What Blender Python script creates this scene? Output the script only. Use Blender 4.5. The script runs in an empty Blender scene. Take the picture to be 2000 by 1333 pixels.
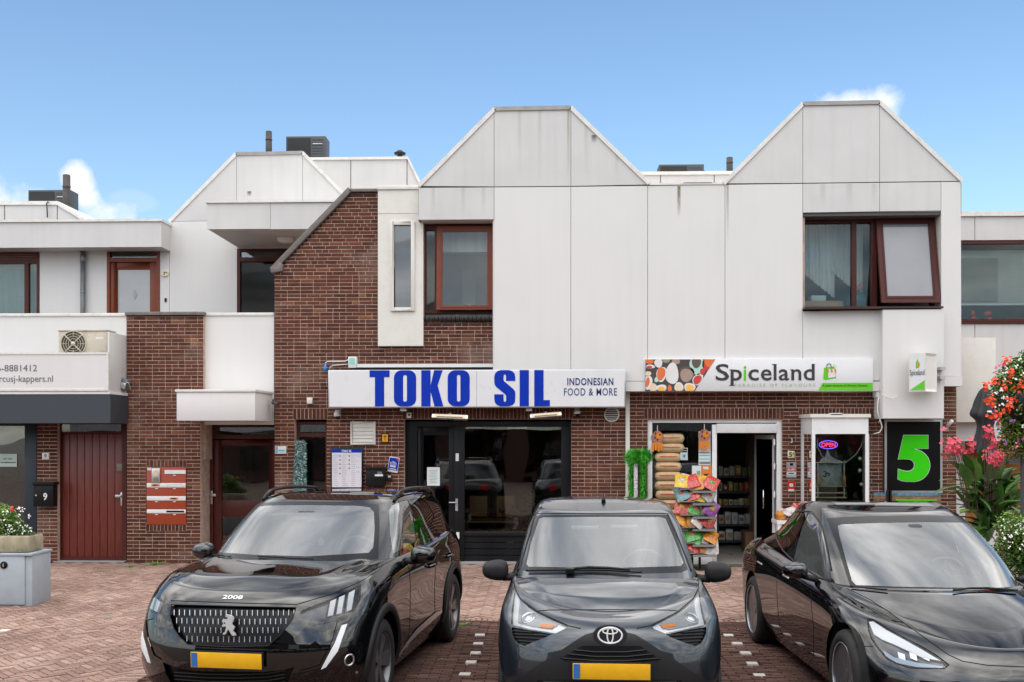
import bpy, bmesh, math, random
import numpy as np
from mathutils import Vector, Matrix
from mathutils.bvhtree import BVHTree
from math import sin, cos, pi, radians, sqrt, atan2

# ------------------------------------------------------------------ camera, sky, sun, exposure
F = 2000.0; CX = 1000.0; HZ = 850.0; CAMH = 2.10
TH = math.atan(62.0 / F)
scene = bpy.context.scene
cam_d = bpy.data.cameras.new("camera"); cam = bpy.data.objects.new("camera", cam_d)
scene.collection.objects.link(cam); scene.camera = cam
cam_d.sensor_width = 36.0; cam_d.lens = F / 2000.0 * 36.0
cam_d.shift_y = (HZ - 666.5) / 2000.0
cam_d.clip_start = 0.1; cam_d.clip_end = 3000.0
cam.location = (0, 0, CAMH); cam.rotation_euler = (radians(90), 0, TH)

SUN_EL, SUN_AZ = 48.0, 205.0          # compass style: sun stands behind the camera, to the left
world = bpy.data.worlds.new("World"); scene.world = world; world.use_nodes = True
def build_world():
 nt = world.node_tree; N = nt.nodes; L = nt.links; N.clear()
 out = N.new("ShaderNodeOutputWorld"); bg = N.new("ShaderNodeBackground")
 L.new(bg.outputs[0], out.inputs[0]); bg.inputs[1].default_value = 0.125
 sky = N.new("ShaderNodeTexSky"); sky.sky_type = 'NISHITA'; sky.sun_disc = False
 sky.sun_elevation = radians(SUN_EL); sky.sun_rotation = radians(SUN_AZ)
 sky.air_density = 1.0; sky.dust_density = 0.6; sky.ozone_density = 1.0
 tc = N.new("ShaderNodeTexCoord"); sep = N.new("ShaderNodeSeparateXYZ")
 L.new(tc.outputs['Generated'], sep.inputs[0])
 def M(op, a, b=None, clamp=False):
  n = N.new("ShaderNodeMath"); n.operation = op; n.use_clamp = clamp
  for i, v in enumerate((a, b)):
   if v is None: continue
   if isinstance(v, (int, float)): n.inputs[i].default_value = v
   else: L.new(v, n.inputs[i])
  return n.outputs[0]
 # cloud layer: direction projected on a flat ceiling
 zz = M('MAXIMUM', M('ADD', sep.outputs[2], 0.12), 0.03)
 cx = M('DIVIDE', sep.outputs[0], zz); cy = M('DIVIDE', sep.outputs[1], zz)
 comb = N.new("ShaderNodeCombineXYZ"); L.new(cx, comb.inputs[0]); L.new(cy, comb.inputs[1])
 no = N.new("ShaderNodeTexNoise"); no.inputs['Scale'].default_value = 0.9; no.inputs['Detail'].default_value = 7
 no.inputs['Roughness'].default_value = 0.52; no.inputs['Distortion'].default_value = 0.15
 L.new(comb.outputs[0], no.inputs['Vector'])
 # cover grows away from the clear northern sky, over the square behind the camera
 yz = M('SQRT', M('ADD', M('MULTIPLY', sep.outputs[1], sep.outputs[1]), M('MULTIPLY', sep.outputs[2], sep.outputs[2])))
 cover = N.new("ShaderNodeMapRange"); L.new(M('DIVIDE', sep.outputs[1], M('MAXIMUM', yz, 0.001)), cover.inputs[0])
 cover.inputs[1].default_value = 0.865; cover.inputs[2].default_value = 0.93
 cover.inputs[3].default_value = 0.36; cover.inputs[4].default_value = 0.78
 m = M('MULTIPLY', M('SUBTRACT', no.outputs[0], cover.outputs[0]), 5.0, True)
 # low cumulus over the roofs: two banks in the direction they stand in
 nc = N.new("ShaderNodeTexNoise"); nc.inputs['Scale'].default_value = 14; nc.inputs['Detail'].default_value = 6
 nc.inputs['Roughness'].default_value = 0.55
 L.new(tc.outputs['Generated'], nc.inputs['Vector'])
 def bank(px, py, rx, rz):
  u = (px - CX) / F; v = Vector((u * cos(TH) - sin(TH), u * sin(TH) + cos(TH), (HZ - py) / F)).normalized()
  dx = M('DIVIDE', M('SUBTRACT', sep.outputs[0], v.x), rx); dz = M('DIVIDE', M('SUBTRACT', sep.outputs[2], v.z), rz)
  d = M('SQRT', M('ADD', M('MULTIPLY', dx, dx), M('MULTIPLY', dz, dz)))
  b = M('SUBTRACT', 1.0, d)
  b = M('ADD', b, M('MULTIPLY', M('SUBTRACT', nc.outputs[0], 0.5), 2.6))
  b = M('MULTIPLY', b, 2.2, True)
  front = M('GREATER_THAN', sep.outputs[1], 0.0)
  return M('MULTIPLY', b, front)
 b1 = bank(20, 430, 0.070, 0.036); b2 = bank(1682, 226, 0.040, 0.030); b3 = bank(262, 392, 0.020, 0.008)
 b5 = bank(148, 362, 0.016, 0.026)
 b3 = M('MULTIPLY', b3, 0.12)
 m2 = M('MAXIMUM', M('MAXIMUM', M('MAXIMUM', b1, b5), b2), b3)
 # shading inside the cloud deck
 n2 = N.new("ShaderNodeTexNoise"); n2.inputs['Scale'].default_value = 2.3; n2.inputs['Detail'].default_value = 4
 L.new(comb.outputs[0], n2.inputs['Vector'])
 cr = N.new("ShaderNodeMapRange"); L.new(n2.outputs[0], cr.inputs[0])
 cr.inputs[1].default_value = 0.33; cr.inputs[2].default_value = 0.67
 cr.inputs[3].default_value = 10.0; cr.inputs[4].default_value = 29.0
 cc = N.new("ShaderNodeVectorMath"); cc.operation = 'SCALE'; cc.inputs[0].default_value = (1.0, 0.975, 0.945)
 L.new(M('MULTIPLY', cr.outputs[0], M('ADD', 0.45, M('MULTIPLY', M('MAXIMUM', sep.outputs[2], 0.0), 1.05))), cc.inputs['Scale'])
 # pale haze low in the sky
 hz = M('POWER', M('SUBTRACT', 1.0, M('MAXIMUM', sep.outputs[2], 0.0), True), 5.0)
 tint = N.new("ShaderNodeMix"); tint.data_type = 'RGBA'; tint.blend_type = 'MULTIPLY'; tint.inputs[0].default_value = 1.0
 L.new(sky.outputs[0], tint.inputs[6]); tint.inputs[7].default_value = (1.22, 1.49, 1.63, 1)
 mh = N.new("ShaderNodeMix"); mh.data_type = 'RGBA'; L.new(M('MULTIPLY', hz, 0.42), mh.inputs[0])
 L.new(tint.outputs[2], mh.inputs[6]); mh.inputs[7].default_value = (7.4, 8.3, 8.6, 1)
 mx = N.new("ShaderNodeMix"); mx.data_type = 'RGBA'; L.new(M('MULTIPLY', m, 0.95), mx.inputs[0])
 L.new(mh.outputs[2], mx.inputs[6]); L.new(cc.outputs[0], mx.inputs[7])
 my = N.new("ShaderNodeMix"); my.data_type = 'RGBA'; L.new(M('MULTIPLY', m2, 0.92), my.inputs[0])
 L.new(mx.outputs[2], my.inputs[6]); my.inputs[7].default_value = (9.2, 9.2, 9.2, 1)
 L.new(my.outputs[2], bg.inputs[0])
build_world()
sun_d = bpy.data.lights.new("sun", 'SUN'); sun = bpy.data.objects.new("sun", sun_d); scene.collection.objects.link(sun)
sun_d.energy = 0.75; sun_d.angle = radians(80); sun_d.color = (1.0, 0.95, 0.88)
_a = radians(SUN_AZ); _e = radians(SUN_EL)
_dir = Vector((sin(_a) * cos(_e), cos(_a) * cos(_e), sin(_e)))
sun.rotation_euler = _dir.to_track_quat('Z', 'Y').to_euler()
scene.render.engine = 'CYCLES'
scene.view_settings.view_transform = 'Standard'; scene.view_settings.look = 'None'
scene.view_settings.gamma = 1.0; scene.view_settings.use_curve_mapping = False
scene.view_settings.exposure = -0.02
scene.cycles.use_denoising = True
scene.cycles.max_bounces = 8; scene.cycles.glossy_bounces = 5; scene.cycles.transmission_bounces = 8
scene.cycles.transparent_max_bounces = 12; scene.cycles.diffuse_bounces = 4
scene.cycles.caustics_reflective = False; scene.cycles.caustics_refractive = False
scene.cycles.sample_clamp_indirect = 6.0

# ------------------------------------------------------------------ helpers
COL = scene.collection
rnd = random.Random(11)

def ray(px, py):
 u = (px - CX) / F
 return Vector((u * cos(TH) - sin(TH), u * sin(TH) + cos(TH), (HZ - py) / F))
def W(px, py, Y):
 """point of the wall plane at distance Y that the photograph shows at px, py"""
 d = ray(px, py); t = Y / d.y
 return (d.x * t, CAMH + d.z * t)
def G(px, py, z=0.0):
 d = ray(px, py); t = (z - CAMH) / d.z
 return Vector((d.x * t, d.y * t, z))

def tag(o, label=None, cat=None, group=None, kind=None):
 if label: o['label'] = label
 if cat: o['category'] = cat
 if group: o['group'] = group
 if kind: o['kind'] = kind
 return o
def empty(name, loc, label=None, cat=None, group=None, rz=0.0):
 o = bpy.data.objects.new(name, None); COL.objects.link(o)
 o.location = loc; o.rotation_euler = (0, 0, rz); o.empty_display_size = 0.2
 return tag(o, label, cat, group)
def origin_of(p):
 v = Vector((0, 0, 0))
 while p is not None:
  v += p.location; p = p.parent
 return v
def link(name, me, mat, parent=None, smooth=False, world_coords=True):
 o = bpy.data.objects.new(name, me); COL.objects.link(o)
 if mat is not None and not me.materials: me.materials.append(mat)
 if smooth:
  me.polygons.foreach_set('use_smooth', [True] * len(me.polygons))
 if parent is not None:
  if world_coords:
   off = origin_of(parent)
   if off.length > 0: me.transform(Matrix.Translation(-off))
  o.parent = parent
 return o
def smooth_by_angle(me, deg=35):
 me.polygons.foreach_set('use_smooth', [True] * len(me.polygons))
 bm = bmesh.new(); bm.from_mesh(me); c = radians(deg)
 for e in bm.edges:
  if len(e.link_faces) == 2 and e.calc_face_angle(0) > c: e.smooth = False
 bm.to_mesh(me); bm.free()

class MB:
 def __init__(s): s.v = []; s.f = []
 def add(s, vs, fs):
  n = len(s.v); s.v += [tuple(p) for p in vs]; s.f += [tuple(i + n for i in f) for f in fs]; return s
 def box(s, x0, x1, y0, y1, z0, z1):
  return s.add([(x0,y0,z0),(x1,y0,z0),(x1,y1,z0),(x0,y1,z0),(x0,y0,z1),(x1,y0,z1),(x1,y1,z1),(x0,y1,z1)],
     [(0,1,5,4),(1,2,6,5),(2,3,7,6),(3,0,4,7),(4,5,6,7),(3,2,1,0)])
 def obox(s, c, hx, hy, hz, M=None):
  c = Vector(c); M = M or Matrix.Identity(3)
  vs = [c + M @ Vector((a*hx, b*hy, d*hz)) for d in (-1,1) for a, b in ((-1,-1),(1,-1),(1,1),(-1,1))]
  return s.add(vs, [(0,1,5,4),(1,2,6,5),(2,3,7,6),(3,0,4,7),(4,5,6,7),(3,2,1,0)])
 def prism(s, poly, y0, y1):
  """poly: list of (x,z), counter clockwise seen from the camera (-y)"""
  a = sum(poly[i][0]*poly[(i+1)%len(poly)][1]-poly[(i+1)%len(poly)][0]*poly[i][1] for i in range(len(poly)))
  if a < 0: poly = poly[::-1]
  n = len(poly)
  vs = [(x, y0, z) for x, z in poly] + [(x, y1, z) for x, z in poly]
  fs = [tuple(range(n)), tuple(range(2*n-1, n-1, -1))] + [(i, i+n, (i+1)%n+n, (i+1)%n) for i in range(n)]
  return s.add(vs, fs)
 def plate_frame(s, x0, x1, z0, z1, w, y0, y1, wb=None, wt=None):
  wb = w if wb is None else wb; wt = w if wt is None else wt
  s.box(x0, x0+w, y0, y1, z0, z1); s.box(x1-w, x1, y0, y1, z0, z1)
  s.box(x0+w, x1-w, y0, y1, z0, z0+wb); s.box(x0+w, x1-w, y0, y1, z1-wt, z1); return s
 def tube(s, pts, r, n=10, cap=True, closed=False):
  pts = [Vector(p) for p in pts]; m = len(pts); rings = []
  rr = r if isinstance(r, (list, tuple)) else [r]*m
  prev = None
  for i, p in enumerate(pts):
   if closed: t = pts[(i+1)%m] - pts[(i-1)%m]
   else: t = pts[min(i+1, m-1)] - pts[max(i-1, 0)]
   t = t.normalized() if t.length > 0 else Vector((0,0,1))
   if prev is None:
    up = Vector((0,0,1)) if abs(t.z) < 0.9 else Vector((0,1,0)); a = t.cross(up).normalized()
   else: a = (prev - t*prev.dot(t)).normalized()
   prev = a; b = t.cross(a)
   rings.append([p + (a*cos(2*pi*k/n) + b*sin(2*pi*k/n))*rr[i] for k in range(n)])
  vs = [q for ring in rings for q in ring]; fs = []
  for i in range(m if closed else m-1):
   j = (i+1) % m
   for k in range(n): fs.append((i*n+k, i*n+(k+1)%n, j*n+(k+1)%n, j*n+k))
  if cap and not closed:
   fs.append(tuple(range(n-1, -1, -1))); fs.append(tuple((m-1)*n+k for k in range(n)))
  return s.add(vs, fs)
 def lathe(s, prof, M=None, n=24, c=(0,0,0), cap=True):
  """prof: (radius, height) pairs turned round local z"""
  M = M or Matrix.Identity(3); c = Vector(c); vs = []
  for r, h in prof:
   for k in range(n): vs.append(c + M @ Vector((r*cos(2*pi*k/n), r*sin(2*pi*k/n), h)))
  fs = []
  for i in range(len(prof)-1):
   for k in range(n): fs.append((i*n+k, i*n+(k+1)%n, (i+1)*n+(k+1)%n, (i+1)*n+k))
  if cap and prof[0][0] > 1e-4: fs.append(tuple(range(n-1, -1, -1)))
  if cap and prof[-1][0] > 1e-4: fs.append(tuple((len(prof)-1)*n+k for k in range(n)))
  return s.add(vs, fs)
 def mesh(s, name):
  me = bpy.data.meshes.new(name); me.from_pydata(s.v, [], s.f); me.validate(); me.update(); return me
 def build(s, name, mat, parent=None, smooth=False, world_coords=True, kind=None, bevel=0.0, angle=None):
  me = s.mesh(name)
  if bevel > 0:
   bm = bmesh.new(); bm.from_mesh(me); bmesh.ops.remove_doubles(bm, verts=bm.verts, dist=1e-6)
   es = [e for e in bm.edges if len(e.link_faces) == 2 and e.calc_face_angle(0) > 0.6]
   bmesh.ops.bevel(bm, geom=es, offset=bevel, segments=2, affect='EDGES', profile=0.5, clamp_overlap=True)
   bm.to_mesh(me); bm.free()
  o = link(name, me, mat, parent, smooth, world_coords)
  if angle or bevel > 0: smooth_by_angle(me, angle or 40)
  if kind: o['kind'] = kind
  return o
RX = Matrix.Rotation(pi/2, 3, 'X')      # lathe axis z -> -y
RY = Matrix.Rotation(pi/2, 3, 'Y')      # lathe axis z -> +x

# ------------------------------------------------------------------ materials
MATS = {}
def new_mat(name):
 m = bpy.data.materials.new(name); m.use_nodes = True; nt = m.node_tree
 b = nt.nodes['Principled BSDF']; return m, nt, b
def mat(name, color, rough=0.5, metal=0.0, vary=0.06, scale=3.0, bump=0.0, bscale=60.0, streak=0.0, coat=0.0,
  dirt=None, dirt_amt=0.0, spec=0.5, grain=None, rvary=0.08):
 if name in MATS: return MATS[name]
 m, nt, b = new_mat(name); N = nt.nodes; L = nt.links
 b.inputs['Roughness'].default_value = rough; b.inputs['Metallic'].default_value = metal
 b.inputs['Specular IOR Level'].default_value = spec
 if coat: b.inputs['Coat Weight'].default_value = coat; b.inputs['Coat Roughness'].default_value = 0.03
 tc = N.new('ShaderNodeTexCoord'); geo = N.new('ShaderNodeNewGeometry')
 P = geo.outputs['Position']
 n1 = N.new('ShaderNodeTexNoise'); n1.inputs['Scale'].default_value = scale; n1.inputs['Detail'].default_value = 5
 mp = N.new('ShaderNodeMapping'); L.new(P, mp.inputs[0]); L.new(mp.outputs[0], n1.inputs['Vector'])
 if grain: mp.inputs['Scale'].default_value = grain
 mr = N.new('ShaderNodeMapRange'); L.new(n1.outputs[0], mr.inputs[0])
 mr.inputs[1].default_value = 0.3; mr.inputs[2].default_value = 0.7
 mr.inputs[3].default_value = 1 - vary; mr.inputs[4].default_value = 1 + vary
 vm = N.new('ShaderNodeVectorMath'); vm.operation = 'SCALE'; vm.inputs[0].default_value = color[:3]
 L.new(mr.outputs[0], vm.inputs['Scale']); col = vm.outputs[0]
 if streak > 0:
  ms = N.new('ShaderNodeMapping'); L.new(P, ms.inputs[0]); ms.inputs['Scale'].default_value = (7, 7, 0.35)
  n2 = N.new('ShaderNodeTexNoise'); n2.inputs['Scale'].default_value = 1.3; n2.inputs['Detail'].default_value = 6
  L.new(ms.outputs[0], n2.inputs['Vector'])
  r2 = N.new('ShaderNodeMapRange'); L.new(n2.outputs[0], r2.inputs[0])
  r2.inputs[1].default_value = 0.45; r2.inputs[2].default_value = 0.75
  r2.inputs[3].default_value = 0; r2.inputs[4].default_value = streak
  mx = N.new('ShaderNodeMix'); mx.data_type = 'RGBA'; L.new(r2.outputs[0], mx.inputs[0])
  L.new(col, mx.inputs[6]); mx.inputs[7].default_value = (*(dirt or (0.25, 0.22, 0.18)), 1); col = mx.outputs[2]
 if dirt and dirt_amt > 0:
  n3 = N.new('ShaderNodeTexNoise'); n3.inputs['Scale'].default_value = scale*2.2; n3.inputs['Detail'].default_value = 8
  n3.inputs['Roughness'].default_value = 0.7; L.new(P, n3.inputs['Vector'])
  r3 = N.new('ShaderNodeMapRange'); L.new(n3.outputs[0], r3.inputs[0])
  r3.inputs[1].default_value = 0.5; r3.inputs[2].default_value = 0.72; r3.inputs[3].default_value = 0; r3.inputs[4].default_value = dirt_amt
  mx = N.new('ShaderNodeMix'); mx.data_type = 'RGBA'; L.new(r3.outputs[0], mx.inputs[0])
  L.new(col, mx.inputs[6]); mx.inputs[7].default_value = (*dirt, 1); col = mx.outputs[2]
 L.new(col, b.inputs['Base Color'])
 if rvary > 0:
  rr = N.new('ShaderNodeMapRange'); L.new(n1.outputs[0], rr.inputs[0])
  rr.inputs[1].default_value = 0.3; rr.inputs[2].default_value = 0.7
  rr.inputs[3].default_value = max(0.0, rough - rvary*rough*2); rr.inputs[4].default_value = min(1, rough + rvary*rough*2)
  L.new(rr.outputs[0], b.inputs['Roughness'])
 if bump > 0:
  n4 = N.new('ShaderNodeTexNoise'); n4.inputs['Scale'].default_value = bscale; n4.inputs['Detail'].default_value = 5
  mb = N.new('ShaderNodeMapping'); L.new(P, mb.inputs[0]); L.new(mb.outputs[0], n4.inputs['Vector'])
  if grain: mb.inputs['Scale'].default_value = grain
  bu = N.new('ShaderNodeBump'); bu.inputs['Strength'].default_value = bump; bu.inputs['Distance'].default_value = 0.01
  L.new(n4.outputs[0], bu.inputs['Height']); L.new(bu.outputs[0], b.inputs['Normal'])
 MATS[name] = m; return m
def brick_mat(name, cols, pale=(0.32, 0.26, 0.22), pale_amt=0.35, rough=0.85):
 m, nt, b = new_mat(name); N = nt.nodes; L = nt.links
 geo = N.new('ShaderNodeNewGeometry'); oi = N.new('ShaderNodeObjectInfo')
 ad = N.new('ShaderNodeMath'); ad.operation = 'ADD'; L.new(geo.outputs['Random Per Island'], ad.inputs[0]); L.new(oi.outputs['Random'], ad.inputs[1])
 fr = N.new('ShaderNodeMath'); fr.operation = 'FRACT'; L.new(ad.outputs[0], fr.inputs[0])
 cr = N.new('ShaderNodeValToRGB'); L.new(fr.outputs[0], cr.inputs[0])
 els = cr.color_ramp.elements
 while len(els) < len(cols): els.new(0.5)
 for i, (p, c) in enumerate(cols): els[i].position = p; els[i].color = (*c, 1)
 n1 = N.new('ShaderNodeTexNoise'); n1.inputs['Scale'].default_value = 55; n1.inputs['Detail'].default_value = 6
 L.new(geo.outputs['Position'], n1.inputs['Vector'])
 mr = N.new('ShaderNodeMapRange'); L.new(n1.outputs[0], mr.inputs[0]); mr.inputs[1].default_value = .3; mr.inputs[2].default_value = .7
 mr.inputs[3].default_value = 0.72; mr.inputs[4].default_value = 1.28
 vm = N.new('ShaderNodeVectorMath'); vm.operation = 'SCALE'; L.new(cr.outputs[0], vm.inputs[0]); L.new(mr.outputs[0], vm.inputs['Scale'])
 n2 = N.new('ShaderNodeTexNoise'); n2.inputs['Scale'].default_value = 1.1; n2.inputs['Detail'].default_value = 9; n2.inputs['Roughness'].default_value = 0.65
 L.new(geo.outputs['Position'], n2.inputs['Vector'])
 r2 = N.new('ShaderNodeMapRange'); L.new(n2.outputs[0], r2.inputs[0]); r2.inputs[1].default_value = .53; r2.inputs[2].default_value = .78
 r2.inputs[3].default_value = 0; r2.inputs[4].default_value = pale_amt
 mx = N.new('ShaderNodeMix'); mx.data_type = 'RGBA'; L.new(r2.outputs[0], mx.inputs[0]); L.new(vm.outputs[0], mx.inputs[6]); mx.inputs[7].default_value = (*pale, 1)
 n6 = N.new('ShaderNodeTexNoise'); n6.inputs['Scale'].default_value = 0.55; n6.inputs['Detail'].default_value = 7; n6.inputs['Roughness'].default_value = .6; L.new(geo.outputs['Position'], n6.inputs['Vector'])
 r6 = N.new('ShaderNodeMapRange'); L.new(n6.outputs[0], r6.inputs[0]); r6.inputs[1].default_value = .34; r6.inputs[2].default_value = .62; r6.inputs[3].default_value = .74; r6.inputs[4].default_value = 1.08
 v6 = N.new('ShaderNodeVectorMath'); v6.operation = 'SCALE'; L.new(mx.outputs[2], v6.inputs[0]); L.new(r6.outputs[0], v6.inputs['Scale'])
 L.new(v6.outputs[0], b.inputs['Base Color']); b.inputs['Roughness'].default_value = rough; b.inputs['Specular IOR Level'].default_value = 0.15
 bu = N.new('ShaderNodeBump'); bu.inputs['Strength'].default_value = 0.5; bu.inputs['Distance'].default_value = 0.006
 L.new(n1.outputs[0], bu.inputs['Height']); L.new(bu.outputs[0], b.inputs['Normal'])
 MATS[name] = m; return m
def glass_mat(name, tint=(0.9, 0.95, 0.94), ior=1.5, rough=0.0, opacity=0.0, body=(0.02, 0.025, 0.025), wav=0.0):
 """thin pane: clear or tinted sheet with mirror reflection that grows at grazing angles"""
 m, nt, b = new_mat(name); N = nt.nodes; L = nt.links; out = N['Material Output']
 tr = N.new('ShaderNodeBsdfTransparent'); tr.inputs[0].default_value = (*tint, 1)
 df = N.new('ShaderNodeBsdfDiffuse'); df.inputs[0].default_value = (*body, 1)
 gl = N.new('ShaderNodeBsdfGlossy'); gl.inputs['Roughness'].default_value = rough; gl.inputs[0].default_value = (1, 1, 1, 1)
 fn = N.new('ShaderNodeFresnel'); fn.inputs[0].default_value = ior
 m1 = N.new('ShaderNodeMixShader'); m1.inputs[0].default_value = opacity; L.new(tr.outputs[0], m1.inputs[1]); L.new(df.outputs[0], m1.inputs[2])
 m2 = N.new('ShaderNodeMixShader'); L.new(fn.outputs[0], m2.inputs[0]); L.new(m1.outputs[0], m2.inputs[1]); L.new(gl.outputs[0], m2.inputs[2])
 L.new(m2.outputs[0], out.inputs[0]); N.remove(b)
 if wav > 0:
  n = N.new('ShaderNodeTexNoise'); n.inputs['Scale'].default_value = 0.9; n.inputs['Detail'].default_value = 1
  g = N.new('ShaderNodeNewGeometry'); L.new(g.outputs['Position'], n.inputs['Vector'])
  bu = N.new('ShaderNodeBump'); bu.inputs['Strength'].default_value = wav; bu.inputs['Distance'].default_value = 0.02
  L.new(n.outputs[0], bu.inputs['Height']); L.new(bu.outputs[0], gl.inputs['Normal'])
 MATS[name] = m; return m
def paint_mat(name, base, flake=0.0, coat=1.0, ior=1.5):
 m, nt, b = new_mat(name); N = nt.nodes; L = nt.links
 b.inputs['Base Color'].default_value = (*base, 1); b.inputs['Roughness'].default_value = 0.35; b.inputs['Specular IOR Level'].default_value = 0.0 if flake == 0 else 0.4
 b.inputs['Metallic'].default_value = flake; b.inputs['Coat Weight'].default_value = coat
 b.inputs['Coat Roughness'].default_value = 0.02; b.inputs['Coat IOR'].default_value = ior
 g = N.new('ShaderNodeNewGeometry'); n = N.new('ShaderNodeTexNoise'); n.inputs['Scale'].default_value = 4; n.inputs['Detail'].default_value = 8
 L.new(g.outputs['Position'], n.inputs['Vector'])
 mr = N.new('ShaderNodeMapRange'); L.new(n.outputs[0], mr.inputs[0]); mr.inputs[1].default_value = .4; mr.inputs[2].default_value = .75
 mr.inputs[3].default_value = 0.004; mr.inputs[4].default_value = 0.03; L.new(mr.outputs[0], b.inputs['Coat Roughness'])
 MATS[name] = m; return m
def glow_mat(name, color, strength):
 m, nt, b = new_mat(name); b.inputs['Base Color'].default_value = (0.02, 0.02, 0.02, 1)
 b.inputs['Emission Color'].default_value = (*color, 1); b.inputs['Emission Strength'].default_value = strength
 MATS[name] = m; return m

MWHITE = mat('white_cladding', (0.69, 0.67, 0.655), 0.55, vary=0.02, scale=1.2, streak=0.06, dirt=(0.42, 0.39, 0.36), bump=0.02)
MWHITE2 = mat('white_cladding_weathered', (0.60, 0.585, 0.575), 0.6, vary=0.05, scale=1.4, streak=0.12, dirt=(0.36, 0.34, 0.31), bump=0.03)
MTRIM = mat('white_roof_trim', (0.72, 0.70, 0.66), 0.5, vary=0.06, scale=4, dirt=(0.3, 0.26, 0.2), dirt_amt=0.35)
MCREAM = mat('cream_paint', (0.70, 0.68, 0.62), 0.5, vary=0.03, dirt=(0.3, 0.26, 0.2), dirt_amt=0.15)
MPVC = mat('white_frame_paint', (0.76, 0.76, 0.75), 0.35, vary=0.03, dirt=(0.35, 0.3, 0.26), dirt_amt=0.15)
MBRICK = brick_mat('dark_red_brick', [(0.0, (0.080, 0.029, 0.019)), (0.35, (0.105, 0.037, 0.024)), (0.7, (0.125, 0.044, 0.028)), (0.95, (0.145, 0.052, 0.031)), (1.0, (0.22, 0.085, 0.04))], pale=(.36, .29, .24), pale_amt=.5)
MMORTAR = mat('mortar', (0.50, 0.37, 0.30), 0.95, vary=0.2, scale=9, dirt=(0.10, 0.06, 0.05), dirt_amt=0.5, bump=0.4)
MPAVE = brick_mat('paving_brick', [(0.0, (0.25, 0.16, 0.13)), (0.4, (0.31, 0.20, 0.16)), (0.8, (0.36, 0.235, 0.19)), (1.0, (0.42, 0.29, 0.235))], pale=(0.46, 0.37, 0.30), pale_amt=0.5, rough=0.9)
MPAVED = brick_mat('dark_paving_brick', [(0.0, (0.095, 0.055, 0.046)), (0.4, (0.125, 0.068, 0.056)), (0.8, (0.15, 0.083, 0.066)), (1.0, (0.18, 0.105, 0.085))], pale=(0.24, 0.18, 0.15), pale_amt=0.5, rough=0.9)
MSAND = mat('joint_sand', (0.12, 0.08, 0.06), 1.0, vary=0.3, scale=6, bump=0.4)
MSTONE = mat('coping_stone', (0.16, 0.14, 0.13), 0.8, vary=0.2, scale=8, dirt=(0.4, 0.36, 0.3), dirt_amt=0.3, bump=0.3)
MRED = mat('red_brown_wood', (0.19, 0.042, 0.018), 0.38, spec=.3, vary=0.2, scale=6, grain=(14, 14, 1.0), bump=0.05)
MREDD = mat('dark_red_wood', (0.075, 0.018, 0.014), 0.4, spec=.25, vary=0.2, scale=6, grain=(14, 14, 1.0), bump=0.05)
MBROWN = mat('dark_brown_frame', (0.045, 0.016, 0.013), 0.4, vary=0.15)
MBLACK = mat('black_paint', (0.008, 0.008, 0.009), 0.45, vary=0.2, spec=.22)
MDARK = mat('dark_void', (0.012, 0.011, 0.011), 0.9)
MNAVY = mat('navy_frame', (0.016, 0.026, 0.04), 0.45)
MAWN = mat('charcoal_fascia', (0.035, 0.042, 0.052), 0.6, vary=0.05, bump=0.05)
MGREY = mat('grey_metal', (0.30, 0.30, 0.31), 0.45, metal=0.6)
MZINC = mat('zinc_pipe', (0.16, 0.17, 0.18), 0.5, metal=0.3, vary=0.25, scale=7)
MALU = mat('aluminium', (0.55, 0.55, 0.56), 0.35, metal=0.8)
MROOF = mat('bitumen_roof', (0.10, 0.10, 0.10), 0.9, bump=0.3)
MCHROME = mat('chrome', (0.8, 0.8, 0.8), 0.08, metal=1.0, vary=0.02, rvary=0)
MRUB = mat('rubber', (0.012, 0.012, 0.012), 0.75, bump=0.2)
MPLAS = mat('black_plastic', (0.012, 0.012, 0.013), 0.5, spec=.3, vary=0.05, bump=0.08, bscale=400)
MPLASM = mat('satin_black_plastic', (0.005, 0.005, 0.006), 0.25, spec=.3, vary=0.05)
MHVAC = mat('dark_grey_casing', (0.055, 0.058, 0.065), 0.5)
MDIRTYCREAM = mat('weathered_casing', (0.55, 0.50, 0.40), 0.6, vary=0.08, dirt=(0.2, 0.15, 0.1), dirt_amt=0.5)
MSIGNW = mat('sign_white', (0.70, 0.70, 0.71), 0.3, vary=0.02)
MBLUE = mat('sign_blue', (0.001, 0.028, 0.38), 0.4, vary=0.03, spec=.2)
MNAVYT = mat('sign_navy', (0.015, 0.03, 0.16), 0.4)
MDKTXT = mat('sign_dark_text', (0.035, 0.032, 0.028), 0.4)
MGREEN = mat('sign_green', (0.12, 0.52, 0.015), 0.35, vary=0.03)
MGREEN5 = mat('number_green', (0.045, 0.66, 0.008), 0.4, vary=0.03, spec=.15)
MPALEG = mat('pale_green_text', (0.42, 0.52, 0.34), 0.5)
MGTXT = mat('grey_text', (0.13, 0.13, 0.15), 0.5)
MPAPER = mat('paper', (0.72, 0.73, 0.72), 0.7, vary=0.03)
MORANGE = mat('orange_plastic', (0.72, 0.22, 0.015), 0.45)
MYEL = mat('amber_sign', (0.80, 0.36, 0.01), 0.4)
MREDB = mat('bright_red', (0.62, 0.02, 0.015), 0.4)
MBOXRED = mat('brick_red_panel', (0.34, 0.050, 0.018), 0.4, vary=0.04)
MCONC = mat('mossy_concrete', (0.36, 0.32, 0.22), 0.9, vary=0.2, scale=5, dirt=(0.10, 0.10, 0.03), dirt_amt=0.7, streak=0.4, bump=0.4)
MCAB = mat('blue_grey_cabinet', (0.37, 0.42, 0.46), 0.5, vary=0.04, dirt=(0.2, 0.2, 0.2), dirt_amt=0.2)
MGLASS = glass_mat('window_glass', ior=1.45, wav=0.25)
MGLASSD = glass_mat('dark_window_glass', tint=(0.82, 0.84, 0.82), ior=1.9, wav=0.25)
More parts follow.
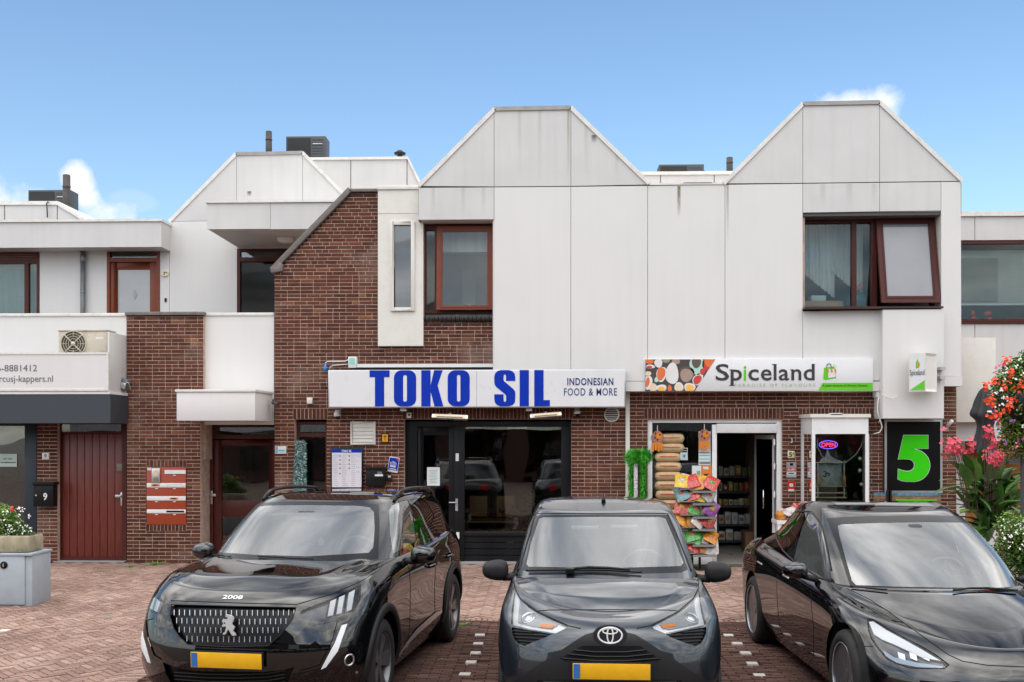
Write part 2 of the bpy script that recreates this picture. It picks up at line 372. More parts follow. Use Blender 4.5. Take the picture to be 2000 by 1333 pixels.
MWOOD = mat('pine_wood', (0.50, 0.27, 0.11), 0.5, vary=0.15, grain=(1, 8, 8))
MREFLECT = mat('painted_reflection_pane', (0.22, 0.23, 0.25), 0.12, vary=0.05, coat=0.6, rvary=0.0)  # blue-grey sky reflection painted in as the colour of the open sash pane
MCURT = mat('white_curtain', (0.66, 0.64, 0.62), 0.8, vary=0.1, scale=3, grain=(6, 6, 0.3))
MCARD = mat('cardboard', (0.33, 0.17, 0.08), 0.8)
MGRASS = mat('grass_blade', (0.13, 0.30, 0.03), 0.6, vary=0.3, scale=20)
MLEAF = mat('leaf_green', (0.06, 0.13, 0.025), 0.45, vary=0.35, scale=9)
MLEAFL = mat('fresh_leaf', (0.14, 0.25, 0.04), 0.45, vary=0.35, scale=12)
MSTEM = mat('stem', (0.10, 0.06, 0.04), 0.7)
MWHITEF = mat('white_petal', (0.8, 0.8, 0.76), 0.6)
MREDF = mat('red_petal', (0.75, 0.035, 0.015), 0.5)
MPINKF = mat('coral_pink_petal', (0.78, 0.07, 0.12), 0.5, vary=0.2, scale=20)
MPURF = mat('purple_petal', (0.35, 0.03, 0.36), 0.5)
# ------------------------------------------------------------------ ground
YB = 16.63                      # brick wall plane
def rot_rect(c, hx, hy, a): pass

def make_ground():
 g = MB(); g.add([(-60,-45,-0.03),(60,-45,-0.03),(60,70,-0.03),(-60,70,-0.03)], [(0,1,2,3)])
 go = g.build('ground', MSAND, None); go['kind'] = 'structure'
 far = MB().add([(-400,-400,-0.5),(400,-400,-0.5),(400,400,-0.5),(-400,400,-0.5)], [(0,1,2,3)])
 fo = far.build('terrain', mat('far_ground', (0.12, 0.11, 0.10), 0.95), None); fo['kind'] = 'structure'
 # clinker paving: pavement strip in herringbone in front of the houses and left, bays in dark stretcher bond
 L_, B_ = 0.198, 0.062; J = 0.006
 bays = []     # (x0, y0, dir) boundaries of the parking bays (world x at y=8 / slope)
 def in_bay(x, y):
  return y < 11.62 and x > -3.45
 def brick(vs, fs, cx, cy, hx, hy, rz, dz, tilt):
  c, s = cos(rz), sin(rz); n = len(vs); e = 0.0035
  for (a, b, z) in ((-1,-1,-0.03),(1,-1,-0.03),(1,1,-0.03),(-1,1,-0.03)):
   vs.append((cx + a*hx*c - b*hy*s, cy + a*hx*s + b*hy*c, z))
  for (a, b) in ((-1,-1),(1,-1),(1,1),(-1,1)):
   ax = a*(hx-e); by = b*(hy-e)
   vs.append((cx + ax*c - by*s, cy + ax*s + by*c, dz + tilt[0]*a + tilt[1]*b))
  fs.extend([(n,n+1,n+5,n+4),(n+1,n+2,n+6,n+5),(n+2,n+3,n+7,n+6),(n+3,n,n+4,n+7),(n+4,n+5,n+6,n+7)])
 light = []; dark = []
 a45 = radians(45)
 # herringbone: L shaped module repeated on a diagonal lattice
 r = random.Random(5)
 w = B_ + J; l = 3*w
 hb = []
 ca, sa = cos(a45), sin(a45)
 for i in range(-260, 260):
  for j in range(-60, 60):
   # lattice vectors (w, w)*i and (l, -l)... in brick units
   bx = i*w + j*l; by = i*w - j*l
   for (ox, oy, hor) in ((0, 0, 1), (l, 0, 0)):
    if hor: px_, py_, hx, hy = bx + ox + l/2, by + oy + w/2, (l-J)/2, (w-J)/2
    else: px_, py_, hx, hy = bx + ox + w/2, by + oy - l + w + l/2, (w-J)/2, (l-J)/2
    X = px_*ca - py_*sa + 0; Y = px_*sa + py_*ca + 12.0
    if -9 < X < 9.5 and 6.6 < Y < YB - 0.02: hb.append((X, Y, hx, hy, a45))
 for (X, Y, hx, hy, rz) in hb:
  if in_bay(X, Y): continue
  if X < -3.7 or Y > 11.7: light.append((X, Y, hx, hy, rz))
 # bays: rows across in half bond
 yy = 6.4; k = 0
 while yy < 11.55:
  xx = -3.4 - (0.1 if k % 2 else 0)
  while xx < 9:
   dark.append((xx + L_/2, yy + B_/2, L_/2 - J/2, B_/2 - J/2, 0.0)); xx += L_ + J*0.3
  yy += B_ + J*0.5; k += 1
 # edging course between pavement and bays
 xx = -3.4
 while xx < 9: light.append((xx, 11.63, B_/2 - J/2, L_/2 - 0.03, 0)); xx += B_ + J*0.5
 yy = 6.4
 while yy < 11.6: light.append((-3.56, yy, L_/2 - J, B_/2 - J/2, 0)); yy += B_ + J*0.5
 # white marker bricks between the bays
 marks_px = [[(937,1240.5),(934,1257.4),(929,1275.5),(920,1293.4),(908,1317)], [(1423,1241),(1440,1257),(1456,1275.5),(1469,1296),(1483,1319)], [(8,1232)]]
 marks = []
 for row in marks_px:
  for (mx, my) in row:
   p = G(mx, my); marks.append((p.x, p.y, 0.052, 0.055, -0.03))
  if len(row) > 1:
   p0 = G(*row[3]); p1 = G(*row[4]); d = p1 - p0
   for k in (1, 2, 3): q = p1 + d*k; marks.append((q.x, q.y, 0.052, 0.055, -0.03))
 def near(x, y):
  return any(abs(x-m[0]) < 0.085 and abs(y-m[1]) < 0.06 for m in marks)
 for nm, lst, mt in (('paving_brick', light, MPAVE), ('bay_brick', dark, MPAVED)):
  vis = []
  rest_v, rest_f = [], []
  cand = []
  for b in lst:
   if near(b[0], b[1]): continue
   p = (b[0]*cos(TH) + b[1]*sin(TH), -b[0]*sin(TH) + b[1]*cos(TH))
   sx = CX + F*p[0]/p[1]; sy = HZ + F*CAMH/p[1]
   inview = 0 < sx < 1995 and sy < 1333 and not (265 < sx < 890 and b[1] < 11.4) and not (975 < sx < 1400 and b[1] < 10.6) and not (sx > 1470)
   cand.append((0 if inview else 1, p[1], b))
  cand.sort(key=lambda t: (t[0], t[1]))
  npart = 150
  shared = {}
  for i, (iv, d, b) in enumerate(cand):
   X, Y, hx, hy, rz = b
   dz = r.uniform(-0.003, 0.003); tl = (r.uniform(-.0015, .0015), r.uniform(-.0015, .0015))
   if i < npart and iv == 0:
    key = (round(hx, 3), round(hy, 3), round(rz, 3))
    if key not in shared:
     v, f = [], []; brick(v, f, 0, 0, hx, hy, rz, 0.0, (0, 0))
     me = bpy.data.meshes.new(nm); me.from_pydata(v, [], f); me.materials.append(mt); shared[key] = me
    o = bpy.data.objects.new(nm, shared[key]); COL.objects.link(o); o.parent = go; o.location = (X, Y, dz)
   else:
    brick(rest_v, rest_f, X, Y, hx, hy, rz, dz, tl)
  me = bpy.data.meshes.new(nm + '_field'); me.from_pydata(rest_v, [], rest_f)
  o = link(nm + '_field', me, mt, go); o['kind'] = 'stuff'
 mw = mat('white_marking_brick', (0.62, 0.59, 0.55), 0.8, vary=0.12, scale=30, dirt=(0.3, 0.25, 0.2), dirt_amt=0.4)
 me = None
 for m in marks:
  v, f = [], []; brick(v, f, 0, 0, m[2], m[3], m[4], 0.004, (0, 0))
  if me is None: me = bpy.data.meshes.new('marker_brick'); me.from_pydata(v, [], f); me.materials.append(mw)
  o = bpy.data.objects.new('marker_brick', me); COL.objects.link(o); o.parent = go; o.location = (m[0], m[1], 0)
 return go
ground = make_ground()

# ------------------------------------------------------------------ brickwork
CH = 0.0604
class Bricks:
 """rows of real bricks: collects positions, then links 300 as parts and joins the rest"""
 def __init__(s, root, seed): s.root = root; s.st = []; s.odd = []; s.r = random.Random(seed); s.mort = MB()
 def wall(s, spans, z0, z1, y, phase=0.0, mortar=True):
  """spans(z) -> list of (x0, x1) brick intervals at course mid height z"""
  k0 = int(round((z0 - 0) / CH)); k1 = int(round(z1 / CH))
  for k in range(k0, k1):
   z = k*CH + CH/2
   for (x0, x1) in spans(z):
    if mortar: s.mort.box(x0, x1, y + 0.009, y + 0.1, z - CH/2, z + CH/2)
    x = x0 + 0.002; last = None; run = 0
    while x < x1 - 0.03:
     if x == x0 + 0.002: l = 0.203 if k % 2 else 0.098
     else:
      l = 0.203 if s.r.random() < 0.66 else 0.098
     if x + l > x1 - 0.05: l = x1 - x - 0.002
     if x1 - (x + l + 0.01) < 0.06 and l < 0.2: l = x1 - x - 0.002
     l = max(0.03, l - 0.0)
     s.put(x + l/2, z, y, l, 0.0472)
     x += l + 0.0105
 def put(s, x, z, y, l, h):
  dy = s.r.uniform(-0.0025, 0.0025)
  if abs(l - 0.203) < 1e-4 and abs(h - 0.0472) < 1e-4: s.st.append((x, y + dy, z))
  else: s.odd.append((x, y + dy, z, l, h))
 def soldier(s, x0, x1, z0, z1, y):
  n = max(1, round((x1 - x0) / CH)); w = (x1 - x0) / n
  s.mort.box(x0, x1, y + 0.009, y + 0.1, z0, z1)
  for i in range(n): s.put(x0 + (i + .5)*w, (z0 + z1)/2, y, w - 0.0112, z1 - z0 - 0.011)
 @staticmethod
 def geo(v, f, x, y, z, l, h):
  n = len(v); a, b = l/2, h/2; e = 0.0035
  v += [(x-a, y+0.02, z-b), (x+a, y+0.02, z-b), (x+a, y+0.02, z+b), (x-a, y+0.02, z+b),
   (x-a, y+e, z-b), (x+a, y+e, z-b), (x+a, y+e, z+b), (x-a, y+e, z+b),
   (x-a+e, y, z-b+e), (x+a-e, y, z-b+e), (x+a-e, y, z+b-e), (x-a+e, y, z+b-e)]
  for r0 in (0, 4):
   for k in range(4): f.append((n+r0+k, n+r0+(k+1)%4, n+r0+4+(k+1)%4, n+r0+4+k))
  f.append((n+8, n+9, n+10, n+11))
 def finish(s, m=None):
  m = m or MBRICK
  s.mort.build('mortar_bed', MMORTAR, s.root)['kind'] = 'stuff'
  off = origin_of(s.root)
  s.r.shuffle(s.st)
  s.st.sort(key=lambda t: 0 if t[2] > 1.3 else 1)
  v, f = [], []; s.geo(v, f, 0, 0, 0, 0.203, 0.0472)
  me = bpy.data.meshes.new('brick'); me.from_pydata(v, [], f); me.materials.append(m)
  v, f = [], []
  for i, (x, y, z) in enumerate(s.st):
   if i < 300:
    o = bpy.data.objects.new('brick', me); COL.objects.link(o); o.parent = s.root; o.location = Vector((x, y, z)) - off
   else: s.geo(v, f, x - off.x, y - off.y, z - off.z, 0.203, 0.0472)
  for (x, y, z, l, h) in s.odd: s.geo(v, f, x - off.x, y - off.y, z - off.z, l, h)
  me = bpy.data.meshes.new('brickwork'); me.from_pydata(v, [], f)
  o = link('brickwork', me, m, None); o.parent = s.root; o['kind'] = 'stuff'
def minus(spans, x0, x1):
 out = []
 for a, b in spans:
  if x1 <= a or x0 >= b: out.append((a, b)); continue
  if x0 - a > 0.03: out.append((a, x0))
  if b - x1 > 0.03: out.append((x1, b))
 return out
def X_(px, Y=YB): return W(px, HZ, Y)[0]
def Z_(py, Y=YB, px=1062): return W(px, py, Y)[1]

def panel(root, pts_px, Y, th=0.024, gap=0.0035, m=None, name='cladding_panel'):
 """cladding sheet from its corners as measured on the wall plane; gap = half joint"""
 pts = [Vector((*W(x, y, Y),)) for x, y in pts_px]
 c = sum(pts, Vector((0, 0))) / len(pts); n = len(pts); out = []
 area = sum(pts[i].x*pts[(i+1)%n].y - pts[(i+1)%n].x*pts[i].y for i in range(n)); sg = 1 if area > 0 else -1
 for i in range(n):
  p0, p1, p2 = pts[i-1], pts[i], pts[(i+1)%n]
  d1 = (p1-p0).normalized(); d2 = (p2-p1).normalized()
  n1 = Vector((-d1.y, d1.x))*sg; n2 = Vector((-d2.y, d2.x))*sg
  k = 1 + n1.dot(n2); out.append(p1 + (n1+n2)*gap/max(k, 0.3))
 mb = MB(); mb.prism([(p.x, p.y) for p in out], Y, Y + th)
 return mb.build(name, m or MWHITE, root)
def bxp(mb, x0, x1, y0, y1, Y, depth, proud=0.0):
 """box from pixel rectangle on plane Y (front face at Y-proud), depth behind"""
 a = W(x0, y1, Y); b = W(x1, y0, Y)
 mb.box(a[0], b[0], Y - proud, Y + depth, a[1], b[1]); return mb
def part_box(name, root, x0, x1, y0, y1, Y, depth, m, bevel=0.0, smooth=False):
 return bxp(MB(), x0, x1, y0, y1, Y, depth).build(name, m, root, bevel=bevel)
def text_mesh(s, size, M=None, extrude=0.002, offset=0.0, sx=1.0, spacing=1.0, shear=0.0):
 """writing as a mesh in the xz plane (facing -y); returns vertices and faces, width"""
 c = bpy.data.curves.new('t', 'FONT'); c.body = s; c.size = size; c.extrude = extrude; c.offset = offset
 c.space_character = spacing; c.shear = shear; c.resolution_u = 3
 o = bpy.data.objects.new('t', c); COL.objects.link(o)
 dg = bpy.context.evaluated_depsgraph_get(); dg.update()
 me = bpy.data.meshes.new_from_object(o.evaluated_get(dg))
 vs = [v.co.copy() for v in me.vertices]; fs = [tuple(p.vertices) for p in me.polygons]
 bpy.data.objects.remove(o); bpy.data.curves.remove(c); bpy.data.meshes.remove(me)
 if not vs: return [], [], 0, 0
 x0 = min(v.x for v in vs); x1 = max(v.x for v in vs); y0 = min(v.y for v in vs); y1 = max(v.y for v in vs)
 return [Vector(((v.x - x0)*sx, -v.z, v.y)) for v in vs], fs, (x1 - x0)*sx, (y0, y1)
def write(name, s, x0, x1, zb, h, y, m, root, weight=0.0, spacing=1.0, extrude=0.0015, capfit=True, M=None, shear=0.0):
 """write s between x0 and x1, cap height h, base line zb, on the plane y"""
 vs, fs, w, yr = text_mesh(s, 1.0, extrude=0.01, offset=weight, spacing=spacing, shear=shear)
 if not vs: return None
 _, _, _, cr = text_mesh('H', 1.0, offset=weight)
 sc = h / (cr[1] - cr[0]); base = cr[0]
 sx = (x1 - x0) / w
 out = [Vector((x0 + v.x*sx, y + (extrude if v.y > 0 else -extrude) - extrude, zb + (v.z - base)*sc)) for v in vs]
 if M is not None: out = [M @ p for p in out]
 mb = MB(); mb.add(out, fs)
 return mb.build(name, m, root)

# ------------------------------------------------------------------ windows and doors
def pane(root, x0, x1, z0, z1, y, m=None, name='pane', th=0.006):
 return MB().box(x0, x1, y, y + th, z0, z1).build(name, m or MGLASS, root)
def window(root, x0, x1, z0, z1, y, m, w=0.06, depth=0.08, glass=None, name='window', mull=(), label=None, sill=False, pane_y=0.03):
 fr = MB().plate_frame(x0, x1, z0, z1, w, y, y + depth)
 for mx, mw in mull: fr.box(mx - mw/2, mx + mw/2, y + 0.002, y + depth - 0.002, z0 + w, z1 - w)
 o = fr.build(name, m, root)
 xs = [x0 + w] + [v for mx, mw in mull for v in (mx - mw/2, mx + mw/2)] + [x1 - w]
 for i in range(0, len(xs), 2):
  p = MB().box(xs[i], xs[i+1], y + pane_y, y + pane_y + 0.006, z0 + w, z1 - w).build('pane', glass or MGLASS, root); p.parent = o
 if label: o['label'] = label
 return o

def room(root, x0, x1, y0, y1, z0, z1, m, name='room', back=None):
 """open-fronted box: floor, ceiling, side walls and back wall of the room behind a window"""
 t = 0.05; b = MB()
 b.box(x0-t, x0, y0, y1, z0-t, z1+t); b.box(x1, x1+t, y0, y1, z0-t, z1+t); b.box(x0, x1, y1, y1+t, z0-t, z1+t)
 b.box(x0, x1, y0, y1, z0-t, z0); b.box(x0, x1, y0, y1, z1, z1+t)
 return b.build(name, m, root)
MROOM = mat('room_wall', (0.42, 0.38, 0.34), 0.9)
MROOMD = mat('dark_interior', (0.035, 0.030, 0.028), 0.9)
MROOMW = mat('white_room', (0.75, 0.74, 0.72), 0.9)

YW = 16.35                     # white cladding plane
# ================================================================== TOKO building
def build_toko():
 root = empty('shop_building', (X_(880), YB, 0), 'brown brick and white panel house with the blue lettered sign and first white gable', 'building')
 B = Bricks(root, 3)
 x535, x575, x638 = X_(535), X_(575), X_(638)
 x738, x826, x964 = X_(738), X_(826), X_(964.5)
 x790, x1115, x1222 = X_(789), X_(1116), X_(1222)
 zt = Z_(376); zd = Z_(533)
 def upper(z):
  sp = []
  if z < zd: a = x535 + 0.01
  elif z < zt: a = x535 + (z - zd)/(zt - zd)*(X_(688) - x535)
  else: return []
  sp = [(a, x738 + 0.05 if z > Z_(676) else x964)]
  if z > Z_(628): sp = [(a, x738 + 0.02)]
  elif z > Z_(676): sp = [(a, x738 + 0.02), (x826 - 0.01, x964)]
  return sp
 B.wall(upper, Z_(797), zt, YB)
 zl = Z_(822)
 def lower(z):
  sp = [(x535 + 0.01, x1222)]
  if z < zl: sp = minus(sp, x575, x638); sp = minus(sp, x790, x1115)
  elif z < Z_(800): sp = minus(sp, X_(572), X_(640)); sp = minus(sp, X_(786), X_(1119))
  return sp
 B.wall(lower, 0, Z_(797), YB)
 B.soldier(X_(572), X_(640), round(zl/CH)*CH, round(Z_(800)/CH)*CH, YB)
 B.soldier(X_(786), X_(1119), round(zl/CH)*CH, round(Z_(800)/CH)*CH, YB)
 def side(z):  # wall strip between sign top and white panels, behind the sign
  return [(x964, x1222)]
 B.wall(side, Z_(797), Z_(752), YB)
 B.finish()
 # solid mass behind the skin
 m = MB(); xr = X_(1268)
 yb = YB + 0.12
 def mass(x0, x1, z0, z1, y0=yb, y1=24.5): m.box(x0, x1, y0, y1, z0, z1)
 zwt = W(1062, 363, YW)[1]
 mass(x535 + 0.02, X_(742), Z_(797), zd, y1=19.1); dp = MB().prism([(x535 + .02, zd), (X_(742), zd), (X_(742), zt - .03), (X_(690), zt - .03)], yb, YB + .32); m.add(dp.v, dp.f)
 mass(X_(742), x826 + 0.05, Z_(797), Z_(378), y1=19.4)
 mass(x964 + 0.05, x1222, Z_(797), Z_(752)); mass(x964 + 0.05, xr, Z_(752), zwt, y0=YW + 0.06)
 mass(x826 + 0.05, x964 + 0.05, Z_(797), Z_(618), y1=19.0)
 mass(x826 + 0.05, x964 + 0.05, Z_(425), zwt - 0.03, y0=YW + 0.5, y1=24)
 mass(x535 + 0.02, x575, 0, Z_(797), y1=19.4)
 mass(x638, x790 - 0.0, 0, Z_(797), y1=24)
 mass(x1115, x1222, 0, Z_(797), y1=24)
 m.build('inner_wall', MMORTAR, root)
 # coping on the sloping brick wall
 c = MB(); a = W(535, 532, YB); b = W(688, 374, YB); t = 0.085
 d = Vector((b[0]-a[0], b[1]-a[1])).normalized(); n = Vector((-d.y, d.x))
 A = Vector(a) + n*0.0; Bp = Vector(b)
 c.prism([(A.x, A.y), (Bp.x, Bp.y), (Bp.x + n.x*t, Bp.y + n.y*t), (A.x + n.x*t, A.y + n.y*t)], YB - 0.05, YB + 0.32)
 c.build('sloping_coping', MSTONE, root, bevel=0.008)
 c = MB(); e = W(533, 533, YB); f = W(553, 520, YB)
 c.prism([(e[0]-0.01, e[1]-0.01), (f[0], f[1]-0.09), (f[0]+0.01, f[1]+0.02), (e[0]+0.12, e[1]+0.17), (e[0]-0.03, e[1]+0.03)], YB - 0.06, YB + 0.30)
 c.build('coping_foot', MSTONE, root, bevel=0.006)
 g0 = W(683, 377, YB); g1 = W(739, 371, YB)
 MB().box(g0[0], g1[0], YB - 0.05, YB + 0.32, g0[1]+0.008, g1[1]+0.01).build('top_coping', MSTONE, root, bevel=0.006)
 # white bay with narrow window
 yb_ = YB - 0.10
 bay = MB(); z0, z1 = W(780, 676, yb_)[1], W(780, 371, yb_)[1]
 X0, X1, X2 = W(738, 0, yb_)[0], W(817, 0, yb_)[0], W(826.5, 0, yb_)[0]
 wx0, wx1, wz0, wz1 = W(769, 0, yb_)[0], W(804, 0, yb_)[0], W(780, 604, yb_)[1], W(780, 437, yb_)[1]
 zs = W(780, 425, yb_)[1]
 bay.box(X0, wx0, yb_, YB + 0.1, z0, z1); bay.box(wx1, X1, yb_, YB + 0.1, z0, z1); bay.box(X1, X2, yb_, YB + 0.1, z0, zs)
 bay.box(wx0, wx1, yb_, YB + 0.1, z0, wz0); bay.box(wx0, wx1, yb_, YB + 0.1, wz1, z1)
 bay.build('window_bay', MCREAM, root)
 MB().box(X0 - 0.01, X1 + 0.01, yb_ - 0.03, YB + 0.3, z1, z1 + 0.07).build('bay_cap', MTRIM, root, bevel=0.005)
 MB().box(X0 + .003, X1 - 0.003, yb_ - 0.006, yb_, W(780, 417, yb_)[1], z1 - 0.004).build('bay_fascia', MCREAM, root)
 fr = MB().plate_frame(wx0 - 0.05, wx1 + 0.05, wz0 - 0.035, wz1 + 0.03, 0.058, yb_ - 0.035, yb_ + 0.04); fo = fr.build('narrow_window', MCREAM, root, bevel=0.004)
 p = pane(root, wx0, wx1, wz0 + .02, wz1 - .02, yb_ + 0.02, glass_mat('blind_pane', tint=(1, 1, 1), ior=1.7, opacity=0.0)); p.parent = fo
 MB().box(wx0, wx1, yb_ + 0.06, yb_ + 0.07, wz0, wz1).build('blind', mat('grey_blind', (0.17, 0.18, 0.20), 0.7), root)
 # white cladding
 joints = [(965, 965), (1115, 1115), (1265, 1265)]
 P = lambda pts, **k: panel(root, pts, YW, **k)
 P([(820, 364), (965, 217), (965, 365)], m=MWHITE2)
 P([(965, 217), (1115, 214), (1115, 364), (965, 365)], m=MWHITE2)
 P([(1115, 214), (1266, 361), (1115, 364)], m=MWHITE2)
 P([(817, 367), (965, 366), (965, 429), (817, 430)], m=MWHITE2)
 P([(965, 366), (1115, 365), (1115, 745), (965, 745)])
 P([(1115, 365), (1265, 363), (1265, 700), (1265, 745), (1115, 745)])
 P([(1222, 745), (1265, 745), (1265, 765), (1222, 765)])
 # soffit above the window, dark line
 a = W(817, 430, YW); b = W(964, 430, YW)
 MB().box(a[0], b[0], YW + 0.024, YB + 0.14, a[1], a[1] + 0.03).build('window_soffit', MWHITE2, root)
 MB().box(x964 - 0.003, x964 + 0.02, YW + 0.024, YB + 0.12, Z_(752), a[1]).build('panel_return', MWHITE, root)
 MB().box(a[0], a[0] + 0.03, YW + 0.024, YB - 0.1, a[1], zwt).build('panel_return', MWHITE, root)
 MB().box(x964 + 0.02, xr, YW + 0.024, YB + 0.12, W(1240, 765, YW)[1] + 0.0, W(1240, 765, YW)[1] + 0.03).build('panel_soffit', MWHITE, root)
 # white profile above sign
 part_box('sign_cover_profile', root, 697, 965, 711, 718, YB - 0.12, 0.11, MPVC)
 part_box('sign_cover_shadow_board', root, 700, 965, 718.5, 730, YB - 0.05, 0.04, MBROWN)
 # gable roof behind front panels
 roof_prism(root, [(818, 363), (966, 213), (1115, 210.5), (1268, 359)])
 # upper window: frame + open sash
 yw = YB + 0.05
 ax, az = W(827, 628, yw); bx, bz = W(966, 437, yw)
 z_s = W(900, 612, yw)[1]
 fr = MB(); xm0, xm1 = W(849, 0, yw)[0], W(856, 0, yw)[0]
 fr.plate_frame(ax, bx, z_s, bz, 0.045, yw, yw + 0.1, wb=0.05, wt=0.10); fr.box(xm0, xm1, yw + 0.001, yw + 0.09, z_s + 0.05, bz - 0.1)
 fo = fr.build('window', MREDD, root); p = pane(root, ax + .045, xm0, z_s + .05, bz - .1, yw + 0.05); p.parent = fo
 # sash slightly tilted out at the bottom
 sx0, sx1 = W(854, 0, yw)[0], W(963.5, 0, yw)[0]; sz0, sz1 = W(900, 606, yw - .08)[1], W(900, 443, yw)[1]
 sash = MB().plate_frame(sx0, sx1, sz0, sz1, 0.095, -0.05, 0.0, wb=0.07, wt=0.09)
 sash.plate_frame(sx0 + .06, sx1 - .06, sz0 + .035, sz1 - .05, 0.012, -0.06, -0.05)
 def tilt(mb, zt_, yt, ang):
  mb.v = [(x, yt + y*cos(ang) - (zt_ - z)*sin(ang), zt_ - (zt_ - z)*cos(ang) + y*sin(ang)) for x, y, z in mb.v]; return mb
 so = tilt(sash, sz1, yw, radians(4)).build('open_sash', MRED, root)
 gp = tilt(MB().box(sx0 + .095, sx1 - .095, -0.03, -0.024, sz0 + .07, sz1 - .09), sz1, yw, radians(4)).build('pane', MGLASS, root); gp.parent = so
 room(root, ax, bx, yw + 0.11, yw + 3.0, z_s, bz, MROOMW, name='room')
 rl = MB(); rl.box(sx0, sx1, yw + 0.35, yw + 0.42, bz - 0.40, bz - 0.02); rl.build('roller_blind', MCURT, root)
 MB().box(ax + .5, ax + .75, yw + 1.6, yw + 1.66, z_s, bz - .5).build('inner_door', MROOM, root)
 MB().tube([(sx0 + .52, yw + .2, z_s + .02), (sx0 + .52, yw + .2, z_s + .16)], 0.02).build('candle', MPAPER, root)
 # sill of dark glazed tiles
 tx0, tx1 = W(824, 0, YB)[0], X_(965); n = 17; w = (tx1 - tx0)/n; z1 = Z_(617); z0 = Z_(627)
 mt = mat('glazed_sill_tile', (0.022, 0.016, 0.016), 0.3)
 for i in range(n):
  MB().box(tx0 + i*w + .004, tx0 + (i+1)*w - .004, YB - 0.06, YB + 0.06, z0, z1).build('sill_tile', mt, root, bevel=0.006)
 # narrow window left at street level with transom
 zl_ = Z_(824)
 yn = YB + 0.14
 fr = MB(); x0, x1 = x575, x638
 fr.plate_frame(x0, x1, 0.02, zl_, 0.05, yn, yn + 0.08); zt_ = Z_(850); fr.box(x0 + .05, x1 - .05, yn + .002, yn + .078, zt_ - .03, zt_ + .03)
 fo = fr.build('narrow_window', MREDD, root); p = pane(root, x0 + .05, x1 - .05, 0.07, zt_ - .03, yn + .03, MGLASSD); p.parent = fo
 p = pane(root, x0 + .05, x1 - .05, zt_ + .03, zl_ - .05, yn + .03, MGLASSD); p.parent = fo
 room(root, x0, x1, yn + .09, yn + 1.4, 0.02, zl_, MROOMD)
 # shop front: black door set and show window
 yf = YB + 0.14; zt_ = Z_(823)
 fr = MB(); xa, xb = x790, x1115
 fr.box(xa, W(815, 0, yf)[0], yf, yf + .1, 0.0, zt_)
 xd0, xd1 = W(816, 0, yf)[0], W(887, 0, yf)[0]
 fr.box(W(887, 0, yf)[0], W(907, 0, yf)[0], yf, yf + .1, 0, zt_ - .09)
 fr.box(W(815, 0, yf)[0], xb, yf, yf + .1, zt_ - .09, zt_)
 fr.box(W(1096, 0, yf)[0], xb, yf, yf + .1, 0, zt_ - .09)
 zsill = W(1000, 1043, yf)[1]
 fr.box(W(907, 0, yf)[0], W(1096, 0, yf)[0], yf + .001, yf + .1, zsill - .04, zsill + .03)
 fo = fr.build('shop_front', MBLACK, root, bevel=0.004)
 for i in range(4):
  h = (zsill - .06)/4
  b = MB().box(W(907, 0, yf)[0], W(1096, 0, yf)[0], yf + .03, yf + .06, .02 + i*h + .006, .02 + (i+1)*h - .006).build('plinth_board', MBLACK, root)
 p = pane(root, W(907, 0, yf)[0], W(1096, 0, yf)[0], zsill + .03, zt_ - .09, yf + .05, MGLASSD); p.parent = fo
 # door leaf
 dr = MB().plate_frame(xd0, xd1, 0.03, zt_ - .10, 0.09, yf + .02, yf + .07, wb=.2, wt=.13)
 do = dr.build('door', MBLACK, root, bevel=0.004)
 p = pane(root, xd0 + .09, xd1 - .09, .23, zt_ - .23, yf + .04, MGLASSD); p.parent = do
 hd = MB(); hx, hz = W(892, 985, yf); hd.box(hx - .02, hx + .02, yf - .014, yf + .02, hz - .11, hz + .09)
 hd.tube([(hx, yf - .01, hz + .03), (hx, yf - .06, hz + .03), (hx - .12, yf - .06, hz + .03)], 0.010)
 h = hd.build('door_handle', MALU, root, smooth=False); h.parent = do; h.location -= Vector((0,0,0))
 lk = bxp(MB(), 890, 896, 886, 901, yf - .008, .012).build('lock_plate', MPVC, root)
 lk = bxp(MB(), 891, 897, 1040, 1053, yf - .008, .012).build('lock_plate', MPVC, root)
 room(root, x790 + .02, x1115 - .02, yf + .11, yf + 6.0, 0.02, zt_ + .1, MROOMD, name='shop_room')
 MB().box(x790 - .15, x1115 + .05, YB - .02, YB + .3, 0.0, 0.025).build('door_step', mat('grey_step', (0.3, 0.29, 0.28), 0.9), root)
 # louvred vent
 v = MB(); x0, z0 = W(685, 869, YB); x1, z1 = W(734, 824, YB)
 v.plate_frame(x0, x1, z0, z1, 0.035, YB - .035, YB - .003); vo = v.build('louvre_vent', MCREAM, root, bevel=.004)
 for i in range(5):
  z = z0 + .05 + i*(z1 - z0 - .08)/5
  b = MB(); b.add([(x0+.035, YB-.03, z), (x1-.035, YB-.03, z), (x1-.035, YB-.012, z+.06), (x0+.035, YB-.012, z+.06), (x0+.035, YB-.03, z-.008), (x1-.035, YB-.03, z-.008)], [(0,1,2,3),(4,5,1,0)])
  q = b.build('slat', MCREAM, root); q.parent = vo
 MB().box(x0 + .03, x1 - .03, YB - .010, YB - .006, z0 + .03, z1 - .03).build('vent_back', MSTONE, root)
 # round grille
 cx, cz = W(1194.5, 810, YB)
 rg = MB(); rg.lathe([(0.105, 0), (0.125, 0.0), (0.125, .03), (0.118, .04), (0.105, .04)], RX, 32, (cx, YB, cz), cap=False); ro = rg.build('round_vent', MPVC, root, smooth=True)
 MB().lathe([(0.104, 0.012), (0.0, 0.013)], RX, 32, (cx, YB, cz)).build('vent_back', MDARK, root)
 for i in range(7):
  z = -.09 + i*.03; hw = sqrt(.104**2 - z*z)
  q = MB().box(cx - hw, cx + hw, YB - .035, YB - .02, cz + z - .005, cz + z + .006).build('slat', MPVC, root); q.parent = ro
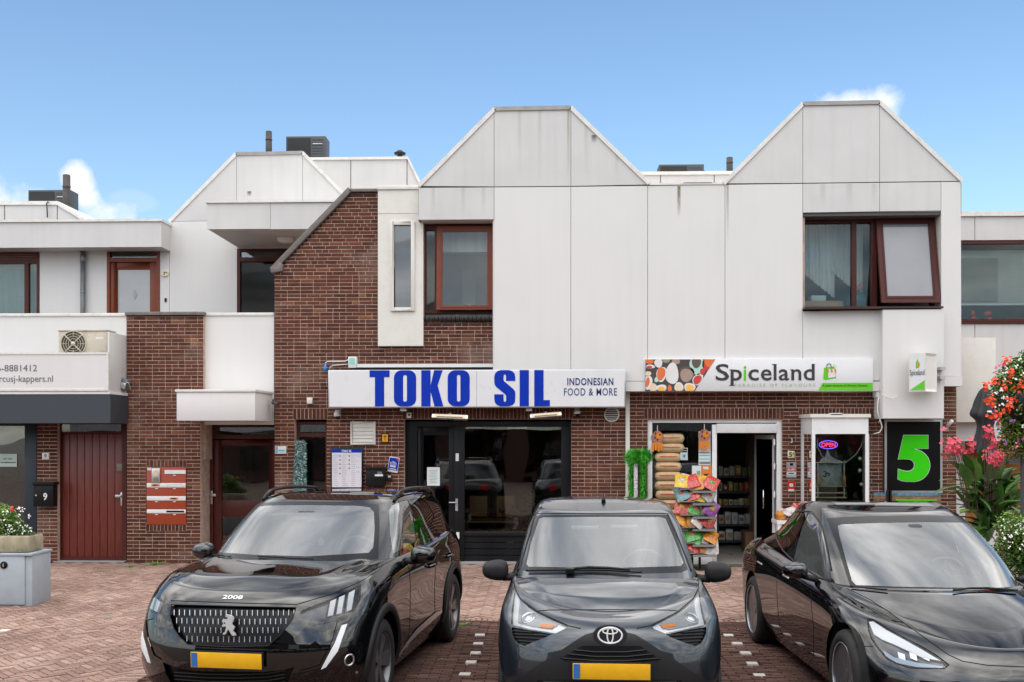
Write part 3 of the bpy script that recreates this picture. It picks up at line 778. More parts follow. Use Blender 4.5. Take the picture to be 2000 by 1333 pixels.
 # white downpipe at the party wall
 part_box('corner_post', root, 1222, 1230, 766, 1103, YB - .04, .06, MCREAM)
 return root

def roof_prism(root, px, Y=None, back=7.0, trim=0.06, m_t=None, name='roof'):
 """sloped roof running back from the front panels, with its white edge trim"""
 Y = YW if Y is None else Y
 pts = [W(x, y, Y) for x, y in px]
 r = MB(); n = len(pts)
 base = [(pts[0][0], pts[0][1] - .5)] + pts + [(pts[-1][0], pts[-1][1] - .5)]
 r.prism([(x, z - 0.03) for x, z in base], Y + 0.028, Y + back)
 r.build(name, MROOF, root)
 for i in range(n-1):
  a, b = Vector(pts[i]), Vector(pts[i+1]); d = (b - a).normalized(); nn = Vector((-d.y, d.x))
  if nn.y < 0: nn = -nn
  t = MB(); ex = d*0.0
  a1, b1 = a - nn*0.035, b - nn*0.035; a2, b2 = a + nn*0.028, b + nn*0.028
  if 0 < i: a2 = a2 ; 
  t.prism([(a1.x, a1.y), (b1.x, b1.y), (b2.x, b2.y), (a2.x, a2.y)], Y - 0.022, Y + back)
  t.build('roof_edge_trim', m_t or (MTRIM if abs(d.y) > .2 else MSTONE2), root)
MSTONE2 = mat('grey_edge_profile', (0.33, 0.32, 0.31), 0.6, vary=0.15, scale=6)
toko = build_toko()

# ================================================================== SPICELAND building
def build_spice():
 root = empty('shop_building', (X_(1550), YB, 0), 'white panelled house with the second gable above the spice shop and its open door', 'building')
 B = Bricks(root, 7)
 xa, xb = X_(1230), X_(1725)
 zl = round(Z_(819)/CH)*CH; zs = round(Z_(798)/CH)*CH
 sf0, sf1 = X_(1265), X_(1528); bw0, bw1 = X_(1566), X_(1690)
 zb = Z_(838)
 def sp(z):
  s = [(xa, xb)]
  if z < zl: s = minus(s, sf0, sf1)
  elif z < zs: s = minus(s, X_(1258), X_(1531)); s = minus(s, X_(1560), X_(1706))
  if z < zb: s = minus(s, bw0, bw1)
  return s
 B.wall(sp, 0, Z_(752), YB)
 B.soldier(X_(1258), X_(1531), zl, zs, YB); B.soldier(X_(1560), X_(1706), zl, zs, YB)
 xp0, xp1 = X_(1838), X_(1868)
 B.wall(lambda z: [(xp0, xp1)], 0, Z_(745), YB)
 B.finish()
 m = MB(); yb = YB + .12
 m.box(xa, sf0, yb, 24, 0, Z_(765)); m.box(sf1, bw0, yb, 20, 0, Z_(765)); m.box(bw1, xp1, yb, 20, 0, Z_(765))
 m.box(X_(1268), xp1, YW + .3, 24, Z_(765) + .05, Z_(606))
 m.box(X_(1268), X_(1565), YW + .06, 24, Z_(606), W(1400, 358, YW)[1])
 m.box(X_(1845), W(1874, 0, YW)[0], YW + .06, 24, Z_(606), W(1850, 352, YW)[1])
 m.box(X_(1565), X_(1845), YW + .5, 24, Z_(412), W(1700, 352, YW)[1])
 m.build('inner_wall', MMORTAR, root)
 P = lambda pts, **k: panel(root, pts, k.pop('Y', YW), **k)
 P([(1416, 359), (1568, 207), (1568, 358)], m=MWHITE2)
 P([(1568, 207), (1718, 204), (1718, 356), (1568, 358)], m=MWHITE2)
 P([(1718, 204), (1876, 354), (1718, 356)], m=MWHITE2)
 P([(1265, 363), (1416, 361), (1416, 745), (1265, 745)])
 P([(1416, 361), (1568, 359), (1568, 745), (1416, 745)])
 P([(1568, 359), (1718, 357), (1718, 413.5), (1568, 416)], m=MWHITE2)
 P([(1718, 357), (1838, 355.5), (1838, 412), (1718, 413.5)], m=MWHITE2)
 P([(1838, 355.5), (1877, 355), (1878, 735), (1838, 735)])
 P([(1265, 745), (1725, 745), (1725, 764), (1265, 765)])
 YP = YW - .14
 P([(1568, 608), (1724, 606), (1724, 744), (1568, 745)])
 P([(1724, 605), (1844, 604), (1844, 818), (1724, 818)], Y=YP)
 P([(1844, 735), (1880, 735), (1880, 755), (1844, 755)], Y=YW - .02)
 a, b = W(1724, 818, YP), W(1844, 605, YP)
 mb = MB(); mb.box(a[0], b[0], YP + .024, YB - .01, a[1], a[1] + .03); mb.box(a[0], a[0] + .02, YP + .024, YW + .3, a[1] + .03, b[1]); mb.box(b[0] - .02, b[0], YP + .024, YW + .3, a[1] + .03, b[1])
 mb.box(a[0] + .02, b[0] - .02, YP + .024, YW + .3, b[1] - .03, b[1]); mb.build('panel_return', MWHITE, root)
 mb = MB(); a = W(1250, 765, YW); b = W(1724, 765, YW); mb.box(a[0], b[0], YW + .024, YB + .12, a[1] + .001, a[1] + .03); mb.build('panel_soffit', MWHITE, root)
 mb = MB(); a = W(1844, 755, YW); b = W(1879, 755, YW); mb.box(a[0], b[0], YW + .01, YB + .12, a[1], a[1] + .03); mb.build('panel_soffit', MWHITE, root)
 # strip under the gable valley
 a, b = W(1268, 362, YW), W(1416, 357, YW); MB().box(a[0], b[0], YW - .012, YW + .5, a[1], a[1] + .028).build('parapet_trim', MTRIM, root)
 MB().box(X_(1330), X_(1385), YW - .02, YW + .1, a[1] + .028, a[1] + .034).build('parapet_mark', MSTONE, root)
 roof_prism(root, [(1413, 359), (1568, 203), (1718, 200), (1879, 353)])
 # rust streak from the parapet
 # volume behind the valley
 yv = 19.0; a, b = W(1240, 357, yv), W(1445, 335, yv)
 mb = MB().box(a[0], b[0], yv, 24, 5.5, b[1] - .06); mb.build('rear_parapet', MWHITE2, root)
 MB().box(a[0], b[0], yv - .03, 24, b[1] - .06, b[1]).build('rear_parapet_trim', MTRIM, root)
 for px in (1290, 1395):
  x = W(px, 0, yv)[0]; MB().box(x - .008, x + .008, yv - .004, yv, 5.6, b[1] - .06).build('panel_joint', MSTONE, root)
 # big upper window
 yw = YB + .03; z0, z1 = W(1700, 606, yw)[1], W(1700, 423, yw)[1]
 x0, x1 = W(1567, 0, YW)[0] + .0, W(1824, 0, yw)[0]
 fr = MB(); xm = [W(p, 0, yw)[0] for p in (1664, 1673, 1702, 1713)]
 fr.plate_frame(x0, x1 + .02, z0, z1, .06, yw, yw + .1, wt=.09)
 fr.box(xm[0], xm[1], yw + .001, yw + .09, z0 + .06, z1 - .09); fr.box(xm[2], xm[3], yw + .001, yw + .09, z0 + .06, z1 - .09)
 fo = fr.build('window', MREDD, root)
 for a_, b_ in ((x0 + .06, xm[0]), (xm[1], xm[2])): p = pane(root, a_, b_, z0 + .06, z1 - .09, yw + .05); p.parent = fo
 # open top-hung sash, swung out about 9 degrees
 sx0, sx1 = W(1709, 0, yw)[0], W(1822, 0, yw)[0]; sz0, sz1 = z0 + .06, z1 - .01; ang = radians(11)
 sash = MB().plate_frame(sx0, sx1, sz0, sz1, .10, -.055, 0, wb=.11, wt=.12); sash.plate_frame(sx0 + .07, sx1 - .07, sz0 + .08, sz1 - .09, .012, -.066, -.055)
 def tilt(mb):
  mb.v = [(x, yw + y*cos(ang) - (sz1 - z)*sin(ang), sz1 - (sz1 - z)*cos(ang) + y*sin(ang)) for x, y, z in mb.v]; return mb
 so = tilt(sash).build('open_sash', MREDD, root); p = tilt(MB().box(sx0 + .10, sx1 - .10, -.03, -.024, sz0 + .11, sz1 - .12)).build('pane', MREFLECT, root); p.parent = so
 MB().box(x1 + .02, W(1838, 0, YW)[0] + .01, YW + .024, yw + .1, z0, W(1800, 412, YW)[1]).build('window_reveal', MCREAM, root)
 MB().box(x0, x1 + .04, YW + .024, yw + .1, W(1700, 414, YW)[1], W(1700, 414, YW)[1] + .03).build('window_soffit', MWHITE2, root)
 MB().box(x0, W(1842, 0, YP)[0], YP - .02, yw, z0 - .03, z0 - .001).build('window_sill', MBROWN, root)
 room(root, x0, x1, yw + .11, yw + 3.2, z0 - .02, z1, MROOM)
 # curtain folds and things on the inner sill
 cu = MB(); n = 60; cx0, cx1 = x0 + .08, xm[0] - .35
 for (ca, cb) in ((cx0, cx0 + .62), (xm[0] - .28, xm[2] - .02)):
  vs = []; m_ = 40
  for i in range(m_ + 1):
   x = ca + (cb - ca)*i/m_; y = yw + .4 + .03*sin(i*1.7) + .015*sin(i*.7)
   vs += [(x, y, z0 + .25 + .5*(1 - i/m_)), (x, y, z1)]
  cu.add(vs, [(2*i, 2*i+2, 2*i+3, 2*i+1) for i in range(m_)])
 cu.build('net_curtain', MCURT, root, smooth=True)
 MB().box(x0 + .12, xm[0] - .05, yw + .3, yw + .62, z0 + .02, z0 + .19).build('drawer_box', MWOOD, root, bevel=.01)
 MB().box(x0 + .3, x0 + .54, yw + .3, yw + .5, z0 + .19, z0 + .28).build('carton', MPAPER, root, bevel=.005)
 s = MB(); s.lathe([(0, -.16), (.09, -.13), (.15, -.05), (.16, .02), (.12, .11), (.05, .155), (0, .16)], None, 20, (xm[2] - .13, yw + .38, z0 + .2)); s.build('teal_ball', mat('teal', (.02, .22, .25), .4), root, smooth=True)
 MB().obox((xm[2] - .15, yw + .28, z0 + .38), .11, .02, .035, Matrix.Rotation(-.7, 3, 'Y')).build('pink_shoe', mat('salmon', (.7, .25, .2), .6), root, bevel=.01)
 # ---------------- shop front
 yf = YB + .06; zt = Z_(819)
 X = lambda p: W(p, 0, yf)[0]; Z = lambda p: W(1400, p, yf)[1]
 fr = MB()
 fr.box(X(1265), X(1274), yf, yf + .1, 0, zt); fr.box(X(1391), X(1400), yf, yf + .1, 0, zt - .09); fr.box(X(1517), X(1527), yf, yf + .1, 0, zt)
 fr.box(X(1274), X(1517), yf + .001, yf + .1, zt - .06, zt)
 fr.box(X(1400), X(1517), yf - .03, yf + .1, Z(846), zt - .075)
 fr.box(X(1274), X(1391), yf + .002, yf + .1, 0.0, .12)
 fo = fr.build('shop_front_frame', MPVC, root, bevel=.003)
 p = pane(root, X(1274), X(1391), .12, zt - .06, yf + .05); p.parent = fo
 # open door leaf turned inward
 dl = MB(); xh = X(1515); w = .78; ang = radians(78)
 def leaf(mb):
  mb.v = [(xh + x*cos(ang), yf + .1 - x*sin(ang)*-1 + y*cos(ang), z) for x, y, z in mb.v]; return mb
 d = MB().plate_frame(-w, 0, .03, Z(850), .07, -.02, .02); d.v = [(xh + x*cos(ang) , yf + .12 - x*sin(ang) + y, z) for x, y, z in d.v]
 do = d.build('open_door', MPVC, root)
 g = MB().box(-w + .07, -.07, -.003, .003, .1, Z(850) - .07); g.v = [(xh + x*cos(ang), yf + .12 - x*sin(ang) + y, z) for x, y, z in g.v]
 p = g.build('pane', MGLASS, root); p.parent = do
 k = MB().tube([(X(1497), yf + .3, .9), (X(1497), yf + .24, .9), (X(1497), yf + .24, 1.2), (X(1497), yf + .3, 1.2)], .012).build('door_handle', MCHROME, root, smooth=True); k.parent = do
 for p_, q_ in ((1511, 858), (1511, 905), (1511, 960)):
  bxp(MB(), p_, p_ + 3, q_, q_ + 12, yf - .01, .02).build('hinge', MPVC, root)
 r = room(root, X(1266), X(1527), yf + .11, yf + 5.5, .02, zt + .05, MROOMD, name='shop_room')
 fl = MB().box(X(1400), X(1520), YB - .02, yf + 3, .021, .03).build('shop_floor', mat('shop_floor_tile', (.35, .32, .29), .3), root)
 MB().box(X(1396), X(1520), YB - .22, YB + .05, 0.0, .022).build('door_mat', mat('green_mat', (.10, .11, .06), .95, bump=.5), root)
 # ---------------- bay display window
 zc0, zc1 = .75, Z_(846)
 yg = YB - .55
 fx0, fx1, bx0, bx1 = W(1586, 0, yg)[0], W(1696, 0, yg)[0], X_(1564), X_(1690)
 fz1 = W(1640, 848, yg)[1]
 fr = MB()
 for (x, y) in ((fx0, yg), (fx1 - .045, yg), (bx0, YB - .05), (bx1 - .0, YB - .05)): fr.box(x, x + .05, y, y + .05, .3, fz1)
 fr.box(fx0 + .05, fx1 - .045, yg, yg + .04, .3, .36)
 fo = fr.build('bay_window_frame', MPVC, root)
 p = pane(root, fx0 + .05, fx1 - .045, .36, fz1, yg + .02); p.parent = fo
 s = MB().add([(fx0 + .01, yg + .05, .36), (bx0 + .02, YB - .05, .36), (bx0 + .02, YB - .05, fz1), (fx0 + .01, yg + .05, fz1)], [(0, 1, 2, 3)]).build('pane', MGLASS, root); s.parent = fo
 s = MB().add([(fx1, yg + .05, .36), (bx1 + .02, YB - .05, .36), (bx1 + .02, YB - .05, fz1), (fx1, yg + .05, fz1)], [(0, 1, 2, 3)]).build('pane', MGLASS, root); s.parent = fo
 base = MB()
 def trap(z0, z1, e): 
  return [(fx0 - e, yg - e), (fx1 + e, yg - e), (bx1 + .05 + e, YB - .004), (bx0 - e, YB - .004)]
 def slab(mb, z0, z1, e):
  t = trap(z0, z1, e); mb.add([(x, y, z0) for x, y in t] + [(x, y, z1) for x, y in t], [(3,2,1,0),(4,5,6,7),(0,1,5,4),(1,2,6,5),(2,3,7,6),(3,0,4,7)])
 slab(base, 0.0, .30, -.02); base.build('bay_base', MPVC, root)
 cn = MB(); slab(cn, fz1, W(1640, 816, yg)[1], .0); cn.build('bay_canopy', MPVC, root)
 cn = MB(); slab(cn, W(1640, 816, yg)[1] + .001, W(1640, 809, yg)[1], .03); cn.build('bay_canopy_cap', MCREAM, root)
 bxp(MB(), 1623, 1645, 807, 811, yg - .03, .1).build('canopy_lip', MPVC, root)
 room(root, bx0 + .02, bx1, YB + .13, YB + 1.6, .3, Z_(838) - .02, mat('warm_room', (.34, .26, .23), .8), name='display_room')
 # ---------------- recess behind panel with number 5
 part_box('inner_glazing', root, 1725, 1840, 962, 1103, YB + .06, .02, MGLASSD)
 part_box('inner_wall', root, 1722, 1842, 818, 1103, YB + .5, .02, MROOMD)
 return root
spice = build_spice()

# ================================================================== left house
def build_left():
 root = empty('shop_building', (X_(250), YB, 0), 'left house with brick pillar, roof terrace, red front doors and dark fascia of the hairdresser', 'building')
 B = Bricks(root, 9)
 x0, x1 = X_(247.5), X_(397); xd = X_(391); zt = Z_(617)
 mbx0, mbx1, mbz0, mbz1 = X_(286), X_(363), Z_(1025), Z_(913)
 slz = round(Z_(899)/CH)*CH; slb = slz - 2*CH; bb = round(Z_(1026)/CH)*CH; 
 def sp(z):
  s = [(x0, x1 if z > Z_(827) else xd)]
  if Z_(1025) - .02 < z < slz: s = minus(s, X_(285), X_(364))
  if Z_(1025) - .125 < z < Z_(1025): s = minus(s, X_(285), X_(364))
  return s
 B.wall(sp, 0, zt, YB)
 B.soldier(X_(285), X_(364), slz - .115, slz, YB); B.soldier(X_(285), X_(364), Z_(1025) - .125, Z_(1025) - .004, YB - .012)
 # brick strip left of the red door
 ys = YB + .05
 xs0, xs1 = W(72, 0, ys)[0], W(112, 0, ys)[0]
 B.wall(lambda z: [(xs0, xs1)], 0, Z_(826), ys)
 B.finish()
 m = MB(); yb = YB + .12
 m.box(x0, x1, yb, YB + .55, slz, zt); m.box(x0, xd, yb, YB + .55, 0, slz)
 m.box(xs0, xs1, ys + .11, YB + .6, 0, Z_(826)); m.build('inner_wall', MMORTAR, root)
 MB().box(x1 - .012, x1 - .002, YB + .012, YB + .55, Z_(765), zt).build('pillar_side', MMORTAR, root)
 a, b = W(245.5, 616.5, YB), W(399.5, 609.5, YB)
 MB().box(a[0], b[0], YB - .04, YB + .6, a[1], b[1]).build('pillar_coping', MSTONE, root, bevel=.006)
 # terrace parapets
 def parapet(px0, px1, pyt, pyb, Y, ti=True):
  a, b = W(px0, pyb, Y), W(px1, pyt, Y)
  MB().box(a[0], b[0], Y, Y + .16, a[1], b[1] - .05).build('terrace_parapet', MWHITE, root)
  MB().box(a[0], b[0], Y - .02, Y + .20, b[1] - .05, b[1]).build('parapet_coping', MTRIM, root, bevel=.004)
 parapet(-260, 247, 612, 800, YB + .02); parapet(397.5, 535, 611, 830, YB + .10)
 MB().box(W(-300, 0, YB)[0], X_(534), YB + .30, 19.15, 2.95, 3.05).build('terrace_floor', MROOF, root)
 # upper wall set back, plane 19.15
 YU = 19.15; xl = W(-300, 0, YU)[0]
 U = lambda p: W(p, 0, YU)[0]; ZU = lambda p, q=300: W(q, p, YU)[1]
 zr = ZU(431, 330)
 P = lambda pts, **k: panel(root, pts, k.pop('Y', YU), **k)
 P([(333, 433), (462, 303), (462, 431), (333, 433)][:3] , m=MWHITE2)
 P([(462, 303), (591, 301), (591, 431), (462, 431)], m=MWHITE2)
 P([(591, 301), (722, 431), (591, 431)], m=MWHITE2)
 P([(331, 433), (463, 431), (463, 625), (331, 625)])
 P([(312, 486), (331, 486), (331, 625), (312, 625)])
 P([(77, 487), (210, 487), (210, 625), (77, 625)])
 P([(463, 431), (700, 431), (700, 487), (463, 487)])
 P([(590, 487), (700, 487), (700, 625), (590, 625)])
 roof_prism(root, [(331, 433), (461, 301), (591, 298.5), (722, 430)], Y=YU, back=6)
 m = MB(); m.box(U(331), U(463), YU + .03, YU + .2, 3.05, zr); m.box(U(463), U(700), YU + .03, YU + .2, ZU(487), zr); m.box(U(590), U(700), YU + .03, YU + .2, 3.05, ZU(487))
 m.box(U(-300), U(331), YU + .03, YU + .2, ZU(487), ZU(440)); m.box(U(77), U(210), YU + .03, YU + .2, 3.05, ZU(487)); m.box(U(312), U(331), YU + .03, YU + .2, 3.05, ZU(487))
 m.build('inner_wall', MMORTAR, root)
 # overhanging box above the dark door
 YO = 17.4; a, b = W(404, 448, YO), W(680, 393, YO)
 for p0, p1 in ((404, 528), (528, 680)):
  c, d = W(p0, 448, YO), W(p1, 396, YO); MB().box(c[0] + .003, d[0] - .003, YO, YO + .024, c[1], d[1]).build('cladding_panel', MWHITE2, root)
 MB().box(a[0] + .01, b[0] - .01, YO + .026, YU, a[1] + .004, b[1] - .02).build('overhang_box', MWHITE2, root)
 MB().box(a[0] - .02, b[0], YO - .03, YU, b[1] - .02, b[1] + .015).build('overhang_trim', MTRIM, root)
 l = MB(); c = W(563, 466, 18.4); l.lathe([(0, -.05), (.09, -.045), (.14, -.015), (.15, .02), (.15, .05), (0, .05)], None, 28, (c[0], 18.2, a[1] - .046)); l.build('ceiling_lamp', MPVC, root, smooth=True)
 # low left roof with fascia
 YF = 18.68; a, b = W(-300, 486, YF), W(315, 433, YF)
 MB().box(a[0], b[0], YF, YU + .5, a[1], b[1]).build('roof_fascia', MWHITE2, root)
 MB().box(a[0], b[0] + .02, YF - .03, YU + .5, b[1] + .001, b[1] + .045).build('fascia_trim', MTRIM, root)
 xw = U(331)
 MB().box(b[0] + .001, xw, YF + .02, YU, a[1], b[1]).build('fascia_return', MWHITE2, root) if False else None
 # rear roof block on the left
 YR = 20.4; p = [W(-200, 432, YR), W(-200, 401, YR), W(112, 401, YR), W(163, 432, YR)]
 mb = MB().prism(p, YR, 24); mb.build('rear_roof_block', MWHITE2, root)
 mb = MB(); t = .075
 mb.prism([p[1], p[2], (p[2][0] + .02, p[2][1] + t), (p[1][0], p[1][1] + t)], YR - .03, 24); mb.prism([p[2], p[3], (p[3][0] + .09, p[3][1]), (p[2][0] + .021, p[2][1] + t)], YR - .03, 24); mb.build('rear_roof_trim', MTRIM, root)
 for px in (9, 112): x = W(px, 0, YR)[0]; MB().box(x - .008, x + .008, YR - .006, YR, p[0][1], p[1][1]).build('panel_joint', MSTONE, root)
 # rear block between the gables
 YR2 = 19.5; q = [W(560, 400, YR2), W(560, 314, YR2), W(796, 312, YR2), W(826, 376, YR2), W(826, 400, YR2)]
 mb = MB().prism(q, YR2, 24); mb.build('rear_roof_block', MWHITE2, root)
 mb = MB(); mb.prism([q[1], q[2], (q[2][0] + .01, q[2][1] + .05), (q[1][0], q[1][1] + .05)], YR2 - .03, 24)
 mb.prism([q[2], q[3], (q[3][0] + .06, q[3][1] + .01), (q[2][0] + .011, q[2][1] + .05)], YR2 - .03, 24); mb.build('rear_roof_trim', MTRIM, root)
 for px in (685, 795): x = W(px, 0, YR2)[0]; MB().box(x - .007, x + .007, YR2 - .006, YR2, q[0][1], q[1][1] - .01).build('panel_joint', MSTONE, root)
 # windows of the set back wall
 z0, z1 = 3.06, ZU(487)
 fr = MB(); xa, xb = U(-120), U(77); fr.plate_frame(xa, xb, z0, z1, .05, YU - .01, YU + .07)
 fr.box(xa + .05, xb - .05, YU - .008, YU + .07, ZU(514), ZU(507)); fr.box(U(48), U(56), YU - .009, YU + .068, z0 + .05, ZU(514))
 fo = fr.build('window', MREDD, root)
 for i in range(4):
  zz = ZU(493 + i*3.6); q_ = MB().box(xa + .05, xb - .05, YU + .01, YU + .03, zz - .022, zz - .004).build('vent_slat', MRED, root); q_.parent = fo
 for c, d in ((xa + .05, U(48)), (U(56), xb - .05)): p_ = pane(root, c, d, z0 + .05, ZU(514), YU + .03); p_.parent = fo
 rm = mat('pale_curtain', (.46, .50, .49), .9, grain=(9, 9, .5), vary=.1)  # even pale grey-green cloth colour
 MB().box(xa, xb, YU + .2, YU + .22, z0, z1).build('curtain', rm, root)
 fr = MB(); xa, xb = U(209.5), U(312); fr.plate_frame(xa, xb, z0 - .04, z1, .055, YU - .02, YU + .08); fr.box(xa + .055, xb - .055, YU - .019, YU + .079, ZU(512), ZU(504))
 fo = fr.build('door_frame', MRED, root); p_ = pane(root, xa + .055, xb - .055, ZU(504), z1 - .055, YU + .03); p_.parent = fo
 dr = MB().plate_frame(xa + .06, xb - .06, z0 - .03, ZU(513), .13, YU + .005, YU + .05); do = dr.build('upper_door', MRED, root, bevel=.004)
 p_ = pane(root, xa + .19, xb - .19, z0 + .1, ZU(513) - .13, YU + .03, mat('door_frost', (.36, .37, .38), .15, coat=.8, rvary=0)); p_.parent = do
 c = W(262.5, 576, YU); dm = MB().prism([(c[0] - .045, c[1]), (c[0], c[1] - .09), (c[0] + .045, c[1]), (c[0], c[1] + .09)], YU + .022, YU + .028).build('diamond_motif', MGREY, root); dm.parent = do
 MB().box(U(-100), U(330), YU + .3, YU + .32, 3.0, z1).build('inner_screen', MROOM, root)
 # dark door in the corner
 fr = MB(); xa, xb = U(463), U(590); fr.plate_frame(xa, xb, z0 - .04, z1, .055, YU - .0, YU + .1); fr.box(xa + .055, xb - .055, YU + .001, YU + .099, ZU(512), ZU(504))
 fo = fr.build('door_frame', MREDD, root); p_ = pane(root, xa + .055, xb - .055, ZU(504), z1 - .055, YU + .05, MGLASSD); p_.parent = fo
 p_ = pane(root, xa + .055, xb - .055, z0, ZU(512), YU + .05, glass_mat('shaded_glass', tint=(.5, .5, .5), ior=1.3)); p_.parent = fo  # dark tint puts the shade below the overhang into this pane
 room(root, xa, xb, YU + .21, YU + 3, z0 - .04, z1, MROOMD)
 # downpipe
 d = MB(); c = U(165); d.tube([(c, YU - .07, 3.05), (c, YU - .07, z1)], .045, 16); d.build('downpipe', MZINC, root, smooth=True)
 d = MB(); d.tube([(c, YU - .07, ZU(573)), (c, YU - .07, ZU(571))], .052, 16); d.tube([(c, YU - .07, ZU(513)), (c, YU - .07, ZU(500))], .053, 16); d.build('pipe_collar', MGREY, root, smooth=True)
 # ---------------- fascia box of the hairdresser, front at YA
 YA = YB/1.043; a = lambda p, q: W(p, q, YA)
 x1_, zb_ = a(215, 771); xL = W(-300, 0, YA)[0]
 MB().box(X_(-300), a(212, 0)[0], YA, YA + .02, a(0, 765)[1], a(0, 692)[1]).build('box_front', MWHITE, root)
 zt_ = a(200, 648)[1]
 MB().box(a(212, 0)[0] - .03, a(212, 0)[0], YA + .03, YB + .019, a(0, 770)[1] + .01, zt_).build('box_side', MWHITE2, root, bevel=.004)
 MB().box(xL, x1_, YA - .02, YB + .0, a(0, 770.5)[1], a(0, 765)[1]).build('box_base_profile', MPVC, root)
 MB().box(xL, x1_ + .012, YA - .015, YB + .02, a(0, 827)[1], a(0, 771.5)[1]).build('dark_fascia', MAWN, root)
 # ---------------- ground floor left
 yd = YB + .16
 X = lambda p: W(p, 0, yd)[0]; Z = lambda p: W(200, p, yd)[1]; zt2 = Z(826)
 fr = MB().plate_frame(X(112), X(247.5), 0.02, zt2, .07, yd - .02, yd + .1, wb=.05, wt=.17)
 fo = fr.build('door_frame', MREDD, root)
 n = 8; xa, xb = X(112) + .07, X(247) - .075; w = (xb - xa)/n
 do = MB().box(xa, xb, yd + .05, yd + .09, .06, zt2 - .17).build('red_door', MREDD, root)
 for i in range(n):
  q_ = MB().box(xa + i*w + .004, xa + (i+1)*w - .004, yd + .02, yd + .05, .07, zt2 - .18).build('door_board', mat('red_door_wood', (.145, .028, .020), .38, vary=.22, scale=5, grain=(14, 14, .8), bump=.08), root, bevel=.005); q_.parent = do
 h = MB(); hx, hz = W(238, 975, yd + .02); h.box(hx - .018, hx + .018, yd + .005, yd + .02, hz - .11, hz + .11); h.box(hx - .09, hx + .01, yd - .04, yd - .02, hz + .03, hz + .07); h.tube([(hx, yd, hz + .05), (hx, yd - .04, hz + .05)], .01)
 h = h.build('door_handle', MALU, root, bevel=.003); h.parent = do
 p_ = pane(root, X(112) + .08, X(247) - .08, zt2 - .15, zt2 - .02, yd - .022, MGLASSD); p_.parent = fo
 MB().box(X(112), X(250), YB, YB + .5, 0, .018).build('door_step', mat('grey_step', (.3, .29, .28), .9), root)
 # mirrored shop writing seen in the transom glass
 # navy shop front
 yn = YB + .1; X2 = lambda p: W(p, 0, yn)[0]
 fr = MB(); fr.box(X2(48), X2(71.5), yn, yn + .08, 0, Z_(826)); fr.box(X2(-300), X2(48), yn + .001, yn + .08, 0, .2); fr.box(X2(-300), X2(48), yn + .001, yn + .08, Z_(832), Z_(826)); fo = fr.build('shop_window', MNAVY, root, bevel=.004)
 p_ = pane(root, X2(-300), X2(48), .2, Z_(832), yn + .04, MGLASSD); p_.parent = fo
 room(root, X2(-300), X2(70), yn + .09, yn + 3, .05, Z_(826), MROOMD)
 # ---------------- door under the canopy
 yd = YB + .45; X = lambda p: W(p, 0, yd)[0]; Z = lambda p: W(450, p, yd)[1]; zt3 = Z(828)
 xa, xb = X_(391) + .01, X_(534)
 fr = MB().plate_frame(xa, xb, .02, zt3, .06, yd, yd + .09); fr.box(xa + .06, xb - .06, yd + .001, yd + .089, Z(858), Z(850)); fo = fr.build('door_frame', MREDD, root)
 p_ = pane(root, xa + .06, xb - .06, Z(850), zt3 - .06, yd + .04, MGLASSD); p_.parent = fo
 dr = MB(); da, db = xa + .07, xb - .07; dr.plate_frame(da, db, .04, Z(860), .13, yd + .01, yd + .06, wb=.25, wt=.09); dr.box(da + .13, db - .13, yd + .012, yd + .058, Z(1010), Z(978))
 do = dr.build('front_door', MREDD, root, bevel=.004)
 p_ = pane(root, da + .13, db - .13, Z(978), Z(860) - .09, yd + .03, MGLASSD); p_.parent = do
 p_ = pane(root, da + .13, db - .13, .29, Z(1010), yd + .03, MGLASSD); p_.parent = do
 hx = W(413, 0, yd)[0]; hz = Z(972)
 h = MB().box(hx - .018, hx + .018, yd - .004, yd + .01, hz - .11, hz + .11); h.box(hx - .01, hx + .09, yd - .06, yd - .04, hz + .02, hz + .06); h.tube([(hx, yd, hz + .04), (hx, yd - .05, hz + .04)], .01)
 h = h.build('door_handle', MALU, root, bevel=.003); h.parent = do
 room(root, xa, xb, yd + .1, yd + 2.5, .02, zt3, MROOMD)
 m = MB(); m.box(xa - .02, xa - .001, YB + .02, yd, 0, Z_(765)); m.build('recess_side', MMORTAR, root)
 m = MB(); m.box(xa, xb, YB + .26, yd + .1, Z_(826), Z_(820)); m.build('recess_soffit', MWHITE2, root)
 # canopy
 YC = YB/1.066; a, b = W(345, 822, YC), W(498, 766, YC)
 MB().box(a[0], b[0], YC, YB - .012, a[1], b[1]).build('door_canopy', MWHITE, root, bevel=.004)
 MB().box(a[0] - .02, b[0] + .02, YC - .02, YB - .012, b[1] + .001, b[1] + .04).build('canopy_edge', MTRIM, root, bevel=.004)
 return root
left = build_left()

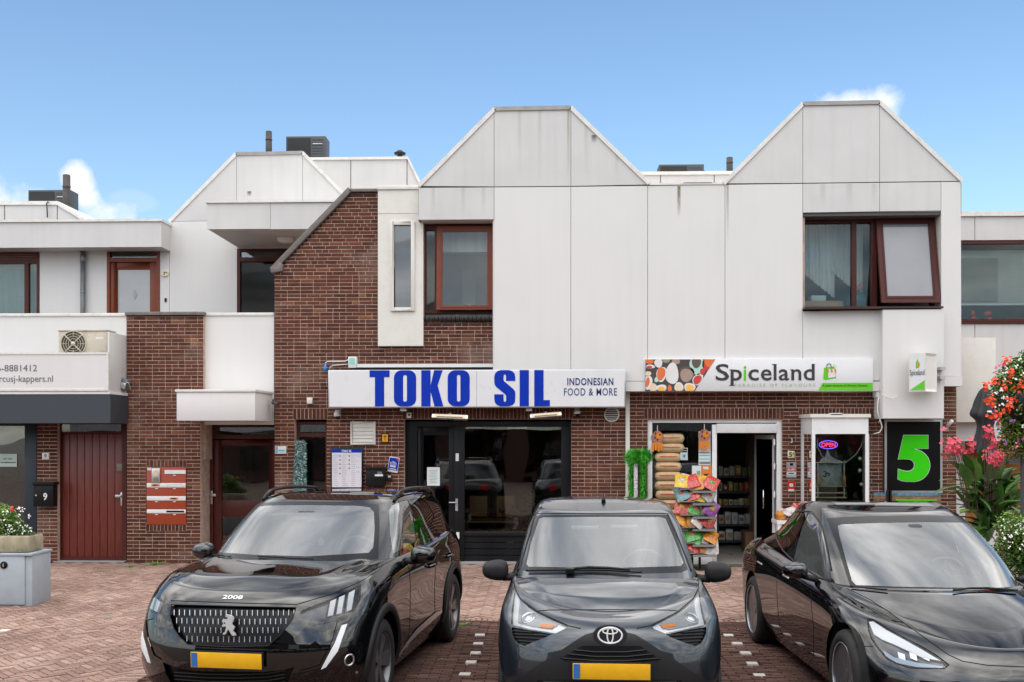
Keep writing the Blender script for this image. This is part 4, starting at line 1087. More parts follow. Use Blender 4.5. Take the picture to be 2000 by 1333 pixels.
# ================================================================== right house
def build_right():
 YR = 18.4
 root = empty('house', (W(1930, 0, YR)[0], YR, 0), 'grey white panelled house with wide window at the right edge behind the flowers', 'building')
 P = lambda pts, **k: panel(root, pts, k.pop('Y', YR), gap=.006, m=k.pop('m', MWHITE2), **k)
 P([(1790, 423), (1904, 423), (1904, 470), (1790, 470)]); P([(1904, 423), (2300, 421), (2300, 468), (1904, 470)])
 P([(1790, 633), (1904, 633), (1904, 860), (1790, 860)]); P([(1904, 633), (2300, 633), (2300, 860), (1904, 860)])
 X = lambda p: W(p, 0, YR)[0]; Z = lambda p: W(1930, p, YR)[1]
 m = MB(); m.box(X(1790), X(2300), YR + .03, 25, Z(470), Z(420)); m.box(X(1790), X(2300), YR + .03, YR + .3, Z(860), Z(633)); m.build('inner_wall', MMORTAR, root)
 MB().box(X(1790), X(2300), YR - .04, 25, Z(423), Z(414)).build('roof_edge_trim', MTRIM, root)
 fr = MB().plate_frame(X(1860), X(2290), Z(629), Z(471), .05, YR + .01, YR + .1); fr.box(X(1860), X(2290), YR - .03, YR + .02, Z(633), Z(630)); fo = fr.build('wide_window', MREDD, root)
 p = pane(root, X(1860) + .05, X(2290) - .05, Z(629) + .05, Z(471) - .05, YR + .05); p.parent = fo
 room(root, X(1860), X(2290), YR + .15, YR + 3.5, Z(632), Z(470), MROOMW)
 b = MB(); 
 for i in range(30): z = Z(590) + i*.032; b.box(X(1862), X(2290), YR + .25, YR + .26, z, z + .029)
 b.build('blind', mat('sage_blind', (.46, .50, .46), .8), root)
 MB().box(X(1862), X(2290), YR + .24, YR + .28, Z(590) - .03, Z(590)).build('blind_rail', MPVC, root)
 MB().box(X(1876), X(1960), YR + .22, YR + .235, Z(586), Z(500)).build('grey_screen', mat('grey_screen', (.27, .29, .27), .8, vary=.1), root)
 for px, py in ((1900, 612), (1901, 622), (1931, 612), (1933, 624), (1926, 613)):
  c = W(px, py, YR + .3); s = MB(); s.lathe([(0, -.05), (.04, -.03), (.05, 0), (.035, .03), (0, .045)], None, 10, (c[0], YR + .3, c[1])); s.build('window_flower', MREDF, root, smooth=True)
 # projecting white box and ground floor
 YP = 17.4; a, b = W(1868, 825, YP), W(1945, 660, YP)
 MB().box(a[0], b[0], YP, YR, a[1], b[1]).build('projecting_panel', MCREAM, root, bevel=.004)
 MB().box(a[0], X(2300), YP + .25, YR, W(0, 862, YP)[1], a[1] - .002).build('shutter_box', MWHITE2, root)
 MB().box(a[0] + .0, X(2300), YR + .3, YR + .35, 0, 2.2).build('ground_floor_wall', mat('ochre_wall', (.50, .20, .05), .7, vary=.1), root)
 m = MB(); m.box(X(1868), X(1885), YR, YR + .1, 0, 2.0); m.box(X(1930), X(1950), YR, YR + .1, 0, 2.0); m.build('white_post', MPVC, root)
 MB().box(X(1965), X(1992), YR - .1, YR + .1, W(0, 905, YR)[1], W(0, 862, YR)[1]).build('meter_box', mat('slate_blue', (.12, .17, .22), .5), root)
 return root
right = build_right()

# ================================================================== opposite side of the square (seen only in reflections, raised to block low sky from the car paint)
def build_opposite():
 root = empty('house', (0, -13, 0), 'unseen white and brick house row across the square, mirrored in the shop windows', 'building')
 m = MB(); m.box(-22, 22, -20, -13, 0, 2.3); m.box(-22, 22, -20, -13.02, 3.2, 6.3); m.build('ground_floor', mat('opposite_brick', (.10, .045, .035), .9, vary=.2), root)
 m = MB(); m.box(-22, -4, -19.9, -12.8, 2.3, 3.2); m.box(1, 22, -19.9, -12.8, 2.3, 3.2); m.box(-1.5, 2, -19.9, -12.85, 3.3, 6.0); m.build('fascia', MWHITE2, root)
 for x in (-9, 6):
  m = MB(); w = 11 if x < 0 else 7; m.add([(x, -13.02, 6), (x + w, -13.02, 6), (x + w/2, -13.02, 6 + w*.3), (x, -19, 6), (x + w, -19, 6), (x + w/2, -19, 6 + w*.3)], [(0,1,2),(3,5,4),(0,2,5,3),(1,4,5,2)]); m.build('roof', MROOF, root)
 for i in range(9):
  m = MB().box(-14 + i*3.3, -11.6 + i*3.3, -13.0, -12.96, .5, 2.5).build('shop_window', MGLASSD, root)
 return root
build_opposite()
def stain(root, px0, px1, py0, py1, Y, col, amt, nm='stain'):
 m, nt, b = new_mat(nm); N, L = nt.nodes, nt.links; out = N['Material Output']; b.inputs['Base Color'].default_value = (*col, 1); b.inputs['Roughness'].default_value = .9
 g = N.new('ShaderNodeTexCoord'); s_ = N.new('ShaderNodeSeparateXYZ'); L.new(g.outputs['Generated'], s_.inputs[0]); n = N.new('ShaderNodeTexNoise'); n.inputs['Scale'].default_value = 6; L.new(g.outputs['Generated'], n.inputs['Vector'])
 def M(op, a, b_):
  q = N.new('ShaderNodeMath'); q.operation = op; q.use_clamp = True
  for i, v in enumerate((a, b_)):
   if isinstance(v, (int, float)): q.inputs[i].default_value = v
   else: L.new(v, q.inputs[i])
  return q.outputs[0]
 x = s_.outputs[0]; e = M('MULTIPLY', M('MULTIPLY', x, M('SUBTRACT', 1.0, x)), 4.0); f = M('MULTIPLY', M('MULTIPLY', e, s_.outputs[2]), M('MULTIPLY', n.outputs[0], amt*2))
 t = N.new('ShaderNodeBsdfTransparent'); mx = N.new('ShaderNodeMixShader'); L.new(f, mx.inputs[0]); L.new(t.outputs[0], mx.inputs[1]); L.new(b.outputs[0], mx.inputs[2]); L.new(mx.outputs[0], out.inputs[0])
 a, c = W(px0, py1, Y), W(px1, py0, Y); MB().add([(a[0], Y - .003, a[1]), (c[0], Y - .003, a[1]), (c[0], Y - .003, c[1]), (a[0], Y - .003, c[1])], [(0, 1, 2, 3)]).build(nm, m, root)
stain(spice, 1322, 1330, 364, 425, YW, (.22, .17, .08), .8, 'moss_streak')
stain(spice, 1418, 1424, 360, 470, YW, (.25, .22, .18), .4, 'dirt_streak'); stain(toko, 1107, 1113, 215, 350, YW, (.3, .24, .12), .35, 'rust_streak')
stain(toko, 1154, 1166, 264, 280, YW, (.12, .12, .12), .8, 'dark_spot'); stain(left, 482, 492, 374, 384, 19.15, (.08, .08, .08), .8, 'dark_spot')
for q in (1600, 1652, 1700): stain(spice, q, q + 14, 360, 412, YW, (.3, .28, .25), .13, 'dirt_streak')
for q in (842, 900, 940, 1010, 1050, 1140, 1200): stain(toko, q, q + 9, 368 if q < 960 else 216 + max(0, q - 1115), 426 if q < 960 else 350, YW, (.32, .30, .28), .13, 'dirt_streak')
# ================================================================== signs and fittings on the wall
def thing(name, px, py, Y, label, cat, group=None, z=None):
 a = W(px, py, Y); return empty(name, (a[0], Y, a[1] if z is None else z), label, cat, group)

def heavy(ch, x0, x1, z0, z1, sw, y, m, root, name='letter'):
 """condensed heavy capital built as outline polygons"""
 w, h = x1 - x0, z1 - z0; mb = MB(); y0, y1 = y - .004, y
 def bar(pts): mb.prism([(x0 + a*w, z0 + b*h) for a, b in pts], y0, y1)
 def ringpart(a0, a1, cx0, cx1, cz0, cz1, ro, ri, n=8):
  pass
 s = sw / w; t = sw*.80/h
 def rrect(X0, X1, Z0, Z1, r, n=7):
  out = []
  for (cx, cz, a) in ((X1 - r, Z1 - r, 0), (X0 + r, Z1 - r, 90), (X0 + r, Z0 + r, 180), (X1 - r, Z0 + r, 270)):
   for k in range(n + 1): q = radians(a + 90*k/n); out.append((cx + r*cos(q), cz + r*sin(q)))
  return out
 if ch == 'T': bar([(0, 1), (0, 1 - .19), (1, 1 - .19), (1, 1)]); bar([(.5 - s/2, .81), (.5 - s/2, 0), (.5 + s/2, 0), (.5 + s/2, .81)])
 elif ch == 'I': bar([(0, 0), (1, 0), (1, 1), (0, 1)])
 elif ch == 'L': bar([(0, 0), (s, 0), (s, 1), (0, 1)]); bar([(s, 0), (1, 0), (1, .17), (s, .17)])
 elif ch == 'K':
  bar([(0, 0), (s, 0), (s, 1), (0, 1)])
  bar([(s, .40), (s, .62), (.60, 1), (.98, 1), (.70, .56)]) if False else None
  mb.prism([(x0 + a*w, z0 + b*h) for a, b in [(s, .36), (s*1.02, .60), (.58, 1), (.97, 1), (.74, .58), (.55, .50)]], y0, y1)
  mb.prism([(x0 + a*w, z0 + b*h) for a, b in [(.55, .50), (.74, .58), (1.0, 0), (.60, 0), (.42, .42)]], y0 - .0005, y1)
 elif ch == 'O':
  o = rrect(x0, x1, z0, z1, w*.34); i = rrect(x0 + sw, x1 - sw, z0 + h*.13, z1 - h*.13, (w - 2*sw)*.49)
  n = len(o); vs = [(x, y0, z) for x, z in o] + [(x, y0, z) for x, z in i] + [(x, y1, z) for x, z in o] + [(x, y1, z) for x, z in i]
  fs = []
  for k in range(n):
   j = (k+1) % n; fs += [(k, j, n+j, n+k), (2*n+k, 2*n+j, j, k), (n+k, n+j, 3*n+j, 3*n+k)]
  mb.add(vs, fs)
 elif ch == 'S':
  # centre line stroke with varying offset
  r = w*.34; q = []
  top = z1; mid = (z0 + z1)/2
  L_ = [(1.0, .70), (1.0, .80), (.97, .90), (.86, .97), (.70, 1.0), (.32, 1.0), (.14, .97), (.03, .90), (0, .80), (0, .66), (.02, .60), (.08, .54), (.52, .33), (.565, .28), (.565, .17), (.54, .13), (.50, .12), (.46, .13), (.44, .17), (.44, .33), (0, .33), (0, .20), (.03, .10), (.14, .03), (.30, 0), (.68, 0), (.86, .03), (.97, .10), (1.0, .20), (1.0, .36), (.98, .42), (.90, .48), (.47, .69), (.44, .74), (.44, .83), (.46, .87), (.50, .88), (.54, .87), (.56, .83), (.56, .70)]
  import mathutils
  pts = [Vector((x0 + a*w, z0 + b*h, 0)) for a, b in L_]
  tr = mathutils.geometry.tessellate_polygon([pts]); n = len(pts)
  mb.add([(p.x, y0, p.y) for p in pts] + [(p.x, y1, p.y) for p in pts], [tuple(t_) for t_ in tr] + [(i, (i+1) % n, (i+1) % n + n, i + n) for i in range(n)])
 o = mb.build(name, m, root); return o

def toko_sign():
 Y = YB - .42
 t = thing('shop_sign', 930, 797, Y, 'long white lightbox sign with big blue TOKO SIL letters above the dark shop front', 'sign')
 a, b = W(641, 797, Y), W(1222, 722, Y)
 MB().box(a[0], b[0], Y, YB - .14, a[1], b[1]).build('sign_box', MALU, t, bevel=.006)
 MB().box(a[0] + .02, b[0] - .02, Y - .006, Y - .001, a[1] + .018, b[1] - .018).build('sign_face', MSIGNW, t)
 for px in (931,): x = W(px, 0, Y)[0]; MB().box(x - .002, x + .002, Y - .008, Y - .005, a[1] + .02, b[1] - .02).build('face_joint', MGREY, t)
 for p in (786, 1033): x = W(p, 0, Y)[0]; MB().box(x - .05, x + .05, Y + .1, YB - .004, a[1] - .05, a[1] - .004).build('bracket', MALU, t)
 z0, z1 = W(900, 794, Y)[1], W(900, 723.5, Y)[1]; X = lambda p: W(p, 0, Y)[0]; yy = Y - .0065
 for ch, p0, p1 in (('T', 722, 761), ('O', 769.5, 813), ('K', 823, 866), ('O', 874.5, 917.5), ('S', 965.5, 1006.5), ('I', 1015, 1033), ('L', 1043.5, 1074)):
  heavy(ch, X(p0), X(p1), z0, z1, X(740) - X(722), yy, MBLUE, t)
 write('lettering', 'INDONESIAN', X(1108), X(1198), W(1150, 753, Y)[1], .115, yy, MNAVYT, t, weight=.022, spacing=1.12)
 write('lettering', 'FOOD & MORE', X(1101.5), X(1205), W(1150, 773, Y)[1], .115, yy, MNAVYT, t, weight=.006, spacing=1.12)
 # junction box, blue bulb and cables above
 Yb = YB
 j = thing('junction_box', 687, 708, Yb, 'small white junction box with green label at the left end of the white profile', 'junction box')
 bxp(MB(), 680, 696, 697, 719, Yb - .14, .13).build('box', MPVC, j, bevel=.005); bxp(MB(), 682, 693, 699, 712, Yb - .143, .003).build('label_strip', mat('mint_label', (.3, .6, .5), .5), j)
 c = MB(); P = lambda x, y: (*W(x, y, Yb - .06)[:1], Yb - .06, W(x, y, Yb - .06)[1])
 c.tube([P(680, 703), P(674, 706), P(640, 706.5), P(636, 709), P(635.5, 712)], .008, 8); c.tube([P(680, 712), P(650, 714), P(645, 717), P(644.5, 722)], .007, 8); c.build('cable', MPVC, j, smooth=True)
 bl = thing('lamp', 636, 722, Yb, 'small blue cylindrical lamp hanging at the upper left corner of the long sign', 'lamp')
 q = P(635.5, 712); MB().lathe([(.012, 0), (.014, -.02), (.028, -.035), (.030, -.09), (.022, -.11), (0, -.115)], None, 16, q).build('blue_lens', mat('blue_lens', (.01, .20, .55), .2), bl, smooth=True)
toko_sign()

def small_wall_things():
 # dome cameras
 for px, py, lb in ((659, 812, 'white dome camera under the left end of the long sign'), (1127, 807, 'white dome camera on the brickwork right of the second heater')):
  t = thing('security_camera', px, py, YB, lb, 'camera', 'dome cameras under the sign')
  cx, cz = W(px, py, YB - .1); s = MB()
  s.box(cx - .04, cx + .04, YB - .10, YB - .002, cz + .03, cz + .09); s.build('mount', MPVC, t, bevel=.01)
  MB().lathe([(0, .05), (.045, .045), (.055, .02), (.055, -.01), (.04, -.02)], None, 20, (cx, YB - .12, cz)).build('housing', MPVC, t, smooth=True)
  MB().lathe([(0, -.065), (.03, -.055), (.043, -.03), (.045, -.012), (.03, -.005)], None, 20, (cx + .01, YB - .125, cz)).build('black_dome', MBLACK, t, smooth=True)
 t = thing('siren_box', 604, 783, YB, 'small cream square box on the brick wall above the narrow window', 'alarm box')
 bxp(MB(), 599, 610, 777, 789, YB - .05, .048).build('box', MCREAM, t, bevel=.006)
 t = thing('sensor_box', 799, 811, YB, 'little grey sensor box beside the left heater under the sign', 'sensor'); bxp(MB(), 794.5, 803, 806, 817, YB - .07, .068).build('box', MPVC, t, bevel=.006)
 MB().lathe([(0, .0), (.018, .002)], RX, 12, (W(799, 0, YB - .075)[0], YB - .073, W(799, 811, YB)[1])).build('lens', MBLACK, t)
 # heaters
 for px0, px1, pyl, pyr, lb in ((843, 914, 816, 819, 'left silver terrace heater hung under the sign over the black door'), (1035, 1097, 817, 812, 'right silver terrace heater hung under the sign over the show window')):
  Y = YB - .40; t = thing('terrace_heater', (px0 + px1)/2, 817, Y, lb, 'heater', 'terrace heaters under the long sign')
  a, b = W(px0, pyl, Y), W(px1, pyr, Y); cx, cz = (a[0] + b[0])/2, (a[1] + b[1])/2; L_ = sqrt((b[0]-a[0])**2 + (b[1]-a[1])**2)/2; ang = atan2(b[1]-a[1], b[0]-a[0])
  M = Matrix.Rotation(-ang, 3, 'Y') @ Matrix.Rotation(radians(-28), 3, 'X')
  s = MB(); s.obox((cx, Y + .03, cz + .02), L_, .035, .04, M); s.build('housing', MCHROME2, t, bevel=.012)
  d = M @ Vector((0, -.037, -.01)); s = MB(); s.obox(Vector((cx, Y + .03, cz + .02)) + d, L_*.86, .003, .028, M); s.build('reflector', mat('heater_reflector', (.42, .33, .24), .3, metal=.8), t)
  d = M @ Vector((0, -.046, -.018)); s = MB(); s.obox(Vector((cx, Y + .03, cz + .02)) + d, L_*.72, .006, .006, M); s.build('heating_tube', mat('heater_tube', (.32, .29, .24), .4), t)
  s = MB(); s.box(cx - .02, cx + .02, Y + .03, YB - .002, cz + .055, cz + .08); s.build('bracket', MALU, t)
 # amber sign with caduceus like mark
 t = thing('wall_sign', 752, 855, YB, 'little amber rectangular sign with a black cross shaped mark beside the louvred vent', 'sign')
 bxp(MB(), 745, 759, 847, 865, YB - .02, .018).build('backing', MBLACK, t); bxp(MB(), 746.5, 757.5, 848.5, 863.5, YB - .023, .003).build('face', MYEL, t)
 s = MB(); bxp(s, 751.4, 752.6, 850, 861, YB - .025, .002); bxp(s, 748.5, 755.5, 852.5, 853.8, YB - .0252, .002); s.build('black_mark', MBLACK, t)
 # tilted blue licence shield with crown
 t = thing('wall_sign', 768, 907, YB, 'tilted blue and white sign with a white crown beside the black door', 'sign')
 cx, cz = W(769, 908, YB); M = Matrix.Rotation(radians(9), 3, 'Y')
 s = MB(); s.obox((cx, YB - .02, cz), .085, .006, .125, M); s.build('plate', MSIGNW, t, bevel=.01)
 s = MB(); s.obox(Vector((cx, YB - .028, cz)) + M @ Vector((0, 0, .012)), .076, .003, .100, M); s.build('blue_field', MBLUE, t)
 def mp(p): return Vector((cx, YB - .033, cz)) + M @ Vector(p)
 cr = MB(); cr.obox(mp((-.005, 0, -.022)), .045, .002, .006, M); cr.obox(mp((-.005, 0, -.036)), .045, .002, .005, M)
 for k, (x, h) in enumerate(((-.045, .035), (-.022, .05), (0, .058), (.022, .05), (.044, .035))):
  cr.obox(mp((x - .005, 0, h/2 - .012)), .0035, .002, h/2, M); cr.obox(mp((x - .005, 0, h - .008)), .007, .002, .007, M)
 cr.build('crown', MSIGNW, t)
 s = MB(); s.obox(mp((.058, -.001, .09)), .016, .002, .014, M); s.build('red_tab', MREDB, t)
 s = MB(); s.obox(mp((0, -.001, -.07)), .055, .002, .006, M); s.build('white_line', MSIGNW, t)
 # key safe
 t = thing('key_safe', 760, 934, YB, 'small grey key safe under the blue crown sign', 'key safe'); bxp(MB(), 755.5, 765, 928, 941, YB - .05, .048).build('case', MPLAS, t, bevel=.008)
 bxp(MB(), 757.5, 763.5, 929.5, 934, YB - .055, .006).build('cover', MALU, t, bevel=.003)
 # letterbox 5B
 t = thing('letterbox', 733, 936, YB, 'black letterbox with silver 5B and name strip between menu board and key safe', 'letterbox')
 bxp(MB(), 714, 752, 916, 950, YB - .12, .118).build('case', MBLACK, t, bevel=.008); bxp(MB(), 712, 753.5, 913, 917, YB - .14, .138).build('lid', MBLACK, t, bevel=.004)
 bxp(MB(), 732, 748, 927, 930.5, YB - .124, .004).build('name_strip', MPAPER, t); X = lambda p: W(p, 0, YB - .12)[0]
 write('lettering', '5B', X(737), X(746), W(740, 926, YB - .12)[1], .035, YB - .1215, MALU, t, weight=.02)
 # menu board
 t = thing('menu_board', 679, 912, YB, 'black framed menu board with blue header and small dish pictures on the brick wall', 'menu board')
 bxp(MB(), 646, 709, 874.5, 955, YB - .05, .045).build('frame', MPLASM, t, bevel=.004); bxp(MB(), 648.5, 706, 878, 952, YB - .053, .003).build('sheet', mat('menu_paper', (.66, .64, .68), .4), t)
 bxp(MB(), 648.5, 706, 878, 884.5, YB - .0545, .0015).build('header', MBLUE, t)
 X = lambda p: W(p, 0, YB - .055)[0]
 write('lettering', 'TOKO SIL', X(667), X(687), W(680, 883.3, YB - .055)[1], .034, YB - .0560, MSIGNW, t, weight=.03)
 r = random.Random(2)
 for (px, rows) in ((664, (891, 899, 907, 915, 925.5)), (682, (891, 899, 907, 915)), (696.5, (891, 901, 913, 922)), (700.5, (891, 901, 913, 922))):
  for py in rows:
   c = W(px, py, YB - .056); MB().lathe([(.0, 0), (.013 if px < 690 else .006, .001)], RX, 10, (c[0], YB - .0555, c[1])).build('dish_picture', mat('dish_brown', (.22, .12, .05), .5), t)
 ln = MB()
 for col, (a_, b_) in enumerate(((650.5, 661), (668, 679), (686, 695))):
  for i in range(17):
   py = 889 + i*3.7; bxp(ln, a_, a_ + (b_ - a_)*r.uniform(.55, 1), py, py + .8, YB - .0545, .001)
 ln.build('menu_lines', mat('menu_print', (.35, .35, .42), .6), t)['kind'] = 'stuff'
 # paper on the black door
 yf = YB + .14 + .02
 t = thing('paper_notice', 846, 931, yf, 'white paper notice on the glass of the black shop door', 'notice')
 bxp(MB(), 834, 859, 913, 949, yf - .002, .002).build('sheet', MPAPER, t); ln = MB()
 for i in range(9): bxp(ln, 838 + (i % 3), 855 - (i*7 % 5), 919 + i*3, 919.8 + i*3, yf - .0035, .001)
 ln.build('printed_lines', mat('teal_print', (.1, .35, .38), .6), t)['kind'] = 'stuff'
 # nameplate right of canopied door
 t = thing('name_plate', 548, 880, YB, 'small white name plate with blue logo on bricks right of the canopied door', 'sign')
 bxp(MB(), 537, 559, 872, 887, YB - .02, .018).build('plate', MSIGNW, t, bevel=.003); bxp(MB(), 538, 542.5, 873, 886, YB - .022, .002).build('picture', mat('blue_grey_print', (.25, .35, .45), .5), t); bxp(MB(), 544, 556, 879, 882, YB - .022, .002).build('logo_print', mat('cyan_print', (.08, .5, .6), .5), t)
 # camera on canopy
 t = thing('security_camera', 537, 786, YB, 'small grey bullet camera on the right side of the door canopy', 'camera')
 c = W(538, 788, YB - .3); MB().obox((c[0], YB - .3, c[1]), .05, .08, .022, Matrix.Rotation(.35, 3, 'Y')).build('body', MHVAC, t, bevel=.01); MB().box(c[0] - .05, c[0] - .03, YB - .32, YB - .28, c[1] - .02, c[1] + .06).build('bracket', MHVAC, t)
MCHROME2 = mat('brushed_steel', (.55, .53, .50), .28, metal=.9)
small_wall_things()

def spice_sign():
 Y = YW - .06
 t = thing('shop_sign', 1480, 765, Y, 'long white sign board with spice bowls picture and Spiceland lettering above the open shop', 'sign')
 a, b = W(1260, 764.5, Y), W(1705, 701, Y)
 MB().box(a[0], b[0], Y, YW - .002, a[1], b[1]).build('board', MSIGNW, t, bevel=.003)
 X = lambda p: W(p, 0, Y)[0]; Z = lambda p: W(1480, p, Y)[1]; yy = Y - .001
 # picture of spices: dark ground, bowls and spoons
 import mathutils
 def flat(name, pts, m, d):
  mb = MB(); mb.prism([(X(x), Z(y)) for x, y in pts], yy - d, yy - d + .0012); return mb.build(name, m, t)
 flat('picture_ground', [(1260.5, 702), (1397, 702), (1357, 764), (1260.5, 764)], mat('slate_print', (.06, .05, .05), .4), .001)
 cols = {'w': (.72, .70, .68), 'o': (.70, .16, .04), 'r': (.55, .05, .04), 'y': (.85, .45, .08), 'b': (.36, .26, .20), 'n': (.12, .08, .06), 'm': (.42, .66, .56), 'c': (.75, .58, .42), 'g': (.3, .26, .18)}
 def disc(x, y, rx, ry, c, d, rot=0.0, n=20):
  lim = lambda yv: 1397 - (yv - 702)*40/62
  pts = []
  for k in range(n):
   q = 2*pi*k/n; r_ = 1 + .06*sin(3*q + x); u, v = rx*cos(q)*r_, ry*sin(q)*r_
   xx, vv = x + u*cos(rot) - v*sin(rot), y + u*sin(rot) + v*cos(rot)
   vv = min(max(vv, 702.3), 763.7); xx = min(max(xx, 1260.8), lim(vv) - .3); pts.append((xx, vv))
  flat('spice_bowl', pts[::-1], mat('print_' + c, cols[c], .4), d)
 for args in ((1268, 706, 9, 4.5, 'o', .003), (1270, 716, 9, 4, 'w', .004), (1268, 717, 6, 2.5, 'r', .005), (1286, 709, 8, 9, 'w', .005), (1301, 704, 7, 5, 'g', .005), (1320, 706, 8, 6, 'b', .003),
    (1292, 731, 10, 15, 'w', .003, .2), (1291, 730, 8, 13, 'o', .006, .2), (1312.5, 730, 13, 21, 'w', .007), (1341, 731, 15, 16, 'n', .004), (1340.5, 733, 12.5, 13, 'b', .006),
    (1361, 713, 14, 19, 'm', .004), (1360, 708, 9, 11, 'n', .006), (1385, 710, 14, 15, 'r', .004, .5), (1385, 707, 9, 10, 'o', .006), (1372, 726, 5, 6, 'r', .006), (1363, 741, 9, 13, 'w', .004, .6), (1362, 742, 7, 10, 'r', .006, .6),
    (1266, 747, 8, 14, 'w', .004, .1), (1264.5, 747, 4, 10, 'o', .006, .2), (1276, 757, 8, 8, 'c', .005), (1292, 758, 10, 7, 'w', .006), (1292, 760, 7, 4.5, 'y', .008), (1308, 759, 4, 7, 'o', .005), (1326, 756, 9, 9, 'w', .005), (1326, 757, 7, 7, 'c', .007), (1347, 757, 11, 9, 'w', .005), (1347, 758, 8, 7, 'y', .007), (1266, 730, 6, 5, 'c', .004), (1282, 742, 4, 5, 'm', .005)):
  disc(*args)
 # Spiceland, the i in green
 zb, h = Z(743.5), Z(711.5) - Z(743.5)
 def glyphs():
  m = MDKTXT
  write('letter', 'S', X(1397.5), X(1424), zb, h, yy - .002, m, t, weight=.012)
  xs = (('p', 1427, 1449), ('c', 1461.5, 1482), ('e', 1486, 1507), ('l', 1511, 1516.5), ('a', 1521, 1541), ('n', 1545.5, 1565), ('d', 1569.5, 1591))
  for ch, a_, b_ in xs: write('letter', ch, X(a_), X(b_), zb, h, yy - .002, m, t, weight=.012)
  write('letter', 'i', X(1452.5), X(1457.5), zb, h*.95, yy - .002, MGREEN, t, weight=.02)
  # serifs on the straight stems
  s = MB()
  for a_, b_, q in ((1424.5, 1432, 722), (1424.5, 1435, 752.5), (1508, 1517, 711.5), (1585, 1592, 711.5), (1543, 1550, 722)): bxp(s, a_, b_, q, q + 1.5, yy - .004, .0015)
  s.build('serif', m, t)
 glyphs()
 write('lettering', 'PARADISE OF FLAVOURS', X(1434), X(1592), Z(755.5), .048, yy - .002, MPALEG, t, spacing=1.6)
 # green shopping bag with little striped awning
 flat('green_bag', [(1608, 741), (1609.5, 719), (1629, 716), (1633, 739), (1613, 743)], MGREEN, .003)
 s = MB(); c = X(1619); s.tube([(c - .035, yy - .004, Z(718)), (c - .03, yy - .004, Z(713)), (c, yy - .004, Z(710.5)), (c + .03, yy - .004, Z(713)), (c + .035, yy - .004, Z(718))], .005, 8); s.build('bag_handle', MDKTXT, t)
 flat('white_patch', [(1617, 727), (1630, 726), (1631.5, 737), (1618, 739)], MSIGNW, .005)
 for i, mm in enumerate((MORANGE, MSIGNW, MORANGE, MSIGNW, MORANGE)):
  x = 1614.5 + i*3.6; flat('awning_stripe', [(x, 721.5), (x + 3.4, 721.3), (x + 4.6, 728), (x + 1.4, 728.8)], mm, .006 + .0003*i)
 for q in ((1629, 713), (1633, 716), (1631, 719)): flat('sparkle', [(q[0] - 1, q[1]), (q[0], q[1] - 1.3), (q[0] + 1, q[1]), (q[0], q[1] + 1.3)], MGREEN, .003)
 flat('green_band', [(1598, 763.5), (1606.5, 748.5), (1704.6, 748.5), (1704.6, 763.5)], MGREEN, .002)
 write('lettering', 'A joint venture of Amayo Almere', X(1606), X(1694), Z(755.5), .034, yy - .0045, MDKTXT, t)
 # projecting light box
 Y = YB - .75
 t = thing('projecting_sign', 1802, 765, Y, 'small projecting light box with Spiceland logo on the white panel', 'sign')
 a, b = W(1781, 765, Y), W(1808, 690, Y); c, d = W(1830, 763, YW - .15), W(1810, 685, YW - .15)
 # box turned: printed face looks towards the camera left, frame side recessed to the right
 f0 = Vector((a[0], Y + .12)); f1 = Vector((b[0], Y)); zlo, zhi = a[1], b[1]
 th = Vector((W(1830, 0, YW - .3)[0], YW - .3)) - f1
 g0 = f0 + th*.35; g1 = f1 + th
 mb = MB(); q = [f0, f1, g1, f0 + (g1 - f1)]; mb.add([(p.x, p.y, zlo) for p in q] + [(p.x, p.y, zhi) for p in q], [(3,2,1,0), (4,5,6,7), (0,1,5,4), (2,3,7,6), (3,0,4,7)])
 e = .05; side = q[1], q[2]
 dd = (q[2] - q[1]).normalized(); inn = Vector((-dd.y, dd.x))*.03 
 if inn.x > 0: inn = -inn
 i1, i2 = q[1] + dd*.03 + inn*.6, q[2] - dd*.03 + inn*.6
 mb.add([(q[1].x, q[1].y, zlo), (q[2].x, q[2].y, zlo), (q[2].x, q[2].y, zhi), (q[1].x, q[1].y, zhi), (i1.x, i1.y, zlo + .04), (i2.x, i2.y, zlo + .04), (i2.x, i2.y, zhi - .04), (i1.x, i1.y, zhi - .04)],
  [(0,1,5,4), (1,2,6,5), (2,3,7,6), (3,0,4,7), (4,5,6,7)])
 mb.build('light_box', MCREAM, t)
 ang = atan2(f1.y - f0.y, f1.x - f0.x); Wd = (f1 - f0).length; Mx = Matrix.Translation((f0.x, f0.y, zlo)) @ Matrix.Rotation(ang, 4, 'Z'); H = zhi - zlo
 def fp(name, pts, m, dep): 
  m2 = MB().prism([(u*Wd, v*H) for u, v in pts], -.004 - dep, -.003 - dep); m2.v = [tuple(Mx @ Vector(p)) for p in m2.v]; return m2.build(name, m, t)
 fp('face', [(.04, .03), (.96, .03), (.96, .97), (.04, .97)], MSIGNW, .0)
 fp('green_corner', [(.05, .04), (.95, .04), (.95, .30)], MGREEN, .001)
 fp('green_mark', [(.40, .60), (.62, .62), (.60, .76), (.50, .86), (.42, .76)], MGREEN, .001); fp('red_mark', [(.50, .64), (.66, .66), (.64, .76), (.54, .74)], MORANGE, .002)
 write('lettering', 'Spiceland', .05*Wd, .93*Wd, .43*H, .085, -.0055, MDKTXT, t, M=Mx)
 s = MB(); s.box(W(1840, 0, YW)[0] - .14, W(1840, 0, YW)[0] - .06, YW - .3, YW - .14, zlo + .2, zlo + .25); s.box(W(1840, 0, YW)[0] - .14, W(1840, 0, YW)[0] - .06, YW - .3, YW - .14, zhi - .25, zhi - .2); s.build('bracket', MALU, t)
 # black panel with green 5
 Y = YB - .02
 t = thing('shop_sign', 1783, 892, Y, 'tall black panel in aluminium frame with a big green number 5', 'sign')
 a, b = W(1727, 963, Y), W(1840, 821, Y)
